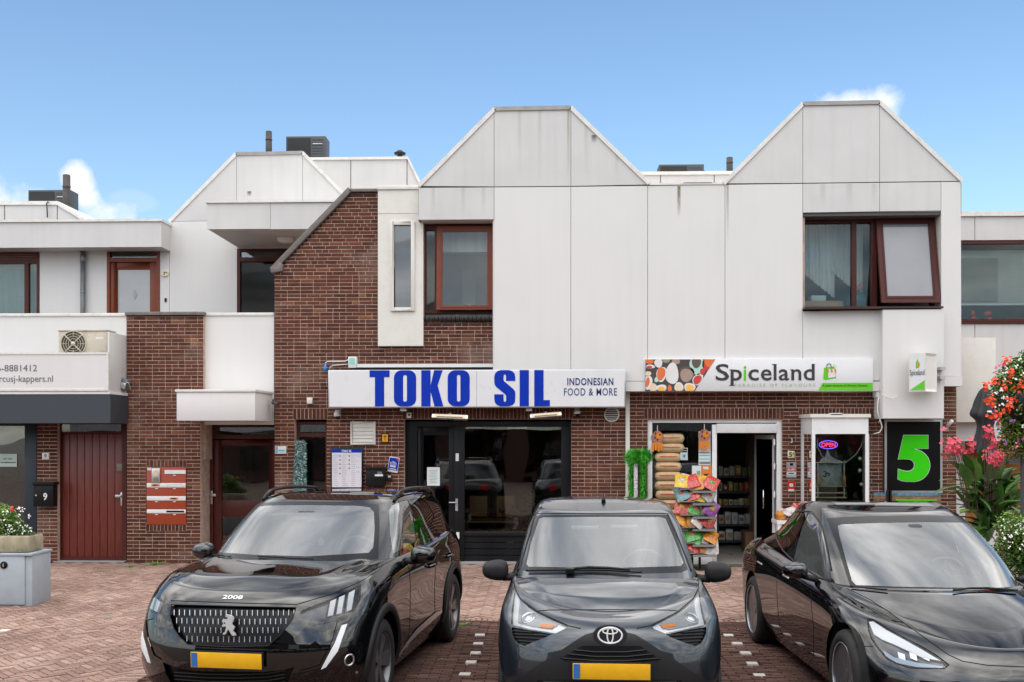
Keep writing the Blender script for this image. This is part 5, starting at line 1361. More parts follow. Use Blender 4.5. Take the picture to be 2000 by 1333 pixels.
 MB().plate_frame(a[0], b[0], a[1], b[1] + .01, .035, Y - .02, Y + .05).build('frame', MALU, t); MB().box(a[0] + .035, b[0] - .035, Y + .0, Y + .03, a[1] + .02, b[1] - .02).build('panel', mat('number_black', (.006, .006, .006), .4, spec=.15), t)
 X = lambda p: W(p, 0, Y)[0]; Z = lambda p: W(1783, p, Y)[1]
 def five(off, d, m, nm):
  # outline in photograph pixels (1752..1816, 850..941)
  P = [(1764, 851), (1813, 851), (1813, 877), (1785, 877)]
  import mathutils
  out = [(1764.5, 850.5), (1812.5, 850.5), (1812.5, 876.5), (1785.5, 876.5), (1784.5, 879)]
  for k in range(0, 15):      # outer bowl
   q = radians(100 - k*200/14); out.append((1783 + 33.0*cos(q), 909.5 - 31.5*sin(q) if True else 0))
  out += [(1770, 940.5), (1760, 939), (1753.5, 936), (1754, 916.5), (1762, 919.5), (1770, 921)]
  for k in range(0, 9):
   q = radians(-80 + k*165/8); out.append((1773.5 + 12.5*cos(q), 909.0 - 12.0*sin(q)))
  out += [(1766, 896.5), (1754, 897.5)]
  pts = [Vector((X(x), Z(y), 0)) for x, y in out]
  if off:
   n = len(pts); A = sum(pts[i].x*pts[(i+1)%n].y - pts[(i+1)%n].x*pts[i].y for i in range(n)); sg = 1 if A > 0 else -1; new = []
   for i in range(n):
    d1 = (pts[i] - pts[i-1]).normalized(); d2 = (pts[(i+1)%n] - pts[i]).normalized(); nn = Vector((d1.y + d2.y, -d1.x - d2.x, 0)).normalized()*sg; new.append(pts[i] + nn*off)
   pts = new
  tr = mathutils.geometry.tessellate_polygon([pts]); n = len(pts); y0 = Y - d
  MB().add([(p.x, y0, p.y) for p in pts] + [(p.x, y0 + .002, p.y) for p in pts], [tuple(k) for k in tr] + [(i, (i+1) % n, (i+1) % n + n, i + n) for i in range(n)]).build(nm, m, t)
 five(.008, .004, MSIGNW, 'number_outline'); five(0, .008, MGREEN5, 'number')
 # house number plate 5, alarm stickers
 t = thing('number_plate', 1545, 888, YB, 'small yellow plate with number 5 on the brick pier beside the bay window', 'number plate')
 bxp(MB(), 1538.5, 1552, 881, 895, YB - .015, .013).build('plate', mat('plate_yellow', (.75, .70, .42), .4), t, bevel=.006); X = lambda p: W(p, 0, YB - .02)[0]
 write('lettering', '5', X(1541), X(1547), W(1545, 892.5, YB)[1], .075, YB - .0165, MBLACK, t, weight=.02); write('lettering', 'A', X(1548), X(1550.5), W(1545, 888, YB)[1], .03, YB - .0165, MBLACK, t, weight=.02)
 t = thing('alarm_sign', 1545, 918, YB, 'grey and red alarm sign with a red band under the house number', 'sign')
 bxp(MB(), 1536, 1555.5, 903, 933, YB - .012, .01).build('plate', MALU, t); bxp(MB(), 1536.5, 1555, 914, 921, YB - .014, .002).build('red_band', MREDB, t); bxp(MB(), 1537.5, 1554, 922, 928, YB - .014, .002).build('white_band', MSIGNW, t)
 write('lettering', 'ALARM', X(1538), X(1553), W(1545, 920, YB)[1], .04, YB - .0155, MSIGNW, t, weight=.02)
 bxp(MB(), 1543, 1549, 905, 910, YB - .014, .002).build('black_mark', MBLACK, t); bxp(MB(), 1540, 1551, 924, 926, YB - .0155, .002).build('dark_line', MBLACK, t)
 t = thing('sticker', 1545, 949, YB, 'red square sticker with white heart on the brick pier', 'sticker')
 bxp(MB(), 1538.5, 1552, 940, 956, YB - .008, .006).build('red_face', MREDB, t); bxp(MB(), 1542, 1549, 945, 951, YB - .0095, .002).build('white_mark', MSIGNW, t); bxp(MB(), 1540, 1551, 956, 960, YB - .008, .006).build('white_strip', MPAPER, t)
 t = thing('wall_hook', 1547, 861, YB, 'tiny white hook on brickwork above the number plate', 'hook'); c = W(1547, 861, YB - .03)
 MB().tube([(c[0], YB, c[1] + .03), (c[0], YB - .03, c[1] + .025), (c[0], YB - .03, c[1] - .03), (c[0] - .02, YB - .03, c[1] - .035)], .008, 8).build('hook', MPVC, t)
 # cable loop by the panel
 t = thing('cable_loop', 1719, 790, YB, 'loose grey cables looping down beside the right end of the sign', 'cable')
 P = lambda x, y, d=.3: (W(x, y, YB - d)[0], YB - d, W(x, y, YB - d)[1])
 bxp(MB(), 1712, 1722, 764, 776, YB - .25, .2).build('box', MPVC, t, bevel=.004)
 c = MB(); c.tube([P(1716, 776), P(1714, 790), P(1714, 806), P(1719, 820), P(1723, 835), P(1718, 845), P(1706, 848)], .010, 8); c.tube([P(1719, 776), P(1722, 800), P(1720, 818), P(1716, 826)], .008, 8)
 c.tube([P(1722, 770, .5), P(1732, 776, .5), P(1742, 779, .5), P(1749, 776, .5), P(1751, 773, .5)], .007, 8); c.build('cable', MCREAM, t, smooth=True)
 t = thing('wall_lamp_bracket', 1848, 831, YB, 'short white tube bracket on the narrow brick pier right of the number panel', 'bracket')
 bxp(MB(), 1842, 1853, 832, 843, YB - .02, .018).build('plate', MGREY, t); c = W(1847, 835, YB); MB().tube([(c[0], YB - .01, c[1]), (c[0] + .04, YB - .16, c[1] + .10)], .028, 12).build('tube', MPVC, t, smooth=True)
spice_sign()

def left_things():
 YA = YB/1.043
 t = thing('shop_sign', 100, 765, YA, 'white fascia sign with grey phone number and web address at the left edge', 'sign')
 Y = YA - .03; X = lambda p: W(p, 0, Y)[0]; Z = lambda p: W(100, p, Y)[1]
 MB().plate_frame(X(-300), X(212), Z(764), Z(689), .03, Y - .01, Y + .025).build('frame', MTRIM, t); MB().box(X(-300), X(212) - .03, Y, Y + .02, Z(764) + .03, Z(689) - .03).build('board', MWHITE, t)
 write('lettering', '036-8881412', X(-25), X(72.5), Z(725.5), Z(713) - Z(725.5), Y - .0015, MGTXT, t)
 write('lettering', 'www.marcusj-kappers.nl', X(-62), X(103.5), Z(746), Z(733.5) - Z(746), Y - .0015, MGTXT, t)
 # air conditioner behind the sign
 Y = YA + .08; t = thing('air_conditioner', 160, 690, Y, 'weathered cream air conditioner with round fan grille standing behind the fascia sign', 'air conditioner')
 a, b = W(114, 700, Y), W(210, 647, Y)
 MB().box(a[0], b[0], Y, Y + .3, a[1] - .1, b[1]).build('casing', MDIRTYCREAM, t, bevel=.012); MB().box(a[0] - .012, b[0] + .012, Y - .012, Y + .31, b[1] + .001, b[1] + .02).build('lid', MDIRTYCREAM, t, bevel=.005)
 cx, cz = W(144, 672, Y); r_ = .20
 MB().lathe([(r_, .002), (0, .003)], RX, 32, (cx, Y, cz)).build('fan_opening', mat('fan_dark', (.09, .075, .06), .7), t)
 g = MB()
 for k in range(8): 
  q = k*pi/4 + pi/4; e = (cx + r_*cos(q), Y - .02, cz + r_*sin(q)); 
  if k % 2 == 0: g.tube([(cx, Y - .02, cz), e], .008, 6)
  else: g.tube([(cx + .5*r_*cos(q), Y - .02, cz + .5*r_*sin(q)), e], .004, 6)
 for rr in (r_, .8*r_, .6*r_, .4*r_): g.tube([(cx + rr*cos(2*pi*k/28), Y - .018, cz + rr*sin(2*pi*k/28)) for k in range(28)], .004 if rr < r_ else .008, 6, closed=True)
 g.lathe([(.035, .015), (.035, .03), (0, .034)], RX, 16, (cx, Y, cz)); g.build('fan_grille', MDIRTYCREAM, t, smooth=True)
 bxp(MB(), 187, 202, 659, 663, Y - .002, .003).build('label_strip', MPAPER, t)
 # flood lamp at the corner
 t = thing('flood_lamp', 243, 752, YB, 'small grey flood lamp fixed between fascia and brick pillar', 'lamp'); c = W(245, 752, YB - .1)
 s = MB(); s.obox((c[0], YB - .14, c[1]), .065, .07, .10, Matrix.Rotation(.25, 3, 'Y')); s.build('housing', MZINC, t, bevel=.03); s = MB(); s.obox((c[0] + .01, YB - .225, c[1] - .02), .05, .02, .05, Matrix.Rotation(.25, 3, 'Y')); s.build('reflector', MALU, t, bevel=.015)
 s = MB(); s.tube([(c[0] + .03, YB - .2, c[1] + .05), (c[0] + .10, YB - .2, c[1] + .02), (c[0] + .11, YB - .16, c[1] - .08)], .008, 8); s.build('bracket', MALU, t)
 # number plates and boxes
 ys = YB + .05
 t = thing('number_plate', 88, 891, ys, 'small white plate with number 9 on the brick strip beside the red door', 'number plate')
 bxp(MB(), 82, 95.5, 885, 898, ys - .02, .018).build('plate', MPVC, t, bevel=.004); X = lambda p: W(p, 0, ys - .02)[0]; write('lettering', '9', X(86.5), X(91), W(88, 894.5, ys)[1], .06, ys - .0215, MBLACK, t)
 t = thing('letterbox', 83, 966, ys, 'black letterbox with big white number 9 on brick strip left of the red door', 'letterbox')
 bxp(MB(), 65, 104, 947, 990, ys - .16, .158).build('case', MBLACK, t, bevel=.01); bxp(MB(), 63, 105.5, 942, 948, ys - .19, .188).build('lid', MBLACK, t, bevel=.006)
 X = lambda p: W(p, 0, ys - .16)[0]; write('lettering', '9', X(84.5), X(92.5), W(88, 977, ys - .16)[1], .115, ys - .1615, MSIGNW, t, weight=.03)
 c = W(66.5, 968, ys - .17); MB().lathe([(.014, 0), (.014, .008), (0, .009)], RX, 12, (c[0] + .03, ys - .16, c[1])).build('lock', MALU, t)
 t = thing('door_keypad', 233, 912, YB, 'small grey keypad on the red boarded door above its handle', 'keypad'); yd = YB + .16 + .02
 bxp(MB(), 227.5, 238.5, 906, 921.5, yd - .03, .028).build('case', mat('keypad_grey', (.16, .15, .13), .5), t, bevel=.012)
 # mailbox wall unit
 Y = YB - .01
 t = thing('mailbox_unit', 324, 969, Y, 'brick red mailbox and intercom unit with white strips set in the brick pillar', 'mailbox')
 a, b = W(286.5, 1025, Y), W(363, 913, Y)
 MB().box(a[0], b[0], Y, Y + .25, a[1], b[1]).build('case', MBOXRED, t, bevel=.003)
 X = lambda p: W(p, 0, Y)[0]; Z = lambda p: W(324, p, Y)[1]
 for q0, q1 in ((944, 952.5), (969.5, 978), (995.5, 1003)):
  MB().box(X(287), X(363), Y - .010, Y - .001, Z(q1), Z(q0)).build('white_strip', MPVC, t, bevel=.002)
 for x0, x1, q0, q1, m_ in ((322, 363, 918.5, 926, MPVC), (325.5, 361, 945.5, 951, MSIGNW), (325.5, 360, 997.5, 1001, MBLACK)):
  MB().box(X(x0), X(x1), Y - .014, Y - .0105 if m_ is not MPVC else Y - .001, Z(q1), Z(q0)).build('letter_flap', m_, t)
 for x0, x1, q in ((296, 312, 948), (332, 348, 974)):
  MB().box(X(x0), X(x1), Y - .016, Y - .0105, Z(q + 2.0), Z(q - 2.0)).build('name_label', MORANGE, t); MB().box(X(x0 + 3), X(x1 - 4), Y - .017, Y - .0165, Z(q + 1), Z(q - 1)).build('label_text', MBLACK, t)
 for x in (306, 341):
  for q in (954, 979.5, 1004.5): MB().box(X(x - 2.5), X(x + 2.5), Y - .012, Y - .001, Z(q + 1.5), Z(q)).build('card_holder', MPVC, t)
 MB().box(X(341 - 2.5), X(341 + 2.5), Y - .012, Y - .001, Z(929.5), Z(928)).build('card_holder', MPVC, t)
 ic = MB().box(X(297.5), X(313.5), Y - .03, Y - .001, Z(943), Z(915)).build('intercom', MALU, t, bevel=.004); q = MB().box(X(302), X(309), Y - .032, Y - .0305, Z(930), Z(919)).build('button_label', mat('pale_orange', (.75, .5, .3), .5), t); q.parent = ic
 for k in range(4): q = MB().box(X(301), X(311), Y - .031, Y - .0303, Z(934.6 + k*2), Z(933.6 + k*2)).build('speaker_slot', MHVAC, t); q.parent = ic
 MB().box(X(287.5), X(296), Y - .003, Y - .001, Z(919), Z(914)).build('white_sticker', MSIGNW, t)
 # 7A plate and bell upstairs
 YU = 19.15; t = thing('number_plate', 322, 535, YU, 'small yellow oval plate numbered 7A beside the upstairs door', 'number plate')
 c = W(322.5, 535, YU); m = MB(); m.prism([(c[0] + .062*max(-1, min(1, 1.25*cos(q*pi/10))), c[1] + .056*sin(q*pi/10)) for q in range(20)], YU - .03, YU - .002); m.build('plate', mat('plate_yellow', (.75, .70, .42), .4), t)
 X = lambda p: W(p, 0, YU - .03)[0]; write('lettering', '7', X(319), X(323.5), W(320, 539, YU)[1], .065, YU - .0315, MBLACK, t, weight=.01); write('lettering', 'A', X(324), X(327), W(320, 535, YU)[1], .028, YU - .0315, MBLACK, t, weight=.01)
 t = thing('door_bell', 323, 586, YU, 'tiny black door bell under the oval number plate upstairs', 'door bell'); bxp(MB(), 321, 325, 582.5, 589.5, YU - .02, .018).build('case', MBLACK, t, bevel=.004)
 # paper in the navy window
 yn = YB + .13; t = thing('paper_notice', 16, 899, yn, 'pale green paper notice behind glass of the navy shop front', 'notice'); bxp(MB(), -6, 33, 887, 912, yn - .002, .002).build('sheet', mat('mint_paper', (.50, .62, .54), .6), t)
 X = lambda p: W(p, 0, yn - .003)[0]; write('lettering', 'no visa', X(7), X(24), W(16, 898, yn)[1], .032, yn - .003, MBLACK, t); write('lettering', 'no mastercard', X(2), X(30), W(16, 905, yn)[1], .032, yn - .003, MBLACK, t)
 # grey cabinet and planter
 Yc = 12.35
 a, b = W(-60, 1200, Yc), W(60, 1086, Yc)
 zc = W(30, 1086, Yc)[1]
 t = empty('utility_cabinet', ((a[0] + b[0])/2, Yc, 0), 'blue grey street cabinet with round lock at the left edge of the square', 'cabinet')
 MB().box(a[0], W(48, 0, Yc)[0], Yc, Yc + .02, .02, zc).build('door', MCAB, t, bevel=.006)
 MB().box(a[0], W(61, 0, Yc)[0], Yc + .021, Yc + .5, 0.0, zc).build('case', MCAB, t, bevel=.008); MB().box(a[0] - .02, W(63, 0, Yc)[0], Yc - .015, Yc + .52, zc + .001, zc + .03).build('lid', MCAB, t, bevel=.006)
 c = W(8, 1104, Yc); MB().lathe([(.045, .0), (.045, .012), (.03, .018), (0, .018)], RX, 20, (c[0], Yc, c[1])).build('lock', MBLACK, t, smooth=True); MB().box(c[0] - .006, c[0] + .006, Yc - .024, Yc - .018, c[1] - .02, c[1] + .02).build('key_slot', MALU, t)
 z2 = W(30, 1048, Yc)[1]
 t = empty('planter_trough', ((a[0] + b[0])/2 - .05, Yc, zc + .03), 'mossy concrete trough with white flowers on top of the grey cabinet', 'planter')
 MB().box(a[0], W(53.5, 0, Yc)[0], Yc + .03, Yc + .42, zc + .032, z2).build('trough', MCONC, t, bevel=.03); MB().box(a[0] + .04, W(50, 0, Yc)[0], Yc + .07, Yc + .38, z2 - .03, z2 + .003).build('soil', MSAND, t)
left_things()

def roof_things():
 def ac(px0, px1, py0, py1, Y, lb, fan=True):
  t = thing('air_conditioner', (px0 + px1)/2, py1, Y, lb, 'air conditioner', 'air conditioners on the flat roofs')
  a, b = W(px0, py1 + 14, Y), W(px1, py0, Y); w = b[0] - a[0]
  MB().box(a[0], b[0], Y, Y + .38, a[1], b[1]).build('casing', MHVAC, t, bevel=.01)
  MB().box(a[0] + .03, a[0] + w*.62, Y - .01, Y - .001, a[1], b[1] - .04).build('fan_opening', mat('fan_black', (.012, .012, .013), .6), t)
  for i in range(7):
   z = b[1] - .08 - i*.055
   if z > a[1]: MB().box(a[0] + w*.66, b[0] - .05, Y - .008, Y - .001, z, z + .03).build('slat', MHVAC, t, bevel=.003)
  MB().box(a[0] + w*.68, a[0] + w*.92, Y - .012, Y - .0085, b[1] - .16, b[1] - .145).build('badge', MALU, t)
  MB().box(b[0] + .001, b[0] + .05, Y + .1, Y + .3, a[1], a[1] + .22).build('side_cover', MHVAC, t, bevel=.02)
 ac(558.5, 636, 266, 312, 20.2, 'dark grey air conditioner on the flat roof behind the brick gable, beside the flue')
 ac(55, 138, 371, 415, 22.0, 'dark grey air conditioner on the far left flat roof in front of the cloud')
 ac(1287, 1375, 321, 338, 21.2, 'dark grey air conditioner barely showing above the parapet between the white gables')
 def flue(px, py0, py1, Y, r, lb):
  t = thing('flue_pipe', px, py1, Y, lb, 'flue pipe', 'flue pipes on the roofs'); c = W(px, py0, Y); d = W(px, py1 + 10, Y); h = c[1] - d[1]
  MB().lathe([(r, 0), (r, h*.70)], None, 20, (c[0], Y, d[1])).build('pipe', mat('flue_dark', (.05, .045, .04), .7), t, smooth=True)
  MB().lathe([(r*1.08, h*.70), (r*1.08, h*.74), (r, h*.745), (r*.98, h*.97), (r*.9, h), (r*.7, h), (r*.7, h*.9)], None, 20, (c[0], Y, d[1])).build('cap', mat('flue_cap', (.07, .06, .055), .7), t, smooth=True)
 flue(525, 257, 305, 20.0, .062, 'brown black flue pipe on the roof left of the upper air conditioner')
 flue(130, 342, 415, 21.8, .078, 'tall dark flue pipe in front of the far left air conditioner')
 flue(1425, 308, 335, 21.0, .066, 'short dark flue pipe in the valley between the two white gables')
 t = thing('roof_vent', 782, 305, 20.5, 'small black mushroom vent on the low white roof block', 'roof vent'); c = W(781, 313, 20.5)
 MB().lathe([(.09, 0), (.05, .06), (.05, .10), (.11, .11), (.12, .14), (.08, .16), (.05, .19), (0, .20)], None, 20, (c[0], 20.5, c[1])).build('mushroom_cap', MPLAS, t, smooth=True)
 t = thing('cable_hook', 94, 410, 20.3, 'bent dark cable hooked over the parapet below the far left air conditioner', 'cable'); P = lambda x, y: (W(x, y, 20.33)[0], 20.33, W(x, y, 20.33)[1])
 MB().tube([P(92.5, 425), P(92, 410), P(91, 398), P(93, 394.5), P(96, 396)], .012, 8).build('cable', MPLAS, t, smooth=True)
roof_things()

ORD = 'first second third fourth fifth sixth seventh eighth ninth tenth eleventh twelfth thirteenth fourteenth'.split()
def goods():
 r = random.Random(4)
 # stack of rice bags behind the glass
 yg = YB + .25; X = lambda p: W(p, 0, yg)[0]; Z = lambda p: W(1300, p, yg)[1]
 me = {}
 def bag_mesh(w, d, h, seed):
  m = MB(); n, k = 14, 10; vs = []; rr = random.Random(seed)
  for i in range(n + 1):
   u = -1 + 2*i/n; e = (1 - abs(u)**9)**.5 if abs(u) < 1 else 0; e = max(e, .18)
   for j in range(k):
    q = 2*pi*j/k; yy = cos(q); zz = sin(q); yy = math.copysign(abs(yy)**.7, yy); zz = math.copysign(abs(zz)**.7, zz)
    vs.append((u*w/2, yy*d/2*(.6 + .4*e), zz*h/2*e*(1 + rr.uniform(-.05, .05))))
  fs = [(i*k + j, i*k + (j+1) % k, (i+1)*k + (j+1) % k, (i+1)*k + j) for i in range(n) for j in range(k)] + [tuple(range(k-1, -1, -1)), tuple(n*k + j for j in range(k))]
  m.add(vs, fs); return m
 base = bag_mesh(X(1329) - X(1276), .38, .185, 1)
 MBAG = mat('tan_sack', (.56, .40, .22), .5, vary=.12, scale=14); MBAGR = mat('sack_red_print', (.52, .10, .06), .5, vary=.5, scale=60)
 bm_ = base.mesh('sack'); bm_.materials.append(MBAG); bm_.polygons.foreach_set('use_smooth', [True]*len(bm_.polygons))
 st = MB(); wd = X(1329) - X(1276)
 for s_ in (-1, 1): pass
 st = bag_mesh((X(1329) - X(1276))*.78, .392, .05, 2).mesh('print_band'); st.materials.append(MBAGR); st.polygons.foreach_set('use_smooth', [True]*len(st.polygons))
 i = 0; py = 857.0
 while py < 1075:
  off = .12 if i < 2 else 0
  wx = 1303 + (6 if i < 2 else r.uniform(-1, 1))
  e = empty('rice_sack', (W(wx, 0, yg)[0], yg, Z(py)), 'tan rice sack with red print, %s from the top of the window stack' % ORD[i], 'sack', 'rice sacks stacked behind the shop window')

  o = bpy.data.objects.new('sack', bm_); COL.objects.link(o); o.parent = e; o.rotation_euler = (0, r.uniform(-.02, .02), r.uniform(-.04, .04))
  q = bpy.data.objects.new('print_band', st); COL.objects.link(q); q.parent = e; q.location = (0, -.004, .012); q.rotation_euler = o.rotation_euler
  py += 18.2; i += 1
 # pumpkin shaped paper decorations
 for px, py, lb in ((1284, 865, 'orange and brown paper decoration hanging at the left in the shop window'), (1375.5, 862, 'orange and brown paper decoration hanging at the right in the shop window')):
  Y = YB + .05; t = thing('hanging_decoration', px, py, Y, lb, 'decoration', 'paper decorations in the shop window'); c = W(px, py, Y)
  m = MB(); m.prism([(c[0] + .095*(1 + .08*cos(4*q))*cos(q), c[1] + .085 + .11*sin(q)) for q in [2*pi*k/24 for k in range(24)]], Y - .012, Y - .004); m.build('brown_face', mat('mauve_card', (.36, .17, .13), .7), t)
  m = MB(); m.prism([(c[0] + .05*cos(q) + .02, c[1] + .11 + .055*sin(q)) for q in [2*pi*k/16 for k in range(16)]], Y - .016, Y - .013); m.build('orange_patch', MORANGE, t)
  for k in range(4): x = c[0] - .07 + k*.045; MB().prism([(x - .024, c[1] - .0), (x - .02, c[1] - .14 + .02*(k % 2)), (x + .012, c[1] - .15 + .02*(k % 2)), (x + .022, c[1] + .0)], Y - .018 - .001*k, Y - .014).build('orange_fringe', MORANGE, t)
  for dx, dz in ((-.03, .15), (.04, .13), (0, .05), (-.04, .08)): MB().prism([(c[0] + dx - .014, c[1] + dz), (c[0] + dx, c[1] + dz - .022), (c[0] + dx + .014, c[1] + dz), (c[0] + dx, c[1] + dz + .022)], Y - .019, Y - .0165).build('dark_spot', MREDD, t)
  MB().tube([(c[0], Y - .008, c[1] + .19), (c[0], Y - .008, c[1] + .28)], .006, 6).build('cord', MPVC, t)
 # notices in the window
 def note(px0, px1, py0, py1, m, lb, lines=None, Y=YB + .095):
  t = thing('paper_notice', (px0 + px1)/2, (py0 + py1)/2, Y, lb, 'notice'); bxp(MB(), px0, px1, py0, py1, Y, .003).build('sheet', m, t)
  for (a, b, c, d, mm) in (lines or []): bxp(MB(), a, b, c, d, Y - .002, .0015).build('print', mm, t)
 note(1329, 1343, 875.5, 899, MPAPER, 'small notice with black header and pale blue body in the shop window', [(1330, 1342, 876.5, 880, MBLACK), (1330, 1342, 881, 884, MBLACK), (1331, 1341.5, 885, 898, mat('pale_blue', (.45, .58, .66), .6)), (1335, 1337.5, 889, 894, MBLACK)])
 note(1364.5, 1388, 843, 909, MPAPER, 'tall white poster with blue and grey lines under the right paper decoration', [(1366, 1386, 883, 886, MGREY), (1366, 1386, 889, 891, mat('cyan_print', (.08, .5, .6), .5)), (1366, 1386, 896, 898, mat('cyan_print', (.08, .5, .6), .5)), (1366, 1387, 902, 907, MGREY)], Y=YB + .1)
 note(1351.5, 1370, 910, 936, MPAPER, 'white sheet with green picture in the shop window beside the orange poster', [(1361, 1368, 920, 928, mat('olive_print', (.3, .35, .15), .6))])
 note(1371, 1390, 909.5, 946, MORANGE, 'orange poster with a dark phone picture behind the snack rack', [(1373, 1384, 912, 917, MSIGNW), (1375, 1384, 926, 940, MBROWN), (1377, 1382, 929, 935, MPAPER)])
 # shelves inside the dark shop
 ys = YB + 2.6
 t = thing('shop_shelves', 1450, 1080, ys, 'dark shelving full of packed goods inside the open spice shop', 'shelves', z=0)
 x0, x1 = W(1402, 0, ys)[0], W(1496, 0, ys)[0]
 for q in (930, 960, 988, 1024, 1056): z = W(1450, q, ys)[1]; MB().box(x0, x1, ys, ys + .4, z - .02, z).build('shelf', MHVAC, t); MB().box(x0, x1, ys - .01, ys - .001, z - .04, z + .0).build('price_rail', MHVAC, t)
 for x in (x0, x1): MB().box(x - .02, x + .02, ys, ys + .42, 0, 2.0).build('upright', MHVAC, t)
 MB().box(x0 - .5, x1 + .6, ys + .42, ys + .46, 0, 2.6).build('back_board', MROOMD, t)
 cl = [(.55, .52, .46), (.5, .12, .05), (.7, .65, .5), (.15, .3, .08), (.6, .4, .08), (.3, .08, .05), (.7, .7, .68)]
 ms = [mat('pack_%s' % n, c, .35) for n, c in zip(('beige', 'rust', 'cream', 'green', 'ochre', 'maroon', 'white'), cl)]
 k = 0
 for q, n, hh in ((930, 8, .2), (960, 9, .17), (988, 9, .14), (1024, 7, .22), (1056, 6, .2)):
  z = W(1450, q, ys)[1]
  for i in range(n):
   w = (x1 - x0)/n; e = empty('goods_pack', (x0 + (i + .5)*w, ys + .12, z), 'wrapped goods pack, %s from the left on the %s shelf inside the shop' % (ORD[i], ORD[(930, 960, 988, 1024, 1056).index(q)]), 'pack', 'packs on the shop shelves')
   h = hh*r.uniform(.75, 1.05); m = ms[r.choice((0, 2, 6, 0)) if q in (1024, 1056) else r.randrange(7)]
   MB().box(x0 + i*w + .008, x0 + (i+1)*w - .008, ys + .02, ys + .2, z, z + h).build('pack', m, e, bevel=.012); bxp_ = MB().box(x0 + i*w + .03, x0 + (i+1)*w - .03, ys + .014, ys + .019, z + h*.3, z + h*.7).build('pack_label', ms[(k*3) % 7], e); k += 1
 yb = YB + 1.6
 for (a, b, c, d, m, lb) in ((1474, 1494, 1018, 1046, MCARD, 'upper brown carton inside the open shop door'), (1456, 1477, 1040, 1098, MCARD, 'large brown carton standing on the floor inside the shop door'), (1478, 1500, 1004, 1018, MPAPER, 'white patterned carton on top of the brown carton inside the door'), (1474, 1500, 1046, 1075, mat('kraft', (.28, .16, .09), .8), 'brown carton below the white one inside the open shop door')):
  t = thing('carton', (a + b)/2, d, yb, lb, 'carton'); bxp(MB(), a, b, c, d, yb, .35).build('box', m, t, bevel=.006); bxp(MB(), a + 3, a + 8, (c + d)/2, (c + d)/2 + 4, yb - .002, .002).build('label_sticker', MSIGNW, t)
 # snack rack outside
 Yk = YB - .55; t = thing('snack_rack', 1360, 1100, Yk, 'black wire snack rack with slanted shelves standing before the spice shop window', 'rack', z=0)
 x0, x1 = W(1326, 0, Yk)[0], W(1392, 0, Yk)[0]; xm = W(1366.5, 0, Yk)[0]; zt = W(1360, 937, Yk)[1]; xn = W(1357, 0, Yk)[0]
 MB().box(xm - .018, xm + .018, Yk - .02, Yk + .02, 0.02, zt).build('pole', MBLACK, t); MB().box(xn - .016, xn + .016, Yk + .25, Yk + .29, 0.02, zt).build('pole', MBLACK, t)
 MB().box(xm - .3, xm + .2, Yk - .15, Yk + .3, 0, .02).build('foot', MBLACK, t)
 packs = [((.75, .05, .04), 'red'), ((.85, .35, .03), 'orange'), ((.75, .72, .68), 'white'), ((.06, .45, .06), 'leaf green'), ((.85, .62, .05), 'yellow'), ((.3, .08, .4), 'purple'), ((.2, .45, .5), 'teal')]
 pm = [mat('snack_' + n.replace(' ', '_'), [q*.6 for q in c], .25, vary=.35, scale=22, dirt=((.7, .62, .5), (.6, .04, .02), (.6, .1, .04))[i % 3], dirt_amt=.6) for i, (c, n) in enumerate(packs)]
 def pillow(m, c, w, h, rot, seed):
  rr = random.Random(seed); n = 8; vs = []
  for s_ in (-1, 1):
   for i in range(n + 1):
    for j in range(n + 1):
     u, v = -1 + 2*i/n, -1 + 2*j/n; b = (1 - u**4)*(1 - v**2)*.03 + rr.uniform(-.003, .003)
     if abs(u) == 1 or abs(v) == 1: b = 0
     vs.append(c + rot @ Vector((u*w/2, s_*b, v*h/2*(1 - .06*(1 - v*v)) )))
  k = (n+1)**2; fs = []
  for i in range(n):
   for j in range(n):
    a = i*(n+1) + j; fs.append((a, a+n+1, a+n+2, a+1)); a += k; fs.append((a, a+1, a+n+2, a+n+1))
  m.add(vs, fs)
 rows = [(948, 'ywr', 'oyr'), (972, 'twr', 'yw'), (998, 'rwr', 'gwp'), (1022, 'oro', 'wr'), (1052, 'gwg', 'gwo'), (1072, 'rwr', 'row'), (1098, 'ror', 'oro'), (1118, 'rwo', 'rrw')]
 mp = {'r': 0, 'o': 1, 'w': 2, 'g': 3, 'y': 4, 'p': 5, 't': 6}; sd = 0
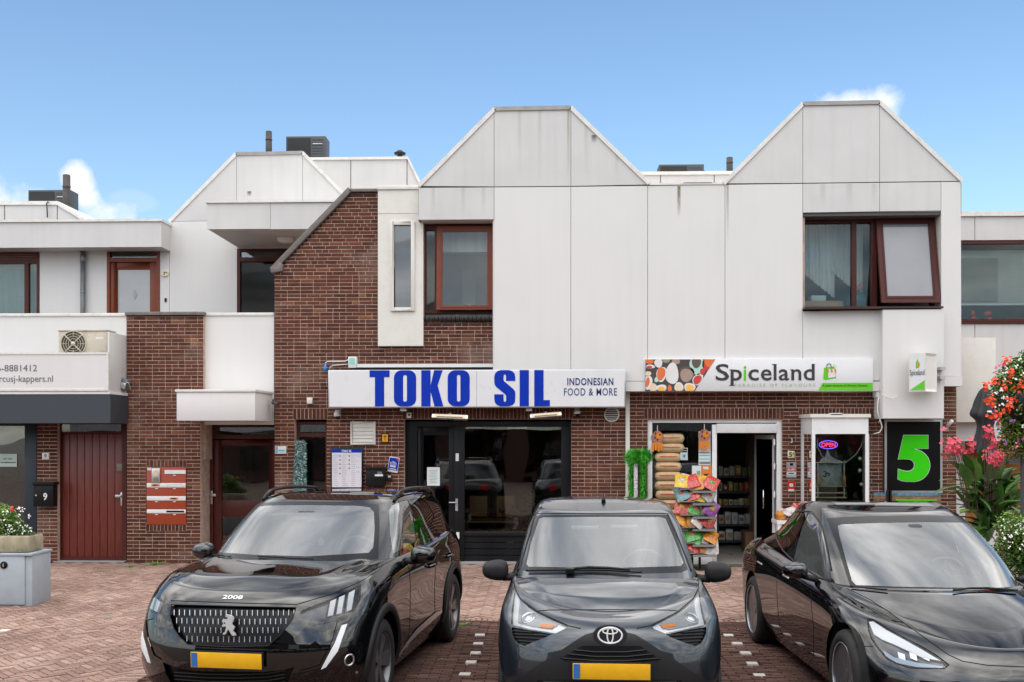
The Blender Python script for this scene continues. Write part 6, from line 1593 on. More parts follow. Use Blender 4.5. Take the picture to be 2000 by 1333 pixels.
 for ri, (q, L_, R_) in enumerate(rows):
  z = W(1360, q + 4, Yk)[1]
  for side, cs in ((0, L_), (1, R_)):
   xa, xb = (x0, xn - .02) if side == 0 else (xm + .02 - (.15 if side else 0), x1 + .03)
   if z < .12: continue
   MB().add([(xa, Yk - .14, z - .03), (xb, Yk - .14, z - .03 - .05*side), (xb, Yk + .2, z + .06 - .05*side), (xa, Yk + .2, z + .06), (xa, Yk - .14, z - .02), (xb, Yk - .14, z - .02 - .05*side), (xb, Yk + .2, z + .07 - .05*side), (xa, Yk + .2, z + .07)], [(3,2,1,0),(4,5,6,7),(0,1,5,4),(2,3,7,6),(1,2,6,5),(3,0,4,7)]).build('tray', MHVAC, t)
   MB().box(xa, xb, Yk - .155, Yk - .145, z - .032 - .05*side, z - .014 - .035*side).build('price_rail', MGREY, t)
   for i, ch in enumerate(cs):
    for dep in (0,):
     sd += 1; cx = xa + (i + .5)*(xb - xa)/len(cs); c = Vector((cx, Yk - .06 + r.uniform(-.02, .02) + .05*(i % 2), z + .10 - .03*side)); rot = Matrix.Rotation(r.uniform(-.35, .35) + .25*side, 3, 'Y') @ Matrix.Rotation(radians(-38 + r.uniform(-12, 12)), 3, 'X') @ Matrix.Rotation(r.uniform(-.3, .3), 3, 'Z')
     nm = {'r': 'red', 'o': 'orange', 'w': 'white', 'g': 'green', 'y': 'yellow', 'p': 'purple', 't': 'teal'}[ch]
     e = empty('snack_bag', tuple(c), '%s snack bag, %s %s of the rack pole, %s tray down' % (nm, ORD[i], 'left' if side == 0 else 'right', ORD[ri]), 'snack bag', 'snack bags on the rack')
     mb = MB(); pillow(mb, c, .22, .27, rot, sd); mb.build('bag', pm[mp[ch]], e, smooth=True)
     mb = MB(); pillow(mb, c + rot @ Vector((0, -.012, .0)), .10, .10, rot, sd + 100); mb.build('printed_patch', pm[(mp[ch] + 2 + sd) % 5], e, smooth=True)
 # packs on the display left of the bay
 Yt = YB - 1.0
 t = thing('display_crate', 1535, 990, Yt, 'white display table carrying snack packs behind the right car', 'table', z=0); a, b = W(1518, 1002, Yt), W(1590, 984, Yt)
 MB().box(a[0], b[0], Yt, Yt + .4, .75, .80).build('table_top', MPVC, t)
 for x in (a[0] + .03, b[0] - .03):
  for y in (Yt + .03, Yt + .37): MB().box(x - .02, x + .02, y - .02, y + .02, 0, .75).build('leg', MPVC, t)
 zt_ = .80
 for i in range(22):
  x = a[0] + r.uniform(.02, b[0] - a[0]); y = Yt + r.uniform(.02, .38); z = zt_ + .05 + .16*(x - a[0])/(b[0] - a[0]) * r.uniform(.6, 1.2)
  ci = r.choice((0, 1, 2, 4, 2)); e = empty('snack_bag', (x, y, z), 'small shiny %s snack bag in the heap between shop door and bay window' % packs[ci][1], 'snack bag', 'snack bags heaped on the display table')
  mb = MB(); pillow(mb, Vector((x, y, z)), .12, .15, Matrix.Rotation(r.uniform(-1, 1), 3, 'Z') @ Matrix.Rotation(r.uniform(-1.5, .2), 3, 'X') @ Matrix.Rotation(r.uniform(-.6, .6), 3, 'Y'), i); mb.build('bag', pm[ci], e, smooth=True)
 # green garland on a stand by the corner post
 Yg = YB - .5; t = thing('plastic_garland', 1247, 1000, Yg, 'bright green plastic garland hung on a stand between the shops', 'garland', z=0)
 c = W(1248, 900, Yg); v, f = [], []
 MB().tube([(c[0] + .0, Yg, .0), (c[0] + .0, Yg, c[1] + .1)], .018, 8).build('stand', MSTEM, t); p0 = W(1241, 960, Yg); MB().box(p0[0] - .03, p0[0] + .03, Yg - .06, Yg - .04, .5, W(1240, 906, Yg)[1]).build('wrapped_roll', mat('foil_print', (.45, .44, .46), .3, vary=.5, scale=40), t, bevel=.01)
 def tuft(v, f, px, py, R, n, ln):
  cc = W(px, py, Yg)
  for i in range(n):
   a, b = r.uniform(0, 2*pi), r.uniform(-1, 1); rr = R*r.random()**.4; q = Vector((cc[0] + rr*cos(a)*sqrt(1-b*b), Yg + rr*sin(a)*sqrt(1-b*b)*.8, cc[1] + rr*b)); d = Vector((cos(a)*.5, sin(a)*.5, r.uniform(-1, .6))).normalized()*ln*r.uniform(.6, 1.3); s_ = Vector((sin(a), -cos(a), .2))*.007; k = len(v)
   v += [tuple(q - s_), tuple(q + s_), tuple(q + d)]; f.append((k, k+1, k+2))
 tuft(v, f, 1237, 893, .12, 1500, .08); tuft(v, f, 1258, 892, .12, 1500, .08)
 for k in range(16): tuft(v, f, 1256 + (k % 3) - 1, 905 + k*7, .055, 130, .06); tuft(v, f, 1233 + (k % 3) - 1, 910 + k*7, .045, 100, .06)
 m = bpy.data.meshes.new('fringe'); m.from_pydata(v, [], f); o = link('fringe', m, mat('plastic_green', (.05, .38, .02), .4, vary=.4, scale=40), t); o['kind'] = 'stuff'
 # teal tinsel tree beside narrow window
 Yn = YB - .03; t = thing('tinsel_garland', 587, 905, Yn, 'teal and silver tinsel garland hanging in the narrow window left of the menu board', 'garland')
 v, f = [], []; v2, f2 = [], []
 for i in range(3600):
  py = r.uniform(862, 1000); w = 10 + (py - 862)*.03; px = 588 + r.uniform(-w, w) - (py - 862)*.02; q = Vector((*W(px, py, Yn)[:1], Yn - r.uniform(0, .08), W(px, py, Yn)[1])); a = r.uniform(0, 2*pi); d = Vector((cos(a), r.uniform(-.5, .5), sin(a)))*r.uniform(.015, .045); s_ = Vector((-sin(a), .3, cos(a)))*.006
  V, F_ = (v, f) if r.random() < .55 else (v2, f2); k = len(V); V += [tuple(q - s_), tuple(q + s_), tuple(q + d)]; F_.append((k, k+1, k+2))
 for nm, V, F_, m_ in (('teal_tinsel', v, f, mat('teal_tinsel', (.015, .14, .13), .25, vary=.6, scale=30)), ('silver_tinsel', v2, f2, mat('silver_tinsel', (.30, .38, .36), .2, metal=.5, vary=.4, scale=30))):
  m = bpy.data.meshes.new(nm); m.from_pydata(V, [], F_); o = link(nm, m, m_, t); o['kind'] = 'stuff'
 # bay window contents
 yb = YB - .3; X = lambda p: W(p, 0, yb)[0]; Z = lambda p: W(1640, p, yb)[1]
 t = thing('neon_sign', 1616, 869, yb, 'small red and blue glowing OPEN sign in the bay window', 'sign')
 c = (X(1614.5), yb - .1, Z(869)); MB().tube([(c[0] + .142*cos(2*pi*k/30), c[1], c[2] + .062*sin(2*pi*k/30)) for k in range(30)], .005, 6, closed=True).build('blue_ring', glow_mat('neon_blue', (.12, .1, 1.0), 3.0), t)
 write('lettering', 'OPEN', c[0] - .11, c[0] + .11, c[2] - .033, .066, c[1], glow_mat('neon_red', (1.0, .04, .16), 2.6), t, weight=.01)
 t = thing('display_shelf', 1616, 980, yb, 'narrow display shelf with glass carvings behind the bay window glass', 'shelf')
 for q in (903, 949, 962, 971): MB().box(X(1592), X(1650), yb - .1, yb + .12, Z(q + 1.5), Z(q)).build('shelf_board', mat('pale_wood', (.5, .4, .28), .5), t)
 for px, pw in ((1594, 2), (1645, 2)): MB().box(X(px), X(px + pw), yb - .08, yb - .05, Z(971), Z(903)).build('upright', MALU, t)
 t = thing('glass_ornament', 1614, 927, yb, 'grey glass block with an engraved om symbol in a diamond in the bay window', 'ornament')
 MB().box(X(1597), X(1643), yb - .02, yb + .02, Z(948), Z(906)).build('glass_block', mat('grey_glass_block', (.26, .29, .28), .15, vary=.3, scale=20), t); c0 = (X(1613), Z(926)); d = X(1631) - X(1614)
 MB().prism([(c0[0] - d, c0[1]), (c0[0], c0[1] - d), (c0[0] + d, c0[1]), (c0[0], c0[1] + d)], yb - .035, yb - .022).build('diamond_plate', mat('etched_glass', (.32, .34, .34), .3), t)
 s = MB(); u = d*.55; yy = yb - .04
 s.tube([(c0[0] - u*.7, yy, c0[1] + u*.45), (c0[0] - u*.2, yy, c0[1] + u*.6), (c0[0], yy, c0[1] + u*.3), (c0[0] - u*.25, yy, c0[1] + u*.05), (c0[0] + .0, yy, c0[1] - u*.25), (c0[0] - u*.25, yy, c0[1] - u*.6), (c0[0] - u*.75, yy, c0[1] - u*.35)], .010, 6)
 s.tube([(c0[0] - u*.1, yy, c0[1] + u*.05), (c0[0] + u*.3, yy, c0[1] + u*.25), (c0[0] + u*.65, yy, c0[1]), (c0[0] + u*.4, yy, c0[1] - u*.4)], .010, 6); s.build('om_symbol', MHVAC, t)
 t = thing('glass_ornament', 1616, 895, yb, 'grey carved peak shaped ornament on the top shelf under the glowing sign', 'ornament')
 MB().prism([(X(1600), Z(903)), (X(1603), Z(897)), (X(1611), Z(893)), (X(1615), Z(878)), (X(1620), Z(890)), (X(1630), Z(897)), (X(1640), Z(900)), (X(1643), Z(903))], yb - .06, yb).build('carving', mat('milky_glass', (.34, .34, .33), .4), t)
 for px in (1596, 1644): 
  t = thing('candle_bottle', px, 948, yb, '%s tall narrow bottle beside the om ornament in bay window' % ('left' if px < 1620 else 'right'), 'bottle'); c = (X(px), yb - .12, Z(949)); MB().lathe([(.03, 0), (.032, .12), (.012, .18), (.012, .24), (0, .245)], None, 12, c).build('bottle', mat('amber_bottle', (.35, .2, .08), .2), t, smooth=True)
 # pinkish things, string lights
 t = thing('string_lights', 1665, 900, yb, 'string of small white lights looping inside the bay window', 'string lights'); P = lambda x, y: Vector((X(x), yb - .16, Z(y)))
 path = [P(1591, 856), P(1592, 875), P(1600, 890), P(1610, 899), P(1630, 905), P(1650, 900), P(1665, 888), P(1675, 873), P(1682, 858), P(1684, 880), P(1686, 910), P(1683, 940), P(1685, 968)]
 MB().tube(path, .0035, 5).build('wire', MPVC, t)
 for i in range(len(path) - 1):
  for k in range(3):
   q = path[i].lerp(path[i+1], k/3) + Vector((r.uniform(-.02, .02), 0, r.uniform(-.02, .02))); MB().lathe([(0, -.008), (.007, 0), (0, .008)], None, 6, q).build('bulb', MPVC, t)
 for px, py in ((1677, 896), (1677, 919), (1680, 946)):
  t = thing('glass_bauble', px, py, yb, '%s clear round bauble in the right part of the bay window' % ('upper' if py < 900 else 'middle' if py < 930 else 'lowest'), 'bauble', 'baubles in the bay window'); c = (X(px), yb - .05, Z(py)); MB().lathe([(0, -.03), (.02, -.02), (.03, 0), (.02, .02), (0, .03)], None, 12, c).build('bauble', mat('silver_bauble', (.6, .62, .62), .15), t, smooth=True)
 # red flowers / cloth dark pink deeper in the bay
 # bench strip below number panel, wooden planks with blue and green print
 Yp = YB - .25; t = thing('wooden_bench', 1785, 975, Yp, 'weathered wooden bench back with blue and green paint under the number panel', 'bench', z=0)
 for q0, q1, m_ in ((963, 969, mat('weathered_blue', (.10, .20, .28), .8, vary=.5, scale=14)), (970, 976, mat('weathered_brown', (.22, .13, .07), .8, vary=.4, scale=14)), (977, 985, mat('weathered_brown', (.22, .13, .07), .8))): bxp(MB(), 1706, 1838, q0, q1, Yp, .03).build('plank', m_, t)
 bxp(MB(), 1750, 1830, 976.2, 978.5, Yp - .02, .019).build('green_strip', MGREEN, t)
 for px in (1733, 1736): bxp(MB(), px, px + 6, 958, 1100, Yp - .05, .05).build('post', MPLAS, t)
 # things in the shop room: table, vase, chairs
 yt = YB + 1.1; t = thing('wooden_table', 955, 1020, yt, 'pine table top seen through the show window under the long sign', 'table', z=0)
 a = W(905, 1018, yt); b = W(1012, 1010, yt); z = a[1] 
 MB().box(a[0], b[0], yt, yt + .6, z - .03, z).build('table_top', MWOOD, t)
 for x in (a[0] + .05, b[0] - .05): MB().box(x - .025, x + .025, yt + .05, yt + .1, 0.02, z - .03).build('leg', MBLACK, t)
 yv = yt + .1; cv = W(918, 1010, yv); t = empty('flower_vase', (cv[0], yv, z), 'small white vase with pink and green flowers on the pine table', 'vase')
 MB().lathe([(.03, 0), (.035, .09), (.03, .11), (.0, .11)], None, 14, (cv[0], yv, z)).build('vase', MPVC, t, smooth=True)
 for i in range(14):
  a_ = r.uniform(0, 2*pi); q = Vector((cv[0] + .06*cos(a_), yv + .05*sin(a_), z + .14 + r.uniform(0, .10))); MB().lathe([(0, -.02), (.022, -.005), (.02, .01), (0, .02)], None, 7, q).build('blossom' if i % 2 else 'leaf', MPINKF if i % 3 == 0 else MLEAFL, t)
goods()
def inner_shop():
 r = random.Random(8); y = YB + 1.5
 for px, lb in ((1040, 'leafy pot plant deeper in the shop behind the show window'), (1000, 'small leafy pot plant on the shop floor behind the pine table')):
  c = W(px, 1000, y); e = empty('pot_plant', (c[0], y, .02), lb, 'plant'); h = .75 if px > 1020 else .5
  MB().lathe([(.10, 0), (.14, .26), (.12, .26), (0, .24)], None, 18, (c[0], y, .02)).build('pot', MPVC, e, smooth=True); v, f = [], []
  for i in range(260):
   a = r.uniform(0, 6.3); q = Vector((c[0] + r.gauss(0, .13), y + r.gauss(0, .1), .3 + h*r.random())); d = Vector((cos(a), sin(a), r.uniform(-.3, .8)))*.10; s_ = Vector((-sin(a), cos(a), 0))*.025; k = len(v); v += [tuple(q), tuple(q + d*.5 + s_), tuple(q + d), tuple(q + d*.5 - s_)]; f.append((k, k+1, k+2, k+3))
  m = bpy.data.meshes.new('foliage'); m.from_pydata(v, [], f); link('foliage', m, MLEAFL, e)['kind'] = 'stuff'
 for px in (930, 985):
  c = W(px, 1000, y); e = empty('chair', (c[0], YB + 2.0, .02), 'dark wooden chair at the %s end of the pine table inside' % ('left' if px < 950 else 'right'), 'chair'); Y = YB + 2.0
  MB().box(c[0] - .2, c[0] + .2, Y - .2, Y + .2, .44, .48).build('seat', MREDD, e, bevel=.01); MB().box(c[0] - .2, c[0] + .2, Y + .17, Y + .2, .6, .98).build('backrest', MWOOD, e, bevel=.01)
  for a in (-.18, .18):
   for b in (-.18, .18): MB().box(c[0] + a - .018, c[0] + a + .018, Y + b - .018, Y + b + .018, .02, .44 if b < 0 else .98).build('leg', MREDD, e)
inner_shop()
# ================================================================== cars
MPBLACK = paint_mat('black_car_paint', (0.002, 0.002, 0.0025), 0.0, ior=1.8)
MPGREY = paint_mat('dark_grey_metallic_paint', (0.018, 0.026, 0.036), 0.6, ior=1.65)
MCARGLASS = glass_mat('car_glass', tint=(0.74, 0.80, 0.78), ior=2.5, opacity=0.12, body=(0.62, 0.65, 0.63))  # milky body colour: slight haze plus mirrored sky brightness painted into the glass
MCARDARK = glass_mat('tinted_car_glass', tint=(0.22, 0.25, 0.24), ior=1.7)
MLENS = glass_mat('lamp_lens', tint=(0.94, 0.95, 0.96), ior=1.45)
MLAMP = mat('lamp_reflector', (0.60, 0.62, 0.65), 0.15, metal=0.85, vary=0.1, rvary=0)
MLAMPD = mat('dark_lamp_bowl', (0.07, 0.075, 0.085), 0.2, metal=0.5)
MDRL = mat('white_light_guide', (0.78, 0.80, 0.82), 0.25)
MPLATE = mat('yellow_number_plate', (0.80, 0.42, 0.01), 0.4, vary=0.05, scale=18)
MPLATEB = mat('plate_blue', (0.03, 0.14, 0.42), 0.4)
MINT = mat('car_interior', (0.055, 0.056, 0.058), 0.8)
MSEAT = mat('seat_cloth', (0.16, 0.16, 0.165), 0.85)
MGAP = mat('panel_gap', (0.002, 0.002, 0.002), 0.9)
MRIM = mat('dark_alloy', (0.13, 0.13, 0.14), 0.3, metal=0.6)
MAMB = mat('amber_lamp', (0.75, 0.22, 0.02), 0.3)

def ip(pts, y):
 """smooth interpolation through (y, value) pairs"""
 if isinstance(pts, (int, float)): return float(pts)
 if y <= pts[0][0]: return pts[0][1]
 if y >= pts[-1][0]: return pts[-1][1]
 for i in range(len(pts) - 1):
  if pts[i][0] <= y <= pts[i+1][0]:
   (a, va), (b, vb) = pts[i], pts[i+1]; t = (y - a)/(b - a)
   d = (vb - va)/(b - a)
   def sl(j):
    if j == 0 or j == len(pts) - 1: return d
    s0 = (pts[j][1] - pts[j-1][1])/(pts[j][0] - pts[j-1][0]); s1 = (pts[j+1][1] - pts[j][1])/(pts[j+1][0] - pts[j][0])
    return 0.0 if s0*s1 <= 0 else 2*s0*s1/(s0 + s1)
   m0, m1 = sl(i)*(b - a), sl(i+1)*(b - a)
   return (2*t**3 - 3*t**2 + 1)*va + (t**3 - 2*t**2 + t)*m0 + (-2*t**3 + 3*t**2)*vb + (t**3 - t**2)*m1

NF, NS, NR_ = 26, 64, 16
def ring(r):
 """half ring, centre front -> side -> centre rear; r: yf, yr, w, z, Af, nf, Ar, nr"""
 out = []; yf, yr, Af, Ar = r['yf'], r['yr'], r['Af'], r['Ar']
 def side(y):
  w = ip(r['w'], y)
  for (yw, am, sg) in r.get('flare', ()): w += am*math.exp(-((y - yw)/sg)**2)
  return w
 for i in range(NF):
  q = (i/NF)*pi/2; x = sin(q)**(2/r['nf']) if q > 0 else 0; yy = 1 - cos(q)**(2/r['nf']); y = yf + Af*yy; out.append(Vector((side(y)*x, y, ip(r['z'], y))))
 y0, y1 = yf + Af, yr - Ar
 for i in range(NS + 1): y = y0 + (y1 - y0)*i/NS; out.append(Vector((side(y), y, ip(r['z'], y))))
 for i in range(1, NR_ + 1):
  q = pi/2*(1 - i/NR_); x = sin(q)**(2/r['nr']) if q > 1e-9 else 0; y = yr - Ar*(1 - cos(q)**(2/r['nr'])) if q > 1e-9 else yr; out.append(Vector((side(y)*x, y, ip(r['z'], y))))
 return out
def crom(P, t):
 """catmull-rom through list of vectors lists at param t (0..len-1)"""
 n = len(P); i = min(int(t), n - 2); f = t - i
 a, b, c, d = P[max(i-1, 0)], P[i], P[i+1], P[min(i+2, n-1)]
 return [(2*q + (r - p)*f + (2*p - 5*q + 4*r - s)*f*f + (-p + 3*q - 3*r + s)*f**3)*0.5 for p, q, r, s in zip(a, b, c, d)]
def mirror_full(half):
 return [Vector((-p.x, p.y, p.z)) for p in half[:0:-1]] + half     # left rear centre .. front centre .. right rear centre
def coons(c0, c1, d0, d1, crown=0.0, bump=None):
 """c0 front, c1 rear (both left->right, n+1 pts); d0 left, d1 right (front->rear, m+1)"""
 n, m = len(c0) - 1, len(d0) - 1; g = []
 for j in range(m + 1):
  v = j/m; row = []
  for i in range(n + 1):
   u = i/n
   p = (1-v)*c0[i] + v*c1[i] + (1-u)*d0[j] + u*d1[j] - ((1-u)*(1-v)*c0[0] + u*(1-v)*c0[n] + (1-u)*v*c1[0] + u*v*c1[n])
   h = crown*4*u*(1-u)*(min(1, 4*v*(1-v)*1.6))
   if bump: h += bump(2*u - 1, v)
   row.append(p + Vector((0, 0, h)))
  g.append(row)
 return g
def resample(pts, n):
 L_ = [0.0]
 for i in range(1, len(pts)): L_.append(L_[-1] + (pts[i] - pts[i-1]).length)
 out = []; k = 0
 for i in range(n + 1):
  s = L_[-1]*i/n
  while k < len(pts) - 2 and L_[k+1] < s: k += 1
  d = L_[k+1] - L_[k]; out.append(pts[k].lerp(pts[k+1], 0 if d < 1e-9 else min(1, (s - L_[k])/d)))
 return out

class Surf:
 def __init__(s, grid, name):
  s.name = name; R_, C_ = len(grid), len(grid[0])
  vs = [p for row in grid for p in row]; fs = [(j*C_ + i, j*C_ + i + 1, (j+1)*C_ + i + 1, (j+1)*C_ + i) for j in range(R_-1) for i in range(C_-1)]
  s.bm = bmesh.new(); bv = [s.bm.verts.new(v) for v in vs]
  for f in fs: s.bm.faces.new([bv[k] for k in f])
  bmesh.ops.remove_doubles(s.bm, verts=s.bm.verts, dist=2e-4)
  bmesh.ops.triangulate(s.bm, faces=[f for f in s.bm.faces if len(f.verts) > 4])
  s.bm.normal_update(); s.orig = s.bm.copy(); bmesh.ops.triangulate(s.orig, faces=s.orig.faces[:])
  s.orig.normal_update(); s.orig.faces.ensure_lookup_table(); s.orig.verts.ensure_lookup_table(); s.bvh = BVHTree.FromBMesh(s.orig)
  # orient outwards
 def orient(s, ctr):
  f = max(s.orig.faces, key=lambda f: f.calc_area()); c = f.calc_center_median()
  tot = sum((fa.normal.dot(fa.calc_center_median() - ctr)) for fa in s.orig.faces)
  if tot < 0:
   for b in (s.bm, s.orig): bmesh.ops.reverse_faces(b, faces=b.faces[:]); b.normal_update()
   s.orig.faces.ensure_lookup_table(); s.bvh = BVHTree.FromBMesh(s.orig)
  return s
 def normal_at(s, p):
  loc, n, i, d = s.bvh.find_nearest(p)
  if i is None: return Vector((0, 0, 1))
  f = s.orig.faces[i]; a, b, c = [l.vert for l in f.loops]
  from mathutils.interpolate import poly_3d_calc
  w = poly_3d_calc([a.co, b.co, c.co], loc); nn = a.normal*w[0] + b.normal*w[1] + c.normal*w[2]
  return nn.normalized() if nn.length > 0 else n

class Car:
 def __init__(s, root, loc, rz):
  s.root = root; s.M = Matrix.Translation(loc) @ Matrix.Rotation(rz, 4, 'Z'); s.Mi = s.M.inverted(); s.cam = s.Mi @ Vector((0, 0, CAMH)); s.R = s.Mi.to_3x3()
  s.surfs = []
 def px(s, p):
  w = s.M @ Vector(p); c, t = cos(TH), sin(TH); r = w.x*c + w.y*t; d = -w.x*t + w.y*c
  return (CX + F*r/d, HZ - F*(w.z - CAMH)/d)
 def dir(s, x, y): return (s.R @ ray(x, y)).normalized()
 def cast(s, x, y, only=None):
  best = None; d = s.dir(x, y)
  for sf in (only or s.surfs):
   h = sf.bvh.ray_cast(s.cam, d)
   if h[0] is not None and (best is None or h[3] < best[2]): best = (h[0], sf.normal_at(h[0]), h[3], sf)
  return best
 def carve(s, sf, poly, mode='px', side=1, mirror=False, remove=True, facing=True, yr=None):
  """cut the outline into the surface and take out the faces inside. mode px: photograph outline seen from the camera;
  mode side: outline in (y, z) on the side x*side>0"""
  bm = sf.bm if remove else sf.bm.copy(); cam_ = s.cam.copy(); n = len(poly)
  if mode == 'px':
   dirs = [s.dir(x, y) for x, y in poly]
   if mirror:
    cam_ = Vector((-cam_.x, cam_.y, cam_.z)); dirs = [Vector((-d.x, d.y, d.z)) for d in dirs]
   planes = [(cam_, dirs[i].cross(dirs[(i+1) % n])) for i in range(n)]
   def P(p): 
    if mirror: p = Vector((-p.x, p.y, p.z))
    return s.px(p)
  else:
   planes = [(Vector((0, a, b)), Vector((0, poly[(i+1) % n][1] - b, -(poly[(i+1) % n][0] - a)))) for i, (a, b) in enumerate(poly)]
   P = lambda p: (p.y, p.z)
  xs = [p[0] for p in poly]; ys = [p[1] for p in poly]; mx = (max(xs) - min(xs))*.03 + (2 if mode == 'px' else .01); x0, x1, y0, y1 = min(xs) - mx, max(xs) + mx, min(ys) - mx, max(ys) + mx
  def cand(f):
   if mode == 'side':
    if f.calc_center_median().x*side <= 0.25: return False
   elif facing and f.normal.dot(f.calc_center_median() - cam_) > 0: return False
   q = [P(v.co) for v in f.verts]
   return max(a for a, b in q) >= x0 and min(a for a, b in q) <= x1 and max(b for a, b in q) >= y0 and min(b for a, b in q) <= y1
  for co, no in planes:
   if no.length < 1e-12: continue
   fs = [f for f in bm.faces if cand(f)]
   if not fs: break
   geom = set(fs)
   for f in fs: geom.update(f.edges); geom.update(f.verts)
   bmesh.ops.bisect_plane(bm, geom=list(geom), dist=1e-6, plane_co=co, plane_no=no.normalized())
  def inside(pt):
   x, y = pt; c = False; j = n - 1
   for i in range(n):
    xi, yi = poly[i]; xj, yj = poly[j]
    if (yi > y) != (yj > y) and x < (xj - xi)*(y - yi)/(yj - yi) + xi: c = not c
    j = i
   return c
  sel = [f for f in bm.faces if cand(f) and inside(P(f.calc_center_median()))]
  vid = {}; V, Fc = [], []
  for f in sel:
   row = []
   for v in f.verts:
    if v not in vid: vid[v] = len(V); V.append(v.co.copy())
    row.append(vid[v])
   Fc.append(row)
  if remove: bmesh.ops.delete(bm, geom=sel, context='FACES')
  else: bm.free()
  return (sf, V, Fc)
 def part(s, name, data, m, off=0.0, thick=0.0, parent=None, shift=None, smooth=True, squash=None):
  """mesh part from faces taken off a surface, moved along the surface normal"""
  sf, V, Fc = data
  if not V: return None
  N_ = [sf.normal_at(v) for v in V]; A = [v + n_*off for v, n_ in zip(V, N_)]
  if shift: A = [a + Vector(shift) for a in A]
  vs = A; fs = [tuple(f) for f in Fc]; ns = list(N_)
  me = bpy.data.meshes.new(name)
  if thick:
   k = len(A); B = [a - n_*thick for a, n_ in zip(A, N_)]; ec = {}
   for f in fs:
    for a, b in zip(f, f[1:] + f[:1]): ec[(a, b)] = ec.get((a, b), 0) + 1
   rim = [(a, b) for (a, b) in ec if (b, a) not in ec]
   vs = A + B; base = len(vs)
   # rim uses its own vertices to keep a sharp edge
   for (a, b) in rim:
    q = len(vs); vs = vs + [A[a], A[b], B[b], B[a]]; fs.append((q, q+3, q+2, q+1)); ns_ = None
  me.from_pydata([tuple(v) for v in vs], [], fs); me.materials.append(m); me.validate(); me.update()
  o = bpy.data.objects.new(name, me); COL.objects.link(o); o.parent = parent or s.root
  me.polygons.foreach_set('use_smooth', [i < len(Fc) for i in range(len(me.polygons))])
  if smooth and not thick and len(me.vertices) == len(ns):
   me.normals_split_custom_set_from_vertices([tuple(n_) for n_ in ns])
  elif smooth and thick:
   nl = [Vector((0, 0, 0))]*len(me.loops)
   out = []
   for p in me.polygons:
    for li in p.loop_indices:
     vi = me.loops[li].vertex_index
     out.append(tuple(ns[vi]) if p.index < len(Fc) and vi < len(ns) else tuple(p.normal))
   me.normals_split_custom_set(out)
  return o
 def finish(s, sf, name, m, parent=None):
  bm = sf.bm; me = bpy.data.meshes.new(name); bm.to_mesh(me); me.materials.append(m)
  me.polygons.foreach_set('use_smooth', [True]*len(me.polygons))
  me.normals_split_custom_set_from_vertices([tuple(sf.normal_at(v.co)) for v in me.vertices])
  o = bpy.data.objects.new(name, me); COL.objects.link(o); o.parent = parent or s.root; return o
 def line(s, pts, r, name, m, off=0.0, n=8, only=None, parent=None, step=6.0, flat=None, mirror=False, kind=None):
  """bead that follows the body along photograph points"""
  dense = []
  for (a, b), (c, d) in zip(pts, pts[1:]):
   k = max(1, int(sqrt((c-a)**2 + (d-b)**2)/step))
   for i in range(k): dense.append((a + (c-a)*i/k, b + (d-b)*i/k))
  dense.append(pts[-1]); P = []
  for x, y in dense:
   h = s.cast(x, y, only)
   if h: P.append(h[0] + h[1]*off)
  if len(P) < 2: return None
  mb = MB().tube(P, r, n)
  if mirror: mb.tube([Vector((-p.x, p.y, p.z)) for p in P], r, n)
  o = mb.build(name, m, parent or s.root, smooth=True, world_coords=False)
  if kind: o['kind'] = kind
  return o
 def put(s, mb, name, m, parent=None, smooth=False, bevel=0.0, angle=None):
  return mb.build(name, m, parent or s.root, smooth=smooth, world_coords=False, bevel=bevel, angle=angle)

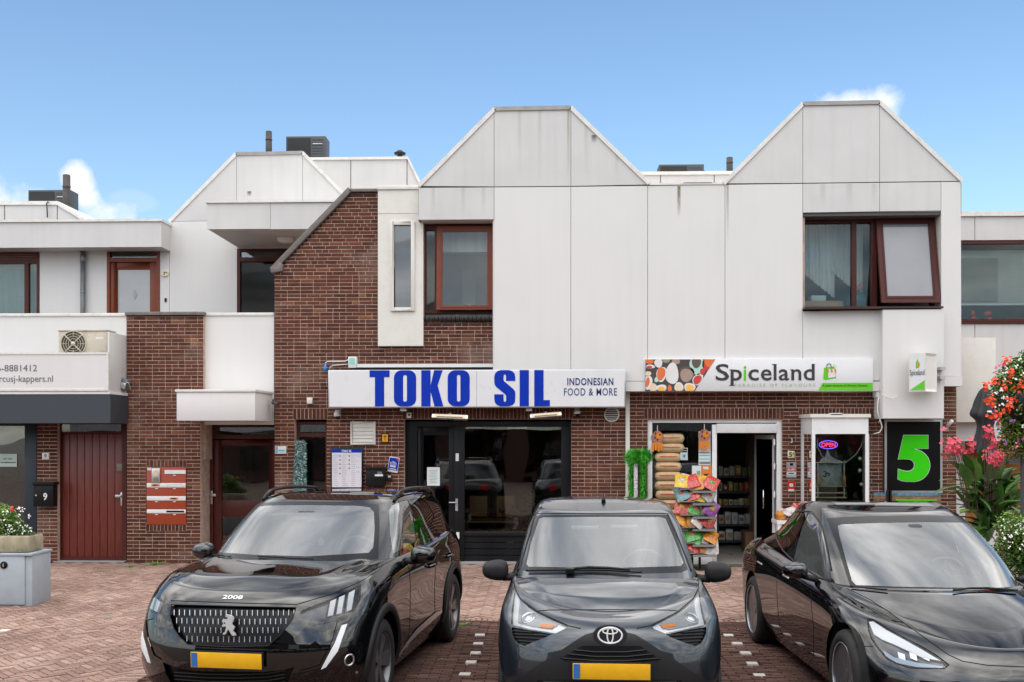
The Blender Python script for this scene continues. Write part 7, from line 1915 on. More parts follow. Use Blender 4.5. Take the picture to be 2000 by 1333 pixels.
def wheel(car, x, y, R_, w, side, spokes=5, cover=False, rim_r=None, mrim=None):
 """tyre and rim; side +1: outer face towards +x"""
 rim_r = rim_r or R_*.66; t = MB(); c = Vector((x, y, R_)); Mx = RY if side > 0 else RY @ Matrix.Scale(1, 3) @ Matrix.Rotation(pi, 3, 'X')
 Mx = Matrix.Rotation(side*pi/2, 3, 'Y'); h = w/2
 prof = [(rim_r*.99, -h*.86), (rim_r + .01, -h), (R_ - .05, -h*1.02), (R_ - .012, -h*.82), (R_, -h*.6), (R_, h*.6), (R_ - .012, h*.82), (R_ - .05, h*1.02), (rim_r + .012, h), (rim_r, h*.90), (rim_r*.985, h*.80)]
 t.lathe(prof, Mx, 48, c, cap=False); to = car.put(t, 'wheel', MRUB, smooth=True, angle=50)
 # tread grooves: dark rings
 g = MB()
 for k in (-.35, 0, .35): g.lathe([(R_ + .0005, h*k - .006), (R_ + .0012, h*k), (R_ + .0005, h*k + .006)], Mx, 48, c, cap=False)
 car.put(g, 'tread_groove', MGAP, to)
 rm = MB(); rm.lathe([(rim_r*.985, h*.92), (rim_r*.96, h*.90), (rim_r*.93, h*.72), (rim_r*.88, h*.2), (rim_r*.86, -h*.8)], Mx, 48, c, cap=False)
 rm.lathe([(0, -h*.3), (rim_r*.87, -h*.3)], Mx, 32, c)
 ro = car.put(rm, 'rim', mrim or MRIM, to, smooth=True, angle=40)
 sp = MB(); n = spokes
 for k in range(n):
  q = 2*pi*k/n + .3
  for dq in ((-.16, .16) if not cover else (0,)):
   wd = .022 if not cover else .09
   a = Vector((cos(q + dq*.4), sin(q + dq*.4), 0))*rim_r*.16; b = Vector((cos(q + dq), sin(q + dq), 0))*rim_r*.95; d = (b - a).normalized(); pz = Vector((-d.y, d.x, 0))
   pts = []
   for p, ww, zz in ((a, wd*1.0, h*.62), (b, wd*1.25, h*.80)): pts += [p - pz*ww + Vector((0, 0, zz)), p + pz*ww + Vector((0, 0, zz)), p + pz*ww + Vector((0, 0, zz - .04)), p - pz*ww + Vector((0, 0, zz - .04))]
   sp.add([c + Mx @ p for p in pts], [(0,1,5,4),(1,2,6,5),(2,3,7,6),(3,0,4,7),(3,2,1,0),(4,5,6,7)])
 sp.lathe([(rim_r*.2, h*.5), (rim_r*.2, h*.62), (rim_r*.15, h*.68), (0, h*.69)], Mx, 24, c)
 car.put(sp, 'spoke_set', mrim or MRIM, to)
 if cover: car.put(MB().lathe([(rim_r*.985, h*.925), (rim_r*.975, h*.95), (rim_r*.955, h*.935), (rim_r*.95, h*.9)], Mx, 48, c, cap=False), 'rim_edge', MALU, to, smooth=True)
 return to
def arch_poly(y, z, r, n=40): return [(y + r*cos(2*pi*k/n), z + r*sin(2*pi*k/n)) for k in range(n)]

def interior(car, yd, zd, w, ys, seat_z, roof, steer_x=.36, wheel_z=None, mirror_p=None, dash_m=None):
 d = MB(); n = 12
 d.add([(-w, yd, zd - .02), (w, yd, zd - .02), (w, yd + .45, zd - .01), (-w, yd + .45, zd - .01), (-w, yd + .55, zd - .18), (w, yd + .55, zd - .18), (-w, yd, .35), (w, yd, .35), (w, yd + .55, .35), (-w, yd + .55, .35)],
  [(0,1,2,3), (3,2,5,4), (1,0,6,7), (4,5,8,9), (0,3,4,9,6), (1,7,8,5,2)]); car.put(d, 'dashboard', dash_m or MINT, bevel=.02)
 cl = MB(); cl.box(steer_x - .16, steer_x + .16, yd + .32, yd + .5, zd - .03, zd + .06); car.put(cl, 'instrument_hood', MINT, bevel=.04)
 t = MB(); t.box(-.12, .14, yd + .42, yd + .44, zd - .02, zd + .13); car.put(t, 'screen', MPLASM, bevel=.01)
 sw = MB(); c = Vector((steer_x, yd + .62, (wheel_z or zd + .02))); Mx = Matrix.Rotation(radians(-68), 3, 'X')
 sw.tube([c + Mx @ Vector((.185*cos(2*pi*k/28), .185*sin(2*pi*k/28), 0)) for k in range(28)], .015, 8, closed=True)
 sw.lathe([(.07, -.01), (.07, .02), (0, .03)], Mx, 16, c)
 for q in (0, pi, pi*1.5): sw.tube([c + Mx @ Vector((.06*cos(q), .06*sin(q), 0)), c + Mx @ Vector((.18*cos(q), .18*sin(q), 0))], .014, 6)
 car.put(sw, 'steering_wheel', mat('wheel_leather', (.30, .31, .32), .5), smooth=True)
 for x in (-.37, .37):
  s = MB(); s.box(x - .25, x + .25, ys, ys + .5, seat_z - .12, seat_z + .05); so = car.put(s, 'seat', MSEAT, bevel=.04)
  b = MB(); b.obox((x, ys + .55, seat_z + .33), .24, .06, .32, Matrix.Rotation(radians(-14), 3, 'X')); car.put(b, 'backrest', MSEAT, so, bevel=.04)
  b = MB(); b.obox((x, ys + .66, seat_z + .70), .12, .045, .085, Matrix.Rotation(radians(-14), 3, 'X')); car.put(b, 'headrest', MSEAT, so, bevel=.03)
 s = MB(); s.obox((0, ys + 1.38, seat_z + .25), .58, .07, .32, Matrix.Rotation(radians(-14), 3, 'X')); s.box(-.6, .6, ys + .9, ys + 1.3, seat_z - .15, seat_z); car.put(s, 'rear_bench', MSEAT, bevel=.03)
 fl = MB(); fl.box(-w, w, yd - .05, ys + 1.9, .26, .30); car.put(fl, 'floor', MINT)
 if mirror_p:
  m = MB(); m.obox(mirror_p, .11, .015, .03); m.box(-.05, .05, mirror_p[1] - .12, mirror_p[1] - .01, mirror_p[2] + .01, mirror_p[2] + .05); car.put(m, 'inner_mirror', MPLASM, bevel=.01)

def door_mirror(car, c, side, w, h, d, m, base, flip=False, mb_m=None):
 """mirror head: rounded shell facing forwards, on a foot"""
 n, k = 12, 20; vs = []
 for i in range(n + 1):
  u = i/n; yy = -d*cos(u*pi/2)  # front nose to the flat rear
  e = sin(u*pi/2)**.62
  for j in range(k):
   q = 2*pi*j/k; cx = cos(q); sz = sin(q); xx = math.copysign(abs(cx)**.75, cx)*w/2*e; zz = math.copysign(abs(sz)**.78, sz)*h/2*e*(1 - .16*side*xx/(w/2))
   vs.append((c[0] + xx, c[1] + yy + side*xx*.25*d/w*1.2, c[2] + zz))
 fs = [(i*k + j, i*k + (j+1) % k, (i+1)*k + (j+1) % k, (i+1)*k + j) for i in range(n) for j in range(k)] + [tuple(n*k + j for j in range(k))]
 mb = MB().add(vs, fs); o = car.put(mb, 'door_mirror', m, smooth=True, angle=60)
 f = MB().tube([Vector(base), Vector((c[0] - side*w*.30, c[1] - d*.25, c[2] - h*.35))], [h*.20, h*.17], 10); car.put(f, 'mirror_foot', mb_m or MPLAS, o, smooth=True)
 g = MB().obox((c[0], c[1] + .004, c[2]), w*.42, .002, h*.38); car.put(g, 'mirror_glass', MCHROME, o)
 return o
def number_plate(car, px4, sf_off=.012, x=0.0, y=None, z=None, tilt=0.0):
 w, h = .52, .11; M_ = Matrix.Rotation(tilt, 3, 'X'); c = Vector((x, y, z))
 p = MB().obox(c, w/2, .006, h/2, M_); po = car.put(p, 'number_plate', MPLATE, bevel=.003)
 b = MB().obox(c + M_ @ Vector((-w/2 + .028, -.0075, 0)), .022, .001, h/2 - .006, M_); car.put(b, 'blue_band', MPLATEB, po)
 f = MB().plate_frame(-w/2 - .008, w/2 + .008, -h/2 - .008, h/2 + .008, .010, -.004, .012); f.v = [tuple(c + M_ @ Vector(v)) for v in f.v]; car.put(f, 'plate_holder', MPLAS, po)
 return po

def make_shell(rows, nv, sub=None):
 H = [ring(r) for r in rows]; g = []
 for k in range(nv + 1): g.append(mirror_full(crom(H, (len(H) - 1)*k/nv)))
 return g, H

def tail(car, L_, W_, z, m=None):
 for s_ in (-1, 1): t = MB(); t.box(s_*W_*.42 - .09, s_*W_*.42 + .09, L_ - .16, L_ - .02, z - .07, z + .07); car.put(t, 'tail_light', MREDB, bevel=.02)

def chassis(car, L_, w, wy, R_, zf=.22):
 """dark underbody and wheel housings"""
 b = MB(); b.box(-w + .22, w - .22, .35, L_ - .35, .17, .32)
 for y in wy:
  for s_ in (-1, 1):
   x0, x1 = sorted((s_*(w - .30), s_*(w - .035)))
   # half drum liner
   n = 20; vs = []
   for k in range(n + 1):
    q = -.25 + (pi + .5)*k/n; vs += [(x0, y + (R_+.055)*cos(q), R_ + (R_+.055)*sin(q)), (x1, y + (R_+.055)*cos(q), R_ + (R_+.055)*sin(q))]
   b.add(vs, [(2*k, 2*k+1, 2*k+3, 2*k+2) for k in range(n)])
   xi = s_*(w - .30); b.add([(xi, y + (R_+.055)*cos(2*pi*k/24), R_ + (R_+.055)*sin(2*pi*k/24)) for k in range(24)], [tuple(range(24))])
 car.put(b, 'underbody', MGAP)

# ------------------------------------------------------------------ black crossover, left
def build_suv():
 loc = Vector((-2.20, 7.08, 0)); rz = radians(-6.9)
 root = empty('parked_car', loc, 'black crossover with vertical bar grille and lion emblem parked before the mailboxes', 'car', 'cars parked in front of the shops', rz)
 c = Car(root, loc, rz); L_, W_ = 4.30, .885; wy = (.87, 3.475); R_ = .345
 fl = ((.87, .012, .42), (3.475, .016, .45))
 def row(yf, w, z, Af=.62, nf=2.7, yr=4.28, Ar=.45, nr=3.0, flare=fl): return dict(yf=yf, yr=yr, w=w, z=z, Af=Af, nf=nf, Ar=Ar, nr=nr, flare=flare)
 rows = [row(.16, [(0, .76), (1, .80), (2.2, .80), (4.3, .78)], .19, .62, 2.6, 4.15),
   row(.07, [(0, .80), (.6, .835), (2.2, .835), (4.3, .80)], .26, .62, 2.6, 4.22),
   row(.02, [(0, .84), (.6, .875), (2.2, .87), (4.3, .84)], .40, .60, 2.6),
   row(.00, [(0, .85), (.6, .883), (2.2, .872), (4.3, .85)], .56, .60, 2.6),
   row(.02, [(0, .845), (.7, .880), (2.2, .872), (4.3, .85)], [(0, .68), (.8, .70), (4.3, .72)], .62, 2.6),
   row(.05, [(0, .83), (.7, .873), (2.2, .880), (4.3, .84)], [(0, .80), (.8, .84), (4.3, .90)], .66, 2.5),
   row(.10, [(0, .80), (.7, .845), (1.4, .868), (2.2, .872), (4.3, .80)], [(0, .905), (.8, .955), (1.4, .98), (4.3, 1.03)], .72, 2.5, 4.24),
   row(.165, [(0, .75), (.7, .785), (1.4, .828), (2.2, .845), (3.4, .82), (4.3, .72)], [(0, .955), (.8, 1.035), (1.4, 1.055), (2.4, 1.06), (4.3, 1.13)], .74, 2.5, 4.16),
   row(.20, [(0, .72), (.7, .745), (1.4, .795), (2.2, .812), (3.4, .79), (4.3, .68)], [(0, .965), (.8, 1.055), (1.4, 1.078), (2.4, 1.085), (4.3, 1.15)], .76, 2.5, 4.10, flare=())]
 g, H = make_shell(rows, 56)
 shell = Surf(g, 'body'); ctr = Vector((0, 2.1, .5)); shell.orient(ctr)
 top = H[-1]
 yc = 1.62   # where the hood side ends at the mirror foot
 jc = min(range(len(top)), key=lambda j: abs(top[j].y - yc) + (0 if j > NF - 6 else 9))
 j0 = int(NF*.60)
 # greenhouse
 def grow(yf, w, z, Af, nf, yr, Ar, nr=2.6): return dict(yf=yf, yr=yr, w=w, z=z, Af=Af, nf=nf, Ar=Ar, nr=nr)
 G0 = grow(1.12, [(0, .80), (1.4, .795), (2.2, .812), (3.4, .79), (4.3, .68)], [(0, 1.088), (1.4, 1.078), (2.4, 1.085), (4.3, 1.15)], yc - 1.12, 2.2, 4.10, .45, 3)
 G1 = grow(1.40, [(1.5, .765), (2.4, .765), (3.6, .73), (4.2, .62)], [(1.4, 1.235), (2.4, 1.25), (4.3, 1.29)], .46, 2.3, 4.03, .45, 3)
 G2 = grow(1.70, [(1.9, .700), (2.6, .705), (3.8, .66), (4.2, .56)], [(1.7, 1.395), (2.4, 1.43), (3.9, 1.42)], .42, 2.5, 3.93, .4, 3)
 G3 = grow(1.90, [(2.0, .635), (2.7, .655), (3.8, .60)], [(1.9, 1.485), (2.5, 1.525), (3.9, 1.49)], .38, 2.8, 3.85, .36, 3)
 G4 = grow(1.97, [(2.0, .575), (2.7, .60), (3.8, .55)], [(1.9, 1.515), (2.5, 1.555), (3.8, 1.52)], .34, 2.8, 3.80, .34, 3)
 gg, GH = make_shell([G0, G1, G2, G3, G4], 36)
 green = Surf(gg, 'greenhouse'); green.orient(Vector((0, 2.6, 1.1)))
 # hood
 fr = top[:j0+1]; sd = top[j0:jc+1]; GB = ring(G0); bk = [p for p in GB if p.y <= top[jc].y + 1e-6][:NF+1]
 c0 = resample([Vector((-p.x, p.y, p.z)) for p in fr[::-1]] + fr[1:], 48); c1 = resample([Vector((-p.x, p.y, p.z)) for p in bk[::-1]] + bk[1:], 48)
 d1 = resample(sd, 40); d0 = [Vector((-p.x, p.y, p.z)) for p in d1]; d1[-1] = c1[-1]; d0[-1] = c1[0]
 def hb(u, v):
  a = abs(u); e = math.exp(-((a - .62)/.07)**2)*.016*(v*.8 + .2) - math.exp(-((a - .30)/.2)**2)*.006
  return e*min(1, 6*v)*min(1, 8*(1-v))
 hg = coons(c0, c1, d0, d1, .045, hb); hood = Surf(hg, 'hood'); hood.orient(Vector((0, .8, .3)))
 # roof panel
 rt = GH[-1]; k1 = NF*1; n = len(rt)
 ja, jb = int(NF*.62), n - 1 - int(NR_*.62)
 f_, s_, r_ = rt[:ja+1], rt[ja:jb+1], rt[jb:]
 mir = lambda P: [Vector((-p.x, p.y, p.z)) for p in P]
 c0 = resample(mir(f_[::-1]) + f_[1:], 32); d1 = resample(s_, 40); d0 = mir(d1); c1 = resample(mir(r_) + r_[::-1][1:], 32)
 roof = Surf(coons(c0, c1, d0, d1, .018), 'roof'); roof.orient(Vector((0, 2.6, 1.1)))
 c.surfs = [shell, green, hood, roof]
 # openings
 for y in wy:
  for s in (-1, 1): c.carve(shell, arch_poly(y, R_, .40), 'side', s)
 hl_r = [(585.5, 1196), (602, 1187), (647.7, 1170), (680, 1154), (704.5, 1141.5), (704, 1171.8), (690, 1196), (655, 1206), (620.5, 1211), (602, 1209.6), (589, 1202)]
 hl_l = [(290, 1141), (300.5, 1158), (315, 1171), (330.7, 1181), (331, 1193), (320, 1203.6), (297.4, 1196), (277.8, 1184), (277.5, 1172), (283, 1155)]
 for nm, pl in (('right', hl_r), ('left', hl_l)):
  d = c.carve(shell, pl)
  lamp = c.part('headlight', d, MLENS, -.002); c.part('lamp_bowl', d, MLAMPD, -.045, parent=lamp, smooth=False)
  bars = ([[(640.7, 1203.6), (651.6, 1201), (658, 1168), (646.5, 1173)], [(658.5, 1199.5), (668.5, 1197), (675, 1160), (664, 1165)], [(678.5, 1194), (688.5, 1190), (695, 1150), (683, 1156)]] if nm == 'right' else
    [[(280, 1180), (285.5, 1183), (291, 1158), (286, 1151)], [(288.5, 1187), (294, 1190), (300, 1167), (294.5, 1160)], [(297.5, 1192), (303.5, 1194.5), (311, 1176), (304, 1169)]])
  for b in bars:
   pd = c.carve(Surf_from(d), b, remove=False, facing=False)
   c.part('light_claw', pd, MDRL, -.012, .02, parent=lamp)
 grille = [(334, 1181), (460, 1184.5), (578.6, 1187), (571, 1211), (548, 1240), (524, 1262), (440, 1264), (367, 1259.5), (350, 1244), (339.8, 1229), (331.5, 1203)]
 d = c.carve(shell, grille); gp = c.part('grille', d, MPLASM, -.035)
 bars = MB(); rr = random.Random(1)
 for ri in range(5):
  y = 1192 + ri*17.5
  for k in range(24):
   x = 337 + k*10.3 + (5 if ri % 2 else 0) + (0)
   yy = y - (k - 12)**2*.015*(1 if ri else .4) - 1
   if not pip((x, yy), grille) or not pip((x, yy + 9), grille): continue
   if abs(x - 450) < 15 and 1200 < yy < 1242: continue
   P = [c.cast(x, yy + q*11/3, [shell]) for q in range(4)]
   if all(P): bars.tube([p[0] - p[1]*.016 for p in P], .0032, 6)
 bo = c.put(bars, 'chrome_bar_set', MGREYB, gp); bo['kind'] = 'stuff'
 c.line(grille + [grille[0]], .0035, 'grille_surround', MPLASM, 0, parent=gp)
 low = [(318, 1294), (345, 1304), (380, 1311), (515, 1313), (552, 1309), (575, 1303), (566, 1322), (556, 1345), (500, 1352), (360, 1349), (334, 1335), (324, 1315)]
 d = c.carve(shell, low); lg = c.part('lower_grille', d, MPLASM, -.03)
 for q in (1318, 1325, 1332, 1340): c.line([(338, q - 3), (400, q + 1), (460, q + 2), (520, q), (556, q - 6)], .004, 'grille_slat', MPLAS, -.012, parent=lg)
 # fangs
 for pl in ([(626.5, 1308), (636, 1304), (659.8, 1271.6), (677.9, 1218.7), (667.3, 1221.7), (653.7, 1256.5)], [(270, 1209.6), (275, 1209.6), (280, 1244.4), (294.4, 1295.8), (288.4, 1292.8), (273.3, 1259.5)]):
  c.part('daytime_light', c.carve(shell, pl), MDRL, .003, .02)
 for pl in ([(612, 1222), (660, 1212), (650, 1250), (625, 1300), (584, 1312)], [(283, 1212), (300, 1208), (322, 1250), (316, 1290), (300, 1280), (288, 1248)]):
  c.part('bumper_insert', c.carve(shell, pl), MPBLACK, -.008)
 for x, y in ((682.4, 1289.7), (268.9, 1281)):
  h = c.cast(x, y, [shell])
  if h: mb = MB(); q = h[1].to_track_quat('Z', 'Y').to_matrix(); mb.lathe([(.045, -.01), (.045, .004), (.036, .005), (.03, -.006), (0, -.008)], q, 20, h[0]); c.put(mb, 'fog_light', MLAMP, smooth=True)
 # dark sill and arch cladding
 for y in wy:
  for s in (-1, 1):
   n_ = 30; vs = []
   for k in range(n_ + 1):
    q = -.18 + (pi + .36)*k/n_
    for r_a, ox in ((.398, .000), (.398, .018), (.455, .018), (.465, .002)):
     yy, zz = y + r_a*cos(q), R_ + r_a*sin(q); h = shell.bvh.ray_cast(Vector((s*2, yy, max(zz, .21))), Vector((-s, 0, 0)))
     xs = h[0].x if h[0] is not None else s*.86
     vs.append((xs + s*ox, yy, max(zz, .19)))
   fs = [(k*4 + j, k*4 + j + 1, k*4 + 5 + j, k*4 + 4 + j) for k in range(n_) for j in range(3)]
   c.put(MB().add(vs, fs), 'arch_cladding', MPLAS, smooth=True)
 # side sill chrome flash
 for s in (-1, 1):
  P = []
  for (yy, zz) in ((1.35, .30), (1.6, .36), (1.9, .395), (2.3, .405), (2.65, .41), (2.9, .40)):
   h = shell.bvh.ray_cast(Vector((s*2, yy, zz)), Vector((-s, 0, 0)))
   if h[0] is not None: P.append(h[0] + Vector((s*.004, 0, 0)))
  vs = []
  for i, p in enumerate(P): hh = (.004, .018, .026, .028, .026, .012)[i]; vs += [p + Vector((s*.008, 0, -hh)), p + Vector((s*.008, 0, hh))]
  c.put(MB().add(vs, [(2*i, 2*i+1, 2*i+3, 2*i+2) for i in range(len(P) - 1)]), 'sill_trim', MALU, smooth=True)
 # glass
 ws = [(408.5, 1086), (430, 1060), (460, 1025), (496, 984), (540, 980.5), (600, 979.5), (680, 981), (740, 986), (741.5, 1030), (738, 1092), (690, 1097), (600, 1099), (500, 1095), (440, 1090)]
 d = c.carve(green, ws); fr_ = c.part('windscreen_surround', d, MPLASM, -.006); 
 inner = [(424, 1079), (440, 1060), (470, 1026), (504, 990), (520, 987.5), (600, 986.5), (700, 988), (722, 991), (730, 1000), (732, 1030), (729, 1070), (720, 1080), (600, 1087), (500, 1084)]
 wd = c.carve(Surf_from(d), inner, remove=False, facing=False)
 # surround is a frame: rebuild without the clear field
 bpy.data.objects.remove(fr_); sfr = Surf_from(d); c.carve(sfr, inner, facing=False); c.finish(sfr, 'windscreen_surround', MPLASM)
 c.part('windscreen', wd, MCARGLASS, -.001)
 sw1 = [(760, 996), (766, 986), (780, 980), (797, 976.5), (806, 1000), (814, 1056), (792, 1070), (768, 1081), (762, 1045)]
 sw2 = [(800, 976), (823, 973.5), (836, 985), (846, 1003), (849, 1012), (838, 1030), (818, 1053), (811, 1020)]
 for pl, mm in ((sw1, MCARGLASS), (sw2, MCARDARK)):
  for mi in (False, True): c.part('side_window', c.carve(green, pl, mirror=mi), mm, -.004)
 rw = []
 body = c.finish(shell, 'body', MPBLACK); c.finish(green, 'cabin_frame', MPBLACK); c.finish(hood, 'hood', MPBLACK); c.finish(roof, 'roof', MPBLACK)
 gl = [shell, hood]
 # seams
 c.line([(334, 1173.5), (400, 1176), (460, 1178), (540, 1180), (580, 1181), (647, 1161), (703, 1137)], .0035, 'panel_seam', MGAP, 0)
 c.line([(703, 1137), (742, 1113), (757, 1088)], .003, 'panel_seam', MGAP, 0, only=[shell])
 for s in (-1, 1):
  for yy, za, zb in ((1.62, .40, 1.03), (2.62, .40, 1.05), (3.35, .75, 1.08)):
   P = []
   for k in range(24):
    zz = za + (zb - za)*k/23; y2 = yy + (.05*sin(k/23*pi) if yy < 2 else 0) + (.12*(zz - 1) if yy > 3 else 0); h = shell.bvh.ray_cast(Vector((s*2, y2, zz)), Vector((-s, 0, 0)))
    if h[0] is not None: P.append(h[0])
   if len(P) > 2: c.put(MB().tube(P, .003, 6), 'panel_seam', MGAP)
  for yy in (2.42, 3.2):
   h = shell.bvh.ray_cast(Vector((s*2, yy, .90)), Vector((-s, 0, 0)))
   if h[0] is not None: hp = MB().tube([h[0] + Vector((0, -.09, 0)), h[0] + Vector((s*.035, -.06, .008)), h[0] + Vector((s*.035, .06, .012)), h[0] + Vector((0, .09, .01))], [.014, .016, .016, .014], 8); c.put(hp, 'door_handle', MPBLACK, smooth=True)
 # mirrors
 door_mirror(c, (.985, 1.70, 1.085), 1, .21, .155, .10, MPBLACK, (.84, 1.63, 1.04)); door_mirror(c, (-.985, 1.70, 1.085), -1, .21, .155, .10, MPBLACK, (-.84, 1.63, 1.04))
 # roof rails
 for s in (-1, 1):
  P = []
  for k in range(20):
   u = k/19; yy = 2.12 + 1.55*u; h = green.bvh.ray_cast(Vector((s*.615, yy, 2)), Vector((0, 0, -1)))
   z = (h[0].z if h[0] is not None else 1.5) + .042*min(1, 9*u, 9*(1-u)) + .004; P.append((s*.615, yy, z))
  c.put(MB().tube(P, .017, 8), 'roof_rail', MPLASM, smooth=True)
 # sunroof glass band
 h = roof.bvh
 # front plate, emblem, model lettering
 ph = c.cast(437, 1288, [shell]); number_plate(c, None, x=ph[0].x*0, y=ph[0].y - .035, z=ph[0].z, tilt=radians(3))
 eh = c.cast(449, 1220, [shell]); lion(c, eh[0] + Vector((0, -.012, 0)))
 th = c.cast(455, 1167, [hood]) or c.cast(455, 1167)
 nrm = th[1]; vs, fs, w, yr = text_mesh('2008', 1.0, extrude=.02, offset=.02); sc = .15/w
 bx = Vector((1, 0, 0)); up = nrm.cross(bx).normalized()*1.0; 
 if up.z < 0: up = -up
 mb = MB().add([th[0] + bx*(v.x*sc - .075) + up*((v.z - .35)*sc*.62) + nrm*(.003 - v.y*sc*.1) for v in vs], fs); c.put(mb, 'lettering', MBADGE)
 # wipers, washer, sensor pod, toll tag
 c.line([(505, 1089.5), (540, 1091), (575, 1093.5), (612, 1094.5)], .007, 'wiper', MPLASM, .014); c.line([(420, 1087), (440, 1089), (452, 1089)], .006, 'wiper', MPLASM, .012)
 hp = c.cast(598, 1000); pod = MB().obox(hp[0] - hp[1]*.05, .085, .05, .035, Matrix.Rotation(radians(-50), 3, 'X')); c.put(pod, 'sensor_pod', MINT, bevel=.02)
 interior(c, 1.30, 1.02, .70, 2.05, .62, 1.45, mirror_p=(0, 1.95, 1.30))
 hg_ = MB(); hg_.tube([(0, 1.93, 1.27), (0, 1.93, 1.20)], .002, 6); hg_.lathe([(.008, .05), (.02, .03), (.03, -.02), (.034, -.06)], None, 10, (0, 1.93, 1.15)); c.put(hg_, 'hanging_tassel', MPAPER, smooth=True)
 chassis(c, L_, .88, wy, R_); tail(c, 4.28, .9, .95)
 for y in wy:
  for s in (-1, 1): wheel(c, s*.775, y, R_, .205, s, 5, rim_r=.235)
 root['label'] = 'black crossover with vertical bar grille and lion emblem parked before the mailboxes'
 return c
MBADGE = mat('bright_badge', (.62, .62, .62), .3, metal=.3)
MGREYB = mat('dull_chrome', (.42, .42, .43), .25, metal=.9)
def pip(p, poly):
 x, y = p; c = False; j = len(poly) - 1
 for i in range(len(poly)):
  xi, yi = poly[i]; xj, yj = poly[j]
  if (yi > y) != (yj > y) and x < (xj - xi)*(y - yi)/(yj - yi) + xi: c = not c
  j = i
 return c
def Surf_from(data):
 """a light copy of carved faces that can be cut again"""
 sf, V, Fc = data; o = Surf.__new__(Surf); o.name = sf.name; o.orig, o.bvh = sf.orig, sf.bvh; o.bm = bmesh.new()
 bv = [o.bm.verts.new(v) for v in V]
 for f in Fc:
  try: o.bm.faces.new([bv[k] for k in f])
  except ValueError: pass
 o.bm.normal_update(); return o
def lion(c, p):
 """rampant animal emblem as a relief"""
 s = .145; L1 = [(.30, 1.0), (.55, .98), (.78, .92), (.86, .80), (.80, .66), (.72, .56), (.80, .46), (.92, .40), (.86, .30), (.78, .22), (.98, .06), (1.0, .0), (.74, .0), (.62, .14), (.52, .28), (.42, .24), (.30, .06), (.10, .02), (.12, .10), (.24, .16), (.34, .38), (.28, .44), (.10, .40), (.02, .46), (.10, .52), (.30, .54), (.24, .64), (.06, .62), (.04, .72), (.20, .76), (.38, .74), (.46, .86), (.30, .90)]
 import mathutils
 pts = [Vector(((a - .5)*s*.72, (b - .5)*s, 0)) for a, b in L1]; tr = mathutils.geometry.tessellate_polygon([pts]); n = len(pts)
 mb = MB().add([p + Vector((q.x, -.012, q.y)) for q in pts] + [p + Vector((q.x, .004, q.y)) for q in pts], [tuple(t) for t in tr] + [(i, (i+1) % n, (i+1) % n + n, i + n) for i in range(n)])
 c.put(mb, 'lion_emblem', MBADGE)
suv = build_suv()
def build_surfaces(c, rows, Gs, yc, j0f, nv=56, ng=36, crown=.04, bump=None, rcrown=.02, mid=2.1, hoodmid=.8):
 g, H = make_shell(rows, nv); shell = Surf(g, 'body'); shell.orient(Vector((0, mid, .5))); top = H[-1]
 jc = min(range(len(top)), key=lambda j: abs(top[j].y - yc) + (0 if NF*.4 < j < NF + NS*.6 else 9)); j0 = int(NF*j0f)
 gg, GH = make_shell(Gs, ng); green = Surf(gg, 'greenhouse'); green.orient(Vector((0, mid + .5, 1.1)))
 fr = top[:j0+1]; sd = top[j0:jc+1]; GB = ring(Gs[0]); bk = [p for p in GB[:NF+1+NS] if p.y <= top[jc].y + 1e-6][:NF+1]
 mir = lambda P: [Vector((-p.x, p.y, p.z)) for p in P]
 c0 = resample(mir(fr[::-1]) + fr[1:], 48); c1 = resample(mir(bk[::-1]) + bk[1:], 48); d1 = resample(sd, 40)
 d1[-1] = c1[-1]; d0 = mir(d1); hood = Surf(coons(c0, c1, d0, d1, crown, bump), 'hood'); hood.orient(Vector((0, hoodmid, .2)))
 rt = GH[-1]; n = len(rt); ja, jb = int(NF*.62), n - 1 - int(NR_*.62); f_, s_, r_ = rt[:ja+1], rt[ja:jb+1], rt[jb:]
 c0 = resample(mir(f_[::-1]) + f_[1:], 32); d1 = resample(s_, 40); d0 = mir(d1); c1 = resample(mir(r_) + r_[::-1][1:], 32)
 roof = Surf(coons(c0, c1, d0, d1, rcrown), 'roof'); roof.orient(Vector((0, mid + .5, 1.0)))
 c.surfs = [shell, green, hood, roof]; return shell, green, hood, roof
def hug(c, sf, pts, s, r, nm, m, n=8, ox=0.0, **k):
 """bead along (y, z) points on the car's side s"""
 P = []
 for i in range(len(pts) - 1):
  for q in range(8):
   y = pts[i][0] + (pts[i+1][0] - pts[i][0])*q/8; z = pts[i][1] + (pts[i+1][1] - pts[i][1])*q/8
   h = sf.bvh.ray_cast(Vector((s*2, y, z)), Vector((-s, 0, 0)))
   if h[0] is not None: P.append(h[0] + Vector((s*ox, 0, 0)))
 if len(P) > 2: return c.put(MB().tube(P, r, n), nm, m, smooth=True)
def glazed(c, sf, outer, inner, m, sname='windscreen_surround', gname='windscreen'):
 d = c.carve(sf, outer); wd = c.carve(Surf_from(d), inner, remove=False, facing=False)
 sfr = Surf_from(d); c.carve(sfr, inner, facing=False); c.finish(sfr, sname, MPLASM); return c.part(gname, wd, m, -.001)

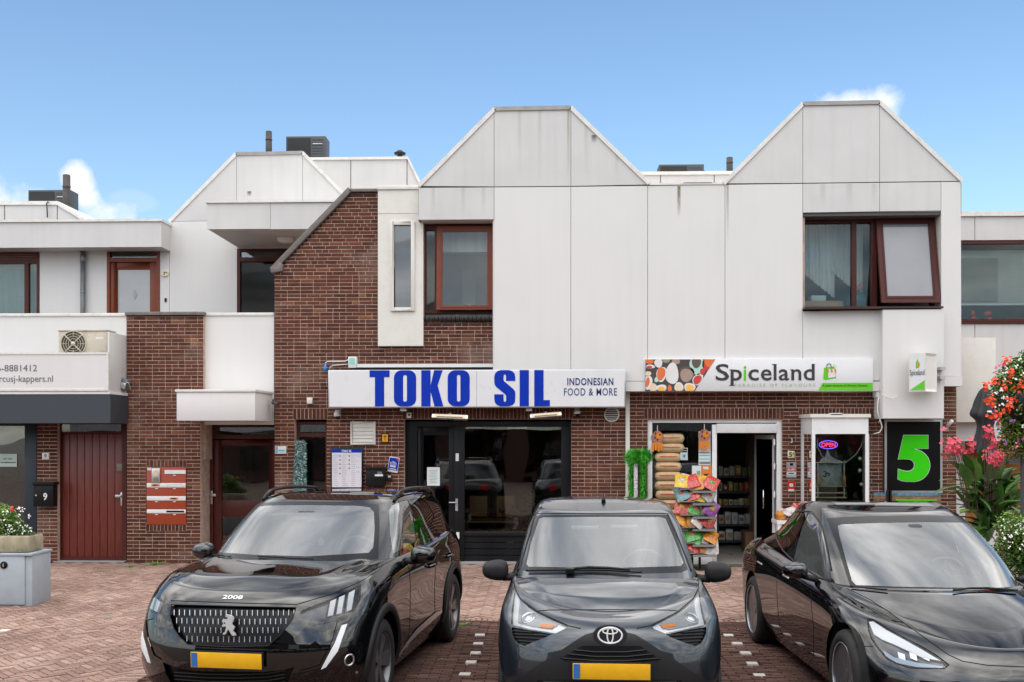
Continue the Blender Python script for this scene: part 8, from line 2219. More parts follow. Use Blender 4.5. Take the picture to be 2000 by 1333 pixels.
# ------------------------------------------------------------------ dark grey hatchback, middle
def build_hatch():
 loc = Vector((.455, 6.92, 0)); rz = radians(-1.85)
 root = empty('parked_car', loc, 'dark grey small hatchback with X shaped nose and oval emblem, middle car of three', 'car', 'cars parked in front of the shops', rz)
 c = Car(root, loc, rz); L_ = 3.465; wy = (.68, 3.02); R_ = .285; fl = ((.62, .014, .36), (3.02, .012, .4))
 def row(yf, w, z, Af=.60, nf=2.5, yr=3.45, Ar=.40, nr=3.0, flare=fl): return dict(yf=yf, yr=yr, w=w, z=z, Af=Af, nf=nf, Ar=Ar, nr=nr, flare=flare)
 rows = [row(.12, [(0, .68), (.6, .72), (2, .72), (3.4, .70)], .17, .6, 2.6, 3.36), row(.05, [(0, .72), (.6, .765), (2, .76), (3.4, .74)], .24, .58, 2.6, 3.42),
   row(.01, [(0, .75), (.6, .792), (2, .782), (3.4, .77)], .38, .58, 2.6), row(.00, [(0, .75), (.6, .795), (2, .788), (3.4, .77)], .52, .58, 2.5),
   row(.01, [(0, .74), (.6, .793), (2, .790), (3.4, .77)], [(0, .64), (.7, .68), (3.4, .72)], .62, 2.4), row(.035, [(0, .71), (.6, .780), (2, .788), (3.4, .76)], [(0, .735), (.6, .80), (3.4, .88)], .68, 2.25),
   row(.12, [(0, .66), (.6, .745), (1.2, .765), (2, .772), (3.4, .72)], [(0, .795), (.6, .875), (1.2, .92), (3.4, 1.0)], .72, 2.15, 3.40),
   row(.24, [(0, .62), (.6, .70), (1.2, .735), (2, .745), (3.4, .66)], [(.2, .832), (.6, .915), (1.0, .965), (1.6, .985), (3.4, 1.08)], .70, 2.1, 3.34),
   row(.33, [(0, .58), (.6, .665), (1.2, .715), (2, .728), (3.4, .63)], [(.3, .850), (.6, .915), (1.0, .975), (1.6, 1.0), (3.4, 1.10)], .68, 2.1, 3.30, flare=())]
 def grow(yf, w, z, Af, nf, yr, Ar, nr=3): return dict(yf=yf, yr=yr, w=w, z=z, Af=Af, nf=nf, Ar=Ar, nr=nr)
 Gs = [grow(.86, [(0, .712), (1.2, .715), (2, .728), (3.4, .63)], [(.8, 1.005), (1.2, .985), (1.6, 1.0), (3.4, 1.10)], .46, 2.3, 3.30, .3),
  grow(1.14, [(1.1, .675), (2, .690), (3.3, .60)], [(1.1, 1.155), (2, 1.16), (3.3, 1.22)], .40, 2.4, 3.27, .3), grow(1.43, [(1.4, .63), (2.2, .645), (3.2, .57)], [(1.4, 1.31), (2.2, 1.35), (3.3, 1.34)], .34, 2.6, 3.22, .3),
  grow(1.66, [(1.7, .565), (2.4, .58), (3.2, .52)], [(1.6, 1.43), (2.3, 1.48), (3.2, 1.46)], .30, 2.9, 3.18, .28), grow(1.74, [(1.8, .49), (2.4, .505), (3.2, .45)], [(1.7, 1.46), (2.3, 1.515), (3.2, 1.49)], .26, 3.0, 3.12, .26)]
 def hb(u, v): a = abs(u); return (math.exp(-((a - .72)/.12)**2)*.010 - .004*math.exp(-(a/.3)**2))*min(1, 5*v)*min(1, 6*(1 - v))
 shell, green, hood, roof = build_surfaces(c, rows, Gs, 1.20, .60, crown=.05, bump=hb, rcrown=.022, mid=1.7, hoodmid=.7)
 for y in wy:
  for s in (-1, 1): c.carve(shell, arch_poly(y, R_, .335), 'side', s)
 mx = lambda P: [(2371 - x + (y - 1240)*.02, y) for x, y in P][::-1]
 hl = [(1005.5, 1148.5), (1009, 1158), (1016.2, 1168), (1032, 1183), (1050.7, 1194.3), (1080, 1209), (1109.6, 1221.6), (1105.3, 1227.3), (1085.2, 1237.4), (1036.3, 1229.5), (997.5, 1220), (999, 1200), (1001.5, 1175)]
 hr = [(1364.5, 1148.5), (1369, 1175), (1374, 1200), (1379.7, 1220), (1335, 1230), (1298.5, 1237.4), (1277, 1228.5), (1272, 1221.6), (1295, 1210), (1322, 1195.5), (1340, 1183), (1354, 1168)]
 for pl, cx, ax, sg in ((hl, 1030, 1068, -1), (hr, 1352, 1306, 1)):
  d = c.carve(shell, pl); lamp = c.part('headlight', d, MLENS, .0); c.part('lamp_bowl', d, MLAMP2, -.02, parent=lamp)
  cxm = sum(p[0] for p in pl)/len(pl); cym = sum(p[1] for p in pl)/len(pl)
  ins = [(cxm + (x - cxm)*.72, cym + 2 + (y - cym)*.68) for x, y in pl]
  pd = c.carve(Surf_from(d), ins, remove=False, facing=False); c.part('inner_bezel', pd, mat('lamp_inner', (.36, .37, .38), .25, metal=.3), -.012, .008, parent=lamp)
  h = c.cast(cx, 1204, [shell])
  if h: q = h[1].to_track_quat('Z', 'Y').to_matrix(); m = MB(); m.lathe([(.055, .008), (.052, .012), (.046, .004)], q, 24, h[0] - h[1]*.02, cap=False); m.lathe([(.045, .002), (.03, .012), (0, .017)], q, 24, h[0] - h[1]*.02); c.put(m, 'projector', MLAMP, lamp, smooth=True)
  a = [(ax - 13, 1217), (ax + 13, 1219), (ax + 10, 1226), (ax - 15, 1224)] if sg < 0 else [(ax - 13, 1219), (ax + 13, 1217), (ax + 14, 1222), (ax - 10, 1226)]
  c.part('indicator', c.carve(Surf_from(d), a, remove=False, facing=False), MAMB, -.008, .008, parent=lamp)
 c.line([(1005, 1147), (1016, 1169.5), (1051, 1195.5), (1110, 1222.5), (1134, 1228)], .004, 'panel_seam', MGAP, 0); c.line([(1365, 1147), (1354, 1169.5), (1322, 1196.5), (1271, 1222), (1244, 1228)], .004, 'panel_seam', MGAP, 0)
 for pl in ([(999, 1225), (1036, 1232), (1078, 1239), (1064, 1246), (1045, 1253), (1025, 1262), (1013, 1257), (1005, 1249), (1000.4, 1237)], [(1379.5, 1225), (1338, 1232), (1298, 1239), (1315, 1247), (1332.3, 1254), (1358, 1262), (1368, 1257), (1374, 1249), (1379, 1237)]):
  g = c.part('corner_grille', c.carve(shell, pl), MPLAS, -.018)
  for q in (1233, 1239.5, 1246, 1252.5, 1258):
   xs = [x for x in range(990, 1390, 2) if pip((x, q), pl)]
   if len(xs) > 2: c.line([(xs[0], q - 1), (xs[-1], q + 2 if xs[0] < 1190 else q - 1)] if xs[0] < 1190 else [(xs[0], q + 2), (xs[-1], q - 1)], .006, 'grille_slat', MPLAS, -.006, only=[shell], parent=g)
 # black crossing bands and grille
 band = [(1143, 1240), (1158, 1236), (1165, 1227), (1191, 1221), (1218, 1227), (1225, 1236), (1241, 1240), (1258, 1250), (1310, 1284), (1345, 1307), (1379, 1330), (1400, 1352), (1190, 1356), (980, 1352), (1001, 1333), (1040, 1306), (1072, 1286), (1125, 1251)]
 d = c.carve(shell, band); bp = c.part('front_band', d, MPLAS, .002, .02)
 gr = [(1129, 1263), (1160, 1257), (1191, 1268), (1222, 1257), (1252, 1263), (1282, 1282), (1312, 1303), (1270, 1292), (1191, 1290), (1112, 1292), (1072, 1303), (1100, 1283)]
 c.part('grille', c.carve(Surf_from(d), [(1136, 1262), (1250, 1262), (1286, 1287), (1191, 1284), (1094, 1287)], remove=False, facing=False), MPLASM, .006, .004, parent=bp)
 for q, x0, x1, sag in ((1270, 1122, 1262, 4), (1278, 1110, 1275, 5), (1286, 1100, 1288, 5)): c.line([(x0, q), ((x0 + x1)/2 - 30, q + sag), ((x0 + x1)/2 + 30, q + sag), (x1, q)], .007, 'grille_slat', MPLASM, .012, only=[shell], parent=bp)
 c.part('lower_grille', c.carve(Surf_from(d), [(1050, 1329), (1330, 1329), (1345, 1350), (1035, 1350)], remove=False, facing=False), MPLASM, .008, .004, parent=bp)
 c.line([(1060, 1332), (1190, 1335), (1320, 1332)], .008, 'bumper_edge', MPLASM, .012, only=[shell], parent=bp)
 # emblem
 e = c.cast(1191.5, 1242.5, [shell]); q = e[1].to_track_quat('Z', 'Y').to_matrix(); ctr = e[0] + e[1]*.006
 R2 = Matrix(((1, 0, 0), (0, 0, -1), (0, 1, 0))); tl = Matrix.Rotation(radians(-14), 3, 'X')
 def E(a, b, d=0.0): return ctr + tl @ Vector((a, -d, b))
 m = MB(); m.add([E(.112*cos(2*pi*k/36), .072*sin(2*pi*k/36), .004) for k in range(36)] + [E(.118*cos(2*pi*k/36), .078*sin(2*pi*k/36), -.03) for k in range(36)], [tuple(range(36))] + [(k, (k+1) % 36, 36 + (k+1) % 36, 36 + k) for k in range(36)]); eb = c.put(m, 'emblem_ground', MPLASM)
 m = MB()
 def oval(rx, rz, cz, r): m.tube([E(rx*cos(2*pi*k/36), cz + rz*sin(2*pi*k/36), .012) for k in range(36)], r, 8, closed=True)
 oval(.080, .053, 0, .0065); oval(.020, .050, .0, .0055); oval(.050, .018, .028, .0055)
 c.put(m, 'three_oval_emblem', MBADGE, smooth=True)
 ph = c.cast(1192.5, 1310, [shell]); number_plate(c, None, x=0.0, y=ph[0].y - .03, z=ph[0].z, tilt=radians(3))
 # glass
 ws = [(1045.5, 1007), (1175, 1004.5), (1303.5, 1006), (1322, 1050), (1336, 1090), (1343.5, 1113), (1330, 1119), (1190, 1123), (1035, 1119), (1020.5, 1114), (1028, 1085), (1036, 1045)]
 wi = [(1053, 1013), (1060, 1010.5), (1175, 1009.5), (1290, 1010), (1300, 1013), (1318, 1055), (1335, 1099), (1330, 1106), (1185, 1110), (1032, 1107), (1027.5, 1101), (1037, 1060)]
 glazed(c, green, ws, wi, MCARGLASS)
 sg = [(1.28, 1.035), (1.75, 1.27), (1.95, 1.335), (2.5, 1.35), (2.9, 1.31), (3.0, 1.16), (2.6, 1.09)]
 for s in (-1, 1): c.part('side_window', c.carve(green, sg, 'side', s), MCARDARK, -.004)
 c.finish(shell, 'body', MPGREY); c.finish(green, 'cabin_frame', MPGREY); c.finish(hood, 'hood', MPGREY); c.finish(roof, 'roof', MPGREY)
 c.line([(1051, 1194), (1070, 1192), (1190, 1191.2), (1305, 1192), (1325, 1194)], .0035, 'panel_seam', MGAP, 0)
 c.line([(1006, 1146), (1000, 1128), (1003, 1112)], .003, 'panel_seam', MGAP, 0); c.line([(1364, 1146), (1366, 1128), (1361, 1112)], .003, 'panel_seam', MGAP, 0)
 c.line([(1045, 1005), (1036, 1040), (1024, 1080), (1012, 1116)], .006, 'pillar_trim', MPLASM, .002, only=[green]); c.line([(1304, 1004.5), (1324, 1050), (1338, 1085), (1350, 1116)], .006, 'pillar_trim', MPLASM, .002, only=[green])
 c.line([(1045, 1004), (1110, 1003), (1240, 1003), (1303, 1003.5)], .004, 'panel_seam', MGAP, 0)
 c.line([(1031, 1118), (1110, 1117), (1190, 1118), (1253, 1122)], .008, 'wiper', MPLASM, .02); c.line([(1112, 1118), (1150, 1114.5), (1190, 1116), (1230, 1119.5)], .011, 'wiper_arm', MPLASM, .03)
 h = c.cast(1113, 1119); c.put(MB().obox(h[0] + Vector((0, -.02, .02)), .035, .04, .022), 'wiper_pivot', MPLASM, bevel=.01)
 for s in (-1, 1):
  for pts in ([(1.22, .36), (1.18, .6), (1.22, .95)], [(2.35, .36), (2.38, 1.0)]): hug(c, shell, pts, s, .003, 'panel_seam', MGAP)
  h = shell.bvh.ray_cast(Vector((s*2, 2.15, .86)), Vector((-s, 0, 0)))
  if h[0] is not None: c.put(MB().tube([h[0] + Vector((0, -.09, 0)), h[0] + Vector((s*.03, -.06, .005)), h[0] + Vector((s*.03, .06, .008)), h[0] + Vector((0, .09, .01))], .013, 8), 'door_handle', MPGREY, smooth=True)
  door_mirror(c, (s*.885, 1.28, 1.015), s, .215, .165, .10, MPLAS, (s*.72, 1.24, .97))
 h = roof.bvh.ray_cast(Vector((0, 2.85, 3)), Vector((0, 0, -1))) or (None,)
 zt = h[0].z if h[0] is not None else 1.44
 a = MB(); a.lathe([(.02, -.01), (.016, .02), (.006, .03)], None, 12, (0, 2.0, 1.525)); a.tube([(0, 2.0, 1.53), (0, 2.02, 1.60)], [.006, .003], 6); c.put(a, 'antenna', MPLASM, smooth=True)
 interior(c, 1.08, .95, .62, 1.72, .55, 1.4, steer_x=.33, mirror_p=(0, 1.66, 1.31))
 vis = MB(); vis.box(-.28, -.03, 1.62, 1.72, 1.31, 1.34); vis.box(.05, .28, 1.62, 1.72, 1.32, 1.35); c.put(vis, 'sun_visor', MPAPER, bevel=.01)
 chassis(c, L_, .80, wy, R_); tail(c, L_, .8, .9)
 for y in wy:
  for s in (-1, 1): wheel(c, s*.715, y, R_, .165, s, 7, rim_r=.19)
 return c
MLAMP2 = mat('lamp_chrome', (.74, .76, .78), .25, metal=.2)
hatch = build_hatch()

# ------------------------------------------------------------------ black saloon, right
def build_saloon():
 loc = Vector((3.12, 6.78, 0)); rz = radians(1.6)
 root = empty('parked_car', loc, 'glossy black saloon with smooth closed nose and glass roof parked at the right edge', 'car', 'cars parked in front of the shops', rz)
 c = Car(root, loc, rz); L_ = 4.694; wy = (.84, 3.715); R_ = .335; fl = ((.84, .014, .45), (3.715, .018, .5))
 def row(yf, w, z, Af=.8, nf=2.3, yr=4.68, Ar=.50, nr=2.6, flare=fl): return dict(yf=yf, yr=yr, w=w, z=z, Af=Af, nf=nf, Ar=Ar, nr=nr, flare=flare)
 rows = [row(.14, [(0, .78), (.8, .82), (2.4, .82), (4.6, .78)], .15, .75, 2.4, 4.55), row(.06, [(0, .82), (.8, .865), (2.4, .855), (4.6, .82)], .22, .78, 2.4, 4.62),
   row(.01, [(0, .85), (.8, .895), (2.4, .885), (4.6, .86)], .34, .80, 2.35), row(.00, [(0, .86), (.8, .905), (2.4, .900), (4.6, .87)], [(0, .46), (.8, .48), (4.6, .52)], .84, 2.3),
   row(.04, [(0, .85), (.8, .905), (2.4, .908), (4.6, .87)], [(0, .55), (.8, .62), (4.6, .70)], .92, 2.2), row(.10, [(0, .80), (.8, .885), (2.4, .902), (4.6, .85)], [(0, .605), (.8, .735), (1.4, .78), (4.6, .86)], 1.0, 2.1),
   row(.17, [(0, .74), (.8, .825), (1.6, .865), (2.4, .870), (3.6, .87), (4.6, .76)], [(0, .632), (.8, .80), (1.4, .86), (2.4, .89), (4.6, .97)], 1.06, 2.0, 4.6),
   row(.25, [(0, .66), (.8, .75), (1.6, .795), (2.4, .805), (3.6, .80), (4.6, .66)], [(.2, .640), (.8, .785), (1.4, .885), (1.9, .925), (2.6, .94), (4.6, 1.04)], 1.12, 1.95, 4.52),
   row(.30, [(0, .58), (.8, .68), (1.6, .765), (2.4, .785), (3.6, .78), (4.6, .62)], [(.3, .642), (.8, .765), (1.4, .875), (1.9, .935), (2.6, .95), (4.6, 1.06)], 1.16, 1.95, 4.48, flare=())]
 def grow(yf, w, z, Af, nf, yr, Ar, nr=2.4): return dict(yf=yf, yr=yr, w=w, z=z, Af=Af, nf=nf, Ar=Ar, nr=nr)
 Gs = [grow(1.12, [(0, .75), (1.6, .765), (2.4, .785), (3.6, .78), (4.6, .62)], [(1.1, .925), (1.5, .90), (1.9, .935), (2.6, .95), (4.6, 1.06)], .62, 2.1, 4.40, .7),
  grow(1.45, [(1.4, .73), (2.6, .745), (4.0, .66)], [(1.4, 1.095), (1.9, 1.09), (2.8, 1.10), (4.2, 1.13)], .50, 2.2, 4.15, .7), grow(1.82, [(1.8, .66), (2.6, .685), (3.9, .58)], [(1.8, 1.27), (2.4, 1.29), (3.0, 1.285), (4.0, 1.24)], .42, 2.3, 3.90, .7),
  grow(2.16, [(2.1, .575), (2.8, .60), (3.8, .50)], [(2.1, 1.405), (2.6, 1.44), (3.2, 1.42), (3.8, 1.33)], .36, 2.5, 3.70, .65), grow(2.30, [(2.3, .50), (2.8, .53), (3.6, .43)], [(2.3, 1.445), (2.7, 1.485), (3.2, 1.46), (3.7, 1.37)], .30, 2.6, 3.60, .6)]
 def hb(u, v): a = abs(u); return -.006*math.exp(-(a/.35)**2)*min(1, 5*v)*min(1, 5*(1-v)) + math.exp(-((a - .8)/.12)**2)*.010*min(1, 5*v)*min(1, 5*(1-v))
 shell, green, hood, roof = build_surfaces(c, rows, Gs, 1.74, .62, crown=.035, bump=hb, rcrown=.022, mid=2.3, hoodmid=.9)
 for y in wy:
  for s in (-1, 1): c.carve(shell, arch_poly(y, R_, .385), 'side', s)
 hl = [(1694.4, 1211), (1699, 1208.5), (1706, 1210), (1718, 1217), (1731.7, 1226), (1765, 1245), (1800.7, 1263), (1830, 1281), (1853.9, 1299), (1843.8, 1306.3), (1810, 1306.5), (1774.8, 1304.9), (1753, 1297), (1734.6, 1289), (1722, 1276), (1711.6, 1263.2), (1702, 1248), (1696, 1231)]
 d = c.carve(shell, hl); lamp = c.part('headlight', d, MLENS, .0); c.part('lamp_bowl', d, MLAMPD, -.03, parent=lamp)
 c.part('light_guide', c.carve(Surf_from(d), [(1696, 1213), (1705, 1212), (1731, 1229), (1800, 1267), (1838, 1290), (1800, 1283), (1745, 1257), (1722, 1248), (1706, 1238)], remove=False, facing=False), MDRL, -.010, .012, parent=lamp)
 c.part('lower_strip', c.carve(Surf_from(d), [(1722, 1268), (1745, 1283), (1790, 1293), (1840, 1300), (1841, 1304), (1790, 1302), (1750, 1294), (1728, 1280)], remove=False, facing=False), mat('blue_white_guide', (.42, .50, .62), .2), -.012, .008, parent=lamp)
 for x in (1752, 1775, 1799): 
  c.part('lamp_reflector', c.carve(Surf_from(d), [(x, 1272), (x + 14, 1277), (x + 16, 1290), (x + 2, 1284)], remove=False, facing=False), MLAMP, -.012, .004, parent=lamp)
 dm = c.carve(shell, hl, mirror=True); c.part('headlight', dm, MDRL, -.003)
 c.line(hl + [hl[0]], .0035, 'lamp_seam', MGAP, 0, only=[shell])
 # lower bumper intake
 c.line([(1705, 1263), (1668, 1262), (1655, 1258)], .003, 'panel_seam', MGAP, 0, only=[shell])
 ws = [(1613.5, 1013), (1640, 1010.5), (1700, 1008), (1800, 1006.5), (1920, 1009), (1945, 1022), (1975, 1045), (2010, 1075), (2050, 1112), (2060, 1155), (1980, 1160), (1850, 1160), (1740, 1155), (1661, 1147), (1652, 1120), (1638, 1075), (1625, 1040)]
 wi = [(1636, 1027), (1645, 1024), (1715, 1021.5), (1800, 1020), (1900, 1021), (1932, 1028), (1965, 1052), (2000, 1083), (2030, 1112), (2034, 1143), (1980, 1148), (1850, 1148), (1745, 1146), (1672, 1143), (1664, 1135), (1652, 1093), (1641, 1052)]
 glazed(c, green, ws, wi, MCARGLASS)
 s1 = [(1577, 1004), (1583, 1003.5), (1592, 1012), (1602, 1026), (1610, 1055), (1617, 1092), (1621, 1132), (1600, 1127), (1568, 1107), (1549, 1092), (1556, 1065), (1566, 1030)]
 s2 = [(1515, 1028), (1520, 1014), (1527, 1007), (1545, 1002), (1572, 1001), (1562, 1028), (1552, 1060), (1544, 1088), (1530, 1075), (1519, 1055)]
 for pl, mm in ((s1, MCARGLASS), (s2, MCARDARK)):
  for mi in (False, True): c.part('side_window', c.carve(green, pl, mirror=mi), mm, -.004)
 # glass roof panels
 rp = [(1612, 993), (1640, 988), (1790, 986), (1800, 990), (1786, 998), (1700, 1000), (1622, 1001)]
 gm = mat('roof_glass', (.012, .016, .016), .03, rvary=0, coat=1.0)
 for poly in ([(-.43, 2.42), (.43, 2.42), (.45, 2.95), (-.45, 2.95)], [(-.45, 3.02), (.45, 3.02), (.40, 3.5), (-.40, 3.5)]):
  x0, y0 = poly[0]; x1, y1 = poly[2]; n, m_ = 16, 8; vs = []
  for j in range(m_ + 1):
   for i in range(n + 1):
    xx = -abs(x0) + 2*abs(x0)*i/n; yy = y0 + (y1 - y0)*j/m_; h = roof.bvh.ray_cast(Vector((xx, yy, 3)), Vector((0, 0, -1)))
    if h[0] is None: h = green.bvh.ray_cast(Vector((xx, yy, 3)), Vector((0, 0, -1)))
    vs.append((xx, yy, (h[0].z if h[0] is not None else 1.4) + .0025))
  c.put(MB().add(vs, [(j*(n+1) + i, j*(n+1) + i + 1, (j+1)*(n+1) + i + 1, (j+1)*(n+1) + i) for j in range(m_) for i in range(n)]), 'roof_glass', gm, smooth=True)
 c.finish(shell, 'body', MPBLACK); c.finish(green, 'cabin_frame', MPBLACK); c.finish(hood, 'hood', MPBLACK); c.finish(roof, 'roof', MPBLACK)
 c.line([(1655, 1150), (1700, 1172), (1737, 1196), (1778, 1226), (1820, 1256), (1852, 1279), (1880, 1292), (1930, 1300), (2000, 1303)], .0035, 'panel_seam', MGAP, 0)
 c.line([(1513, 1030), (1519, 1058), (1530, 1077), (1549, 1095), (1570, 1110), (1602, 1130), (1622, 1136)], .006, 'window_trim', MPLASM, .003, only=[green, shell])
 c.line([(1513, 1030), (1519, 1012), (1530, 1003), (1560, 999), (1585, 1000), (1604, 1022), (1615, 1065), (1624, 1115)], .006, 'window_trim', MPLASM, .003, only=[green, roof])
 for s in (-1, 1):
  for pts in ([(1.62, .30), (1.55, .55), (1.68, .86)], [(2.70, .30), (2.72, .90)], [(3.62, .78), (3.66, .95)]): hug(c, shell, pts, s, .0028, 'panel_seam', MGAP)
  for yy in (2.45, 3.42):
   hug(c, shell, [(yy - .10, .835), (yy, .838), (yy + .10, .84)], s, .009, 'door_handle', MALU, ox=-.002)
  door_mirror(c, (s*1.0, 1.78, .985), s, .20, .135, .11, MPBLACK, (s*.82, 1.72, .91))
 c.line([(1662, 1149), (1700, 1153), (1733, 1156)], .007, 'wiper', MPLASM, .016); c.line([(1862, 1158), (1893, 1154.5), (1925, 1154), (1985, 1158)], .009, 'wiper', MPLASM, .02)
 hp = c.cast(1787, 1027); 
 c.put(MB().obox(hp[0] - hp[1]*.05, .06, .06, .03, Matrix.Rotation(radians(-55), 3, 'X')), 'sensor_pod', MINT, bevel=.02)
 interior(c, 1.50, .86, .68, 2.20, .50, 1.35, steer_x=.36, mirror_p=(0, 2.02, 1.20)); t = MB(); t.box(-.19, .19, 1.90, 1.92, .86, 1.07); c.put(t, 'wide_screen', MPLASM, bevel=.008)
 chassis(c, L_, .92, wy, R_); tail(c, L_, .9, .88)
 for y in wy:
  for s in (-1, 1): wheel(c, s*.805, y, R_, .215, s, 6, cover=True, rim_r=.245)
 return c
saloon = build_saloon()
# ================================================================== plants, umbrella, litter
def leaf(mb, p, d, w, L_, droop, r, fold=.25, n=6, up=Vector((0, 0, 1))):
 """broad leaf with a folded midrib that arches and narrows to a tip"""
 d = d.normalized(); side = d.cross(up)
 if side.length < .1: side = Vector((1, 0, 0))
 side.normalize(); vs = []; q = Vector(p)
 for i in range(n + 1):
  t = i/n; ww = w*sin(pi*min(1, t*.93 + .05))**.8; nn = side.cross(d)
  vs += [q - side*ww + nn*fold*ww, q, q + side*ww + nn*fold*ww]
  q = q + d*(L_/n); d = (d + Vector((0, 0, -droop/n))).normalized()
 fs = []
 for i in range(n):
  for k in (0, 1): a = i*3 + k; fs.append((a, a+1, a+4, a+3))
 mb.add(vs, fs); return mb
def bloom(mb, c, R_, r, n=6, petals=5):
 for k in range(n):
  o = Vector((r.gauss(0, 1), r.gauss(0, 1), r.gauss(0, 1)))*R_*.5; c2 = Vector(c) + o; a0 = r.uniform(0, 6)
  ax = (o + Vector((0, -R_, R_*.4))).normalized(); u = ax.cross(Vector((0, 0, 1))).normalized(); v = ax.cross(u)
  for i in range(petals):
   a = a0 + 2*pi*i/petals; e = (u*cos(a) + v*sin(a)); s = (u*-sin(a) + v*cos(a)); s2 = R_*.42
   mb.add([c2, c2 + e*s2*.6 + s*s2*.45 + ax*s2*.15, c2 + e*s2*1.1 + ax*s2*.3, c2 + e*s2*.6 - s*s2*.45 + ax*s2*.15], [(0, 1, 2, 3)])
 return mb
def cloud(name, root, cen, rad, n, sz, m, r, keep=None):
 v, f = [], []
 for i in range(n):
  d = Vector((r.gauss(0, 1), r.gauss(0, 1), r.gauss(0, 1))).normalized()*r.random()**.45; p = Vector((cen[0] + d.x*rad[0], cen[1] + d.y*rad[1], cen[2] + d.z*rad[2]))
  p += Vector((sin(p.z*9)*.04, 0, sin(p.x*11)*.04))
  a = Vector((r.gauss(0, 1), r.gauss(0, 1), r.gauss(0, .6))).normalized(); b = a.cross(Vector((r.gauss(0, 1), r.gauss(0, 1), 1.5))).normalized(); s = sz*r.uniform(.5, 1.3); k = len(v)
  v += [tuple(p - a*s), tuple(p - b*s*.5), tuple(p + a*s), tuple(p + b*s*.5)]; f.append((k, k+1, k+2, k+3))
 me = bpy.data.meshes.new(name); me.from_pydata(v, [], f); o = link(name, me, m, root); o['kind'] = 'stuff'; return o
MCANNA = mat('canna_leaf', (.045, .13, .018), .38, vary=.3, scale=7); MCANNAL = mat('canna_leaf_pale', (.15, .27, .06), .4, vary=.2, scale=7)
def plants():
 r = random.Random(21)
 # canna
 Y = 13.2; b = W(1928, 1100, Y); root = empty('canna_plant', (b[0], Y, 0), 'tall canna plant with broad green leaves and coral pink flowers right of the green number', 'plant')
 po = MB(); po.lathe([(.20, 0), (.27, .42), (.29, .45), (.25, .45), (.24, .38), (0, .38)], None, 24, (b[0], Y, 0)); po.build('plant_pot', MHVAC, root, smooth=True, angle=40)
 P = lambda x, y, dy=0.0: Vector((W(x, y, Y + dy)[0], Y + dy, W(x, y, Y + dy)[1]))
 L_ = [(1885, 950, 1820, 964, 9, 0), (1893, 943, 1836, 938, 9, 1), (1890, 958, 1846, 966, 7, 0), (1900, 948, 1946, 953, 10, 1), (1908, 940, 1898, 898, 13, 1), (1893, 950, 1876, 908, 13, 0), (1880, 925, 1856, 900, 8, 0), (1904, 1000, 1880, 984, 8, 0),
  (1905, 1000, 1876, 1000, 11, 1), (1890, 990, 1850, 985, 8, 0), (1895, 970, 1858, 948, 8, 1), (1885, 1010, 1850, 1018, 9, 0), (1900, 930, 1880, 890, 9, 0), (1915, 960, 1890, 945, 9, 1), (1965, 965, 1990, 940, 10, 0), (1935, 1000, 1912, 975, 11, 0), (1925, 985, 1952, 974, 8, 0), (1950, 985, 2004, 980, 10, 1), (1955, 975, 2000, 955, 9, 0), (1948, 1000, 2010, 1012, 12, 0), (1940, 1005, 1960, 1035, 9, 0), (1915, 1005, 1938, 1018, 10, 0), (1935, 960, 1930, 900, 11, 0), (1950, 950, 1968, 890, 11, 0), (1968, 960, 2010, 925, 11, 1), (1920, 940, 1915, 880, 9, 0), (1960, 1000, 2015, 995, 11, 0), (1900, 975, 1868, 960, 7, 0), (1930, 1030, 1900, 1040, 9, 0), (1945, 940, 1950, 880, 8, 1), (1975, 990, 2020, 1030, 11, 0), (1910, 1030, 1885, 1020, 8, 0)]
 for (x0, y0, x1, y1, w, pale) in L_:
  dy = r.uniform(-.3, .3); p0, p1 = P(x0, y0, dy), P(x1, y1, dy + r.uniform(-.25, .1)); d = p1 - p0; n_ = d.length
  leaf(MB(), p0, d + Vector((0, 0, .12*n_)), w/152, n_*1.04, .35 if abs(d.x) > abs(d.z) else .12, r, fold=.3).build('leaf', MCANNAL if pale else MCANNA, root, smooth=True)
 for i in range(90):
  x0 = r.uniform(1892, 1985); y0 = r.uniform(935, 1060); dy = r.uniform(.0, .6); a = r.uniform(-1.3, 1.3); d = Vector((sin(a), r.uniform(-.4, .4), cos(a)*.9 + .2)); leaf(MB(), P(x0, y0, dy), d, .075, r.uniform(.3, .5), .9, r, fold=.3).build('leaf', MCANNA, root, smooth=True)
 for (x, y, s_) in ((1864, 868, .085), (1870, 882, .06), (1897, 873, .055), (1898, 864, .04), (1924, 845, .045), (1935, 842, .04), (1949, 864, .06), (1935, 893, .06), (1945, 898, .075), (1953, 893, .05), (1929, 881, .035), (1948, 908, .04), (1858, 880, .045), (1962, 848, .03), (1860, 872, .06), (1872, 868, .06), (1893, 880, .05), (1940, 900, .06), (1950, 888, .05), (1931, 850, .05), (1968, 880, .05)):
  c = P(x, y, -.05); bloom(MB(), c, s_*1.3, r, 8, 4).build('flower', MPINKF, root)
  q = P(x + (1925 - x)*.45, 1000); MB().tube([tuple(c), ((c.x + q.x)/2 - .02, c.y, (c.z + q.z)/2 + .1), tuple(q)], .005, 6).build('stem', MSTEM, root)
 # flower column
 Y = 12.3; root = empty('flower_basket', (W(1998, 800, Y)[0], Y, 0), 'tall column of hanging flowers in red, white and purple at the right edge', 'flowers')
 P = lambda x, y, dy=0.0: Vector((W(x, y, Y + dy)[0], Y + dy, W(x, y, Y + dy)[1]))
 c = P(2000, 790); MB().tube([(c.x, Y, 0), (c.x, Y, c.z + .4)], .04, 12).build('pole', MHVAC, root)
 MB().lathe([(.10, -.35), (.30, -.1), (.34, .12), (.30, .14)], None, 24, tuple(c)).build('basket', MPLAS, root, smooth=True)
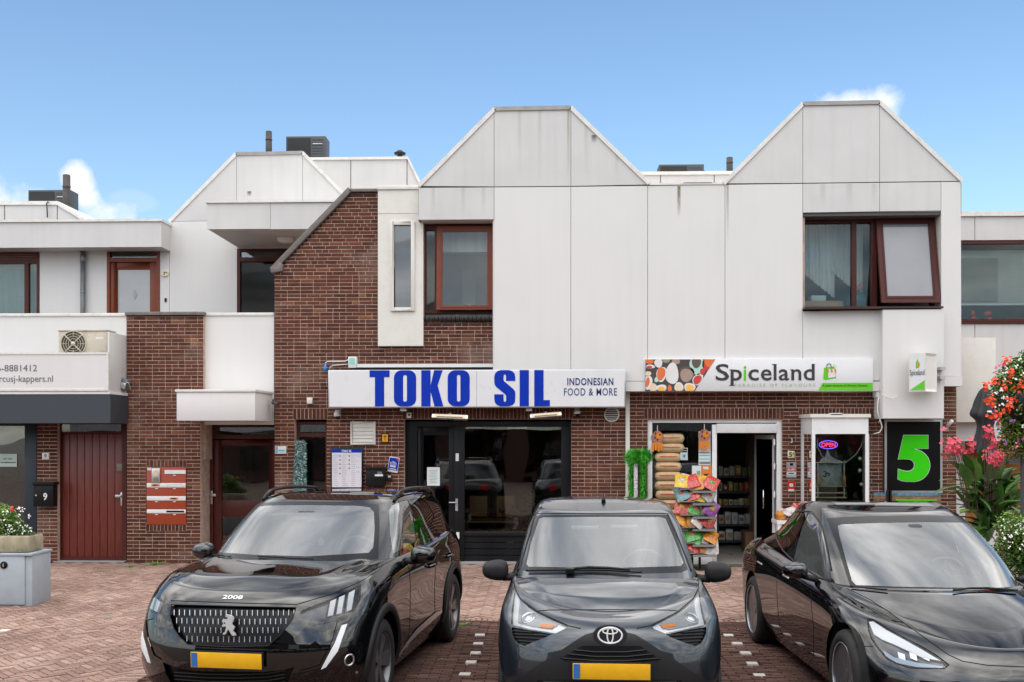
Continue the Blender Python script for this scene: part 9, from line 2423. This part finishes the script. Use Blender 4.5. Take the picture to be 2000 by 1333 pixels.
 cloud('foliage', root, tuple(P(2003, 785)), (.38, .34, .64), 11000, .026, MLEAFL, r); cloud('foliage', root, tuple(P(1998, 760)), (.30, .3, .42), 3000, .028, MLEAF, r); cloud('dry_foliage', root, tuple(P(1990, 850)), (.22, .25, .30), 2600, .02, mat('olive_leaf', (.20, .15, .04), .6, vary=.4, scale=20), r)
 def grad(x, y): return 1
 fl = [(1967, 706, 'r'), (1975, 728, 'r'), (1993, 703, 'w'), (1961, 741, 'w'), (1970, 757, 'r'), (1975, 777, 'r'), (1972, 796, 'r'), (1966, 801, 'r'), (1935, 777, 'r'), (1938, 787, 'r'), (1990, 763, 'r'), (1995, 755, 'r'), (1997, 775, 'w'), (1975, 787, 'w'), (1941, 795, 'w'), (1945, 770, 'w'), (1933, 805, 'w'), (1943, 803, 'p'), (1945, 822, 'p'), (1950, 835, 'p'), (1947, 717, 'k'), (1945, 728, 'k'), (1953, 712, 'k'), (1985, 716, 'w'), (1996, 788, 'r'), (1962, 775, 'w'), (1945, 750, 'r'), (1955, 762, 'w'), (1938, 812, 'r'), (1925, 755, 'r'), (1948, 812, 'r'), (1978, 822, 'p'), (1999, 832, 'w'), (1985, 742, 'w'), (1998, 730, 'w'), (1962, 727, 'w'), (1964, 866, 'p'), (1994, 860, 'p'), (1985, 873, 'k'), (1992, 800, 'w'), (1958, 790, 'w'), (1998, 744, 'r')]
 cm = {'r': mat('orange_red_petal', (.80, .07, .012), .5, vary=.25, scale=30), 'w': MWHITEF, 'p': MPURF, 'k': mat('soft_pink_petal', (.75, .16, .30), .5)}
 for x, y, k in fl: bloom(MB(), P(x, y, -.25), .055 if k == 'r' else .030, r, 8 if k == 'r' else 5, 5).build('flower', cm[k], root)
 # white flowers low right
 Y = 11.9; root = empty('flower_bed', (W(1990, 1050, Y)[0], Y, 0), 'bushy bed of small white flowers at the lower right beside the canna', 'flowers')
 P = lambda x, y, dy=0.0: Vector((W(x, y, Y + dy)[0], Y + dy, W(x, y, Y + dy)[1]))
 cloud('foliage', root, tuple(P(2010, 1050)), (.42, .3, .32), 6000, .022, MLEAFL, r); cloud('foliage', root, tuple(P(2010, 1090)), (.5, .3, .3), 2500, .03, MLEAF, r)
 MB().box(P(1960, 1100).x, P(2100, 1100).x, Y - .25, Y + .3, 0, .42).build('trough', MCONC, root, bevel=.02)
 for i in range(46): bloom(MB(), P(r.uniform(1955, 2025), r.uniform(1012, 1075), r.uniform(-.3, -.1)), .024, r, 2, 5).build('flower', MWHITEF, root)
 # flowers in the left trough
 Y = 12.55; root = empty('white_flower_bush', (W(10, 1047, Y)[0], Y, W(10, 1047, Y)[1]), 'loose bush of small white flowers with one red bloom in the concrete trough', 'flowers')
 P = lambda x, y, dy=0.0: Vector((W(x, y, Y + dy)[0], Y + dy, W(x, y, Y + dy)[1]))
 cloud('foliage', root, tuple(P(5, 1025)), (.28, .15, .24), 3600, .018, MLEAFL, r); cloud('foliage', root, tuple(P(45, 1035)), (.09, .15, .12), 500, .016, MLEAF, r)
 for i in range(60): bloom(MB(), P(r.uniform(-10, 40) if i % 4 else r.uniform(35, 60), r.uniform(992, 1045), r.uniform(-.2, 0)), .022, r, 2, 5).build('flower', MWHITEF, root)
 bloom(MB(), P(24, 993, -.1), .035, r, 7, 5).build('flower', MREDF, root); a, q = P(24, 995, -.1), P(22, 1040); MB().tube([tuple(a), tuple(q)], .005, 5).build('stem', MLEAF, root)
 # closed umbrella
 Y = 15.0; P = lambda x, y: (W(x, y, Y)[0], W(x, y, Y)[1]); cx, zt = P(1924, 757); zb = P(1924, 884)[1]; root = empty('closed_parasol', (cx, Y, 0), 'closed black parasol standing behind the canna flowers', 'parasol')
 n, k = 16, 40; vs = []
 prof = [(0, .02), (.04, .07), (.12, .10), (.30, .15), (.42, .19), (.50, .13), (.60, .10), (.8, .13), (1.0, .18)]
 for i in range(n*2 + 1):
  t = i/(n*2); rr = ip(prof, t)
  for j in range(k): a = 2*pi*j/k; q = rr*(1 + .22*sin(8*a + t*2)*min(1, t*5) + .08*sin(3*a + t*5)); vs.append((cx + q*cos(a), Y + q*sin(a)*.8, zt + (zb - zt)*t - .04*t*sin(5*a)))
 fs = [(i*k + j, i*k + (j+1) % k, (i+1)*k + (j+1) % k, (i+1)*k + j) for i in range(n*2) for j in range(k)]
 MB().add(vs, fs).build('canopy', mat('black_canvas', (.028, .028, .030), .8, vary=.15), root, smooth=True); MB().tube([(cx, Y, 0), (cx, Y, zt + .03)], .022, 10).build('pole', MALU, root); MB().lathe([(.28, 0), (.28, .06), (.05, .09), (.04, .3)], None, 24, (cx, Y, 0)).build('foot', MHVAC, root)
 MB().lathe([(.02, 0), (.03, .04), (0, .07)], None, 12, (cx, Y, zt)).build('finial', MPLAS, root)
 # weeds and litter
 for px, py, s_, n_, lb in ((252, 1108, .09, 26, 'low green weed at the foot of the red door'), (307, 1104, .14, 40, 'taller tuft of grass at the foot of the brick pillar'), (278, 1109, .06, 14, 'tiny weed between the two tufts by the pillar'), (905, 1222, .07, 16, 'small grass tuft beside the rear wheel of the left car'), (210, 1208, .05, 10, 'tiny yellow green weed in the open paving on the left')):
  g = G(px, py); e = empty('weed_tuft', tuple(g), lb, 'weed', 'weeds in the paving joints'); mb = MB()
  for i in range(n_): a = r.uniform(0, 2*pi); leaf(mb, g + Vector((cos(a), sin(a), 0))*r.uniform(0, s_*.6), Vector((cos(a)*.9, sin(a)*.9, r.uniform(.3, 1.2))), .006, s_*r.uniform(.6, 1.2), 1.2, r, n=3)
  mb.build('blades', MGRASS, e)['kind'] = 'stuff'
 v, f = [], []; v2, f2 = [], []
 for i in range(420):
  x = r.uniform(-8, 6); y = r.choice((r.uniform(9, 16.3), r.gauss(15.4, .5), r.gauss(13.5, 1.4)))
  if y > 16.4: continue
  a = r.uniform(0, 6.3); s_ = r.uniform(.006, .022); V, Q = (v, f) if i % 3 else (v2, f2); k = len(V); z = .006
  V += [(x + s_*cos(a), y + s_*sin(a), z), (x - s_*.6*sin(a), y + s_*.6*cos(a), z + s_*.5), (x - s_*cos(a), y - s_*sin(a), z), (x + s_*.6*sin(a), y - s_*.6*cos(a), z + s_*.3)]; Q.append((k, k+1, k+2, k+3))
 for nm, V, Q, m_ in (('fallen_leaves', v, f, mat('litter_tan', (.42, .26, .12), .8, vary=.4, scale=30)), ('pale_litter', v2, f2, mat('litter_pale', (.62, .58, .50), .8))):
  me = bpy.data.meshes.new(nm); me.from_pydata(V, [], Q); o = link(nm, me, m_, None); tag(o, 'scattered small %s on the brick paving' % nm.replace('_', ' '), 'litter', kind='stuff')
 # trees across the square, mirrored in glass and paint
 for x, y in ((-6, -10), (4.2, -9.5), (11, -11)):
  e = empty('street_tree', (x, y, 0), 'street tree across the square, behind the viewer, mirrored in the %s windows' % ('left' if x < -3 else 'middle' if x < 8 else 'right'), 'tree'); MB().tube([(x, y, 0), (x + .1, y, 1.6), (x, y + .1, 3.2)], [.15, .11, .05], 8).build('trunk', MSTEM, e, smooth=True); cloud('crown', e, (x, y, 3.9), (1.5, 1.4, 1.4), 2500, .13, MLEAF, r)
plants()
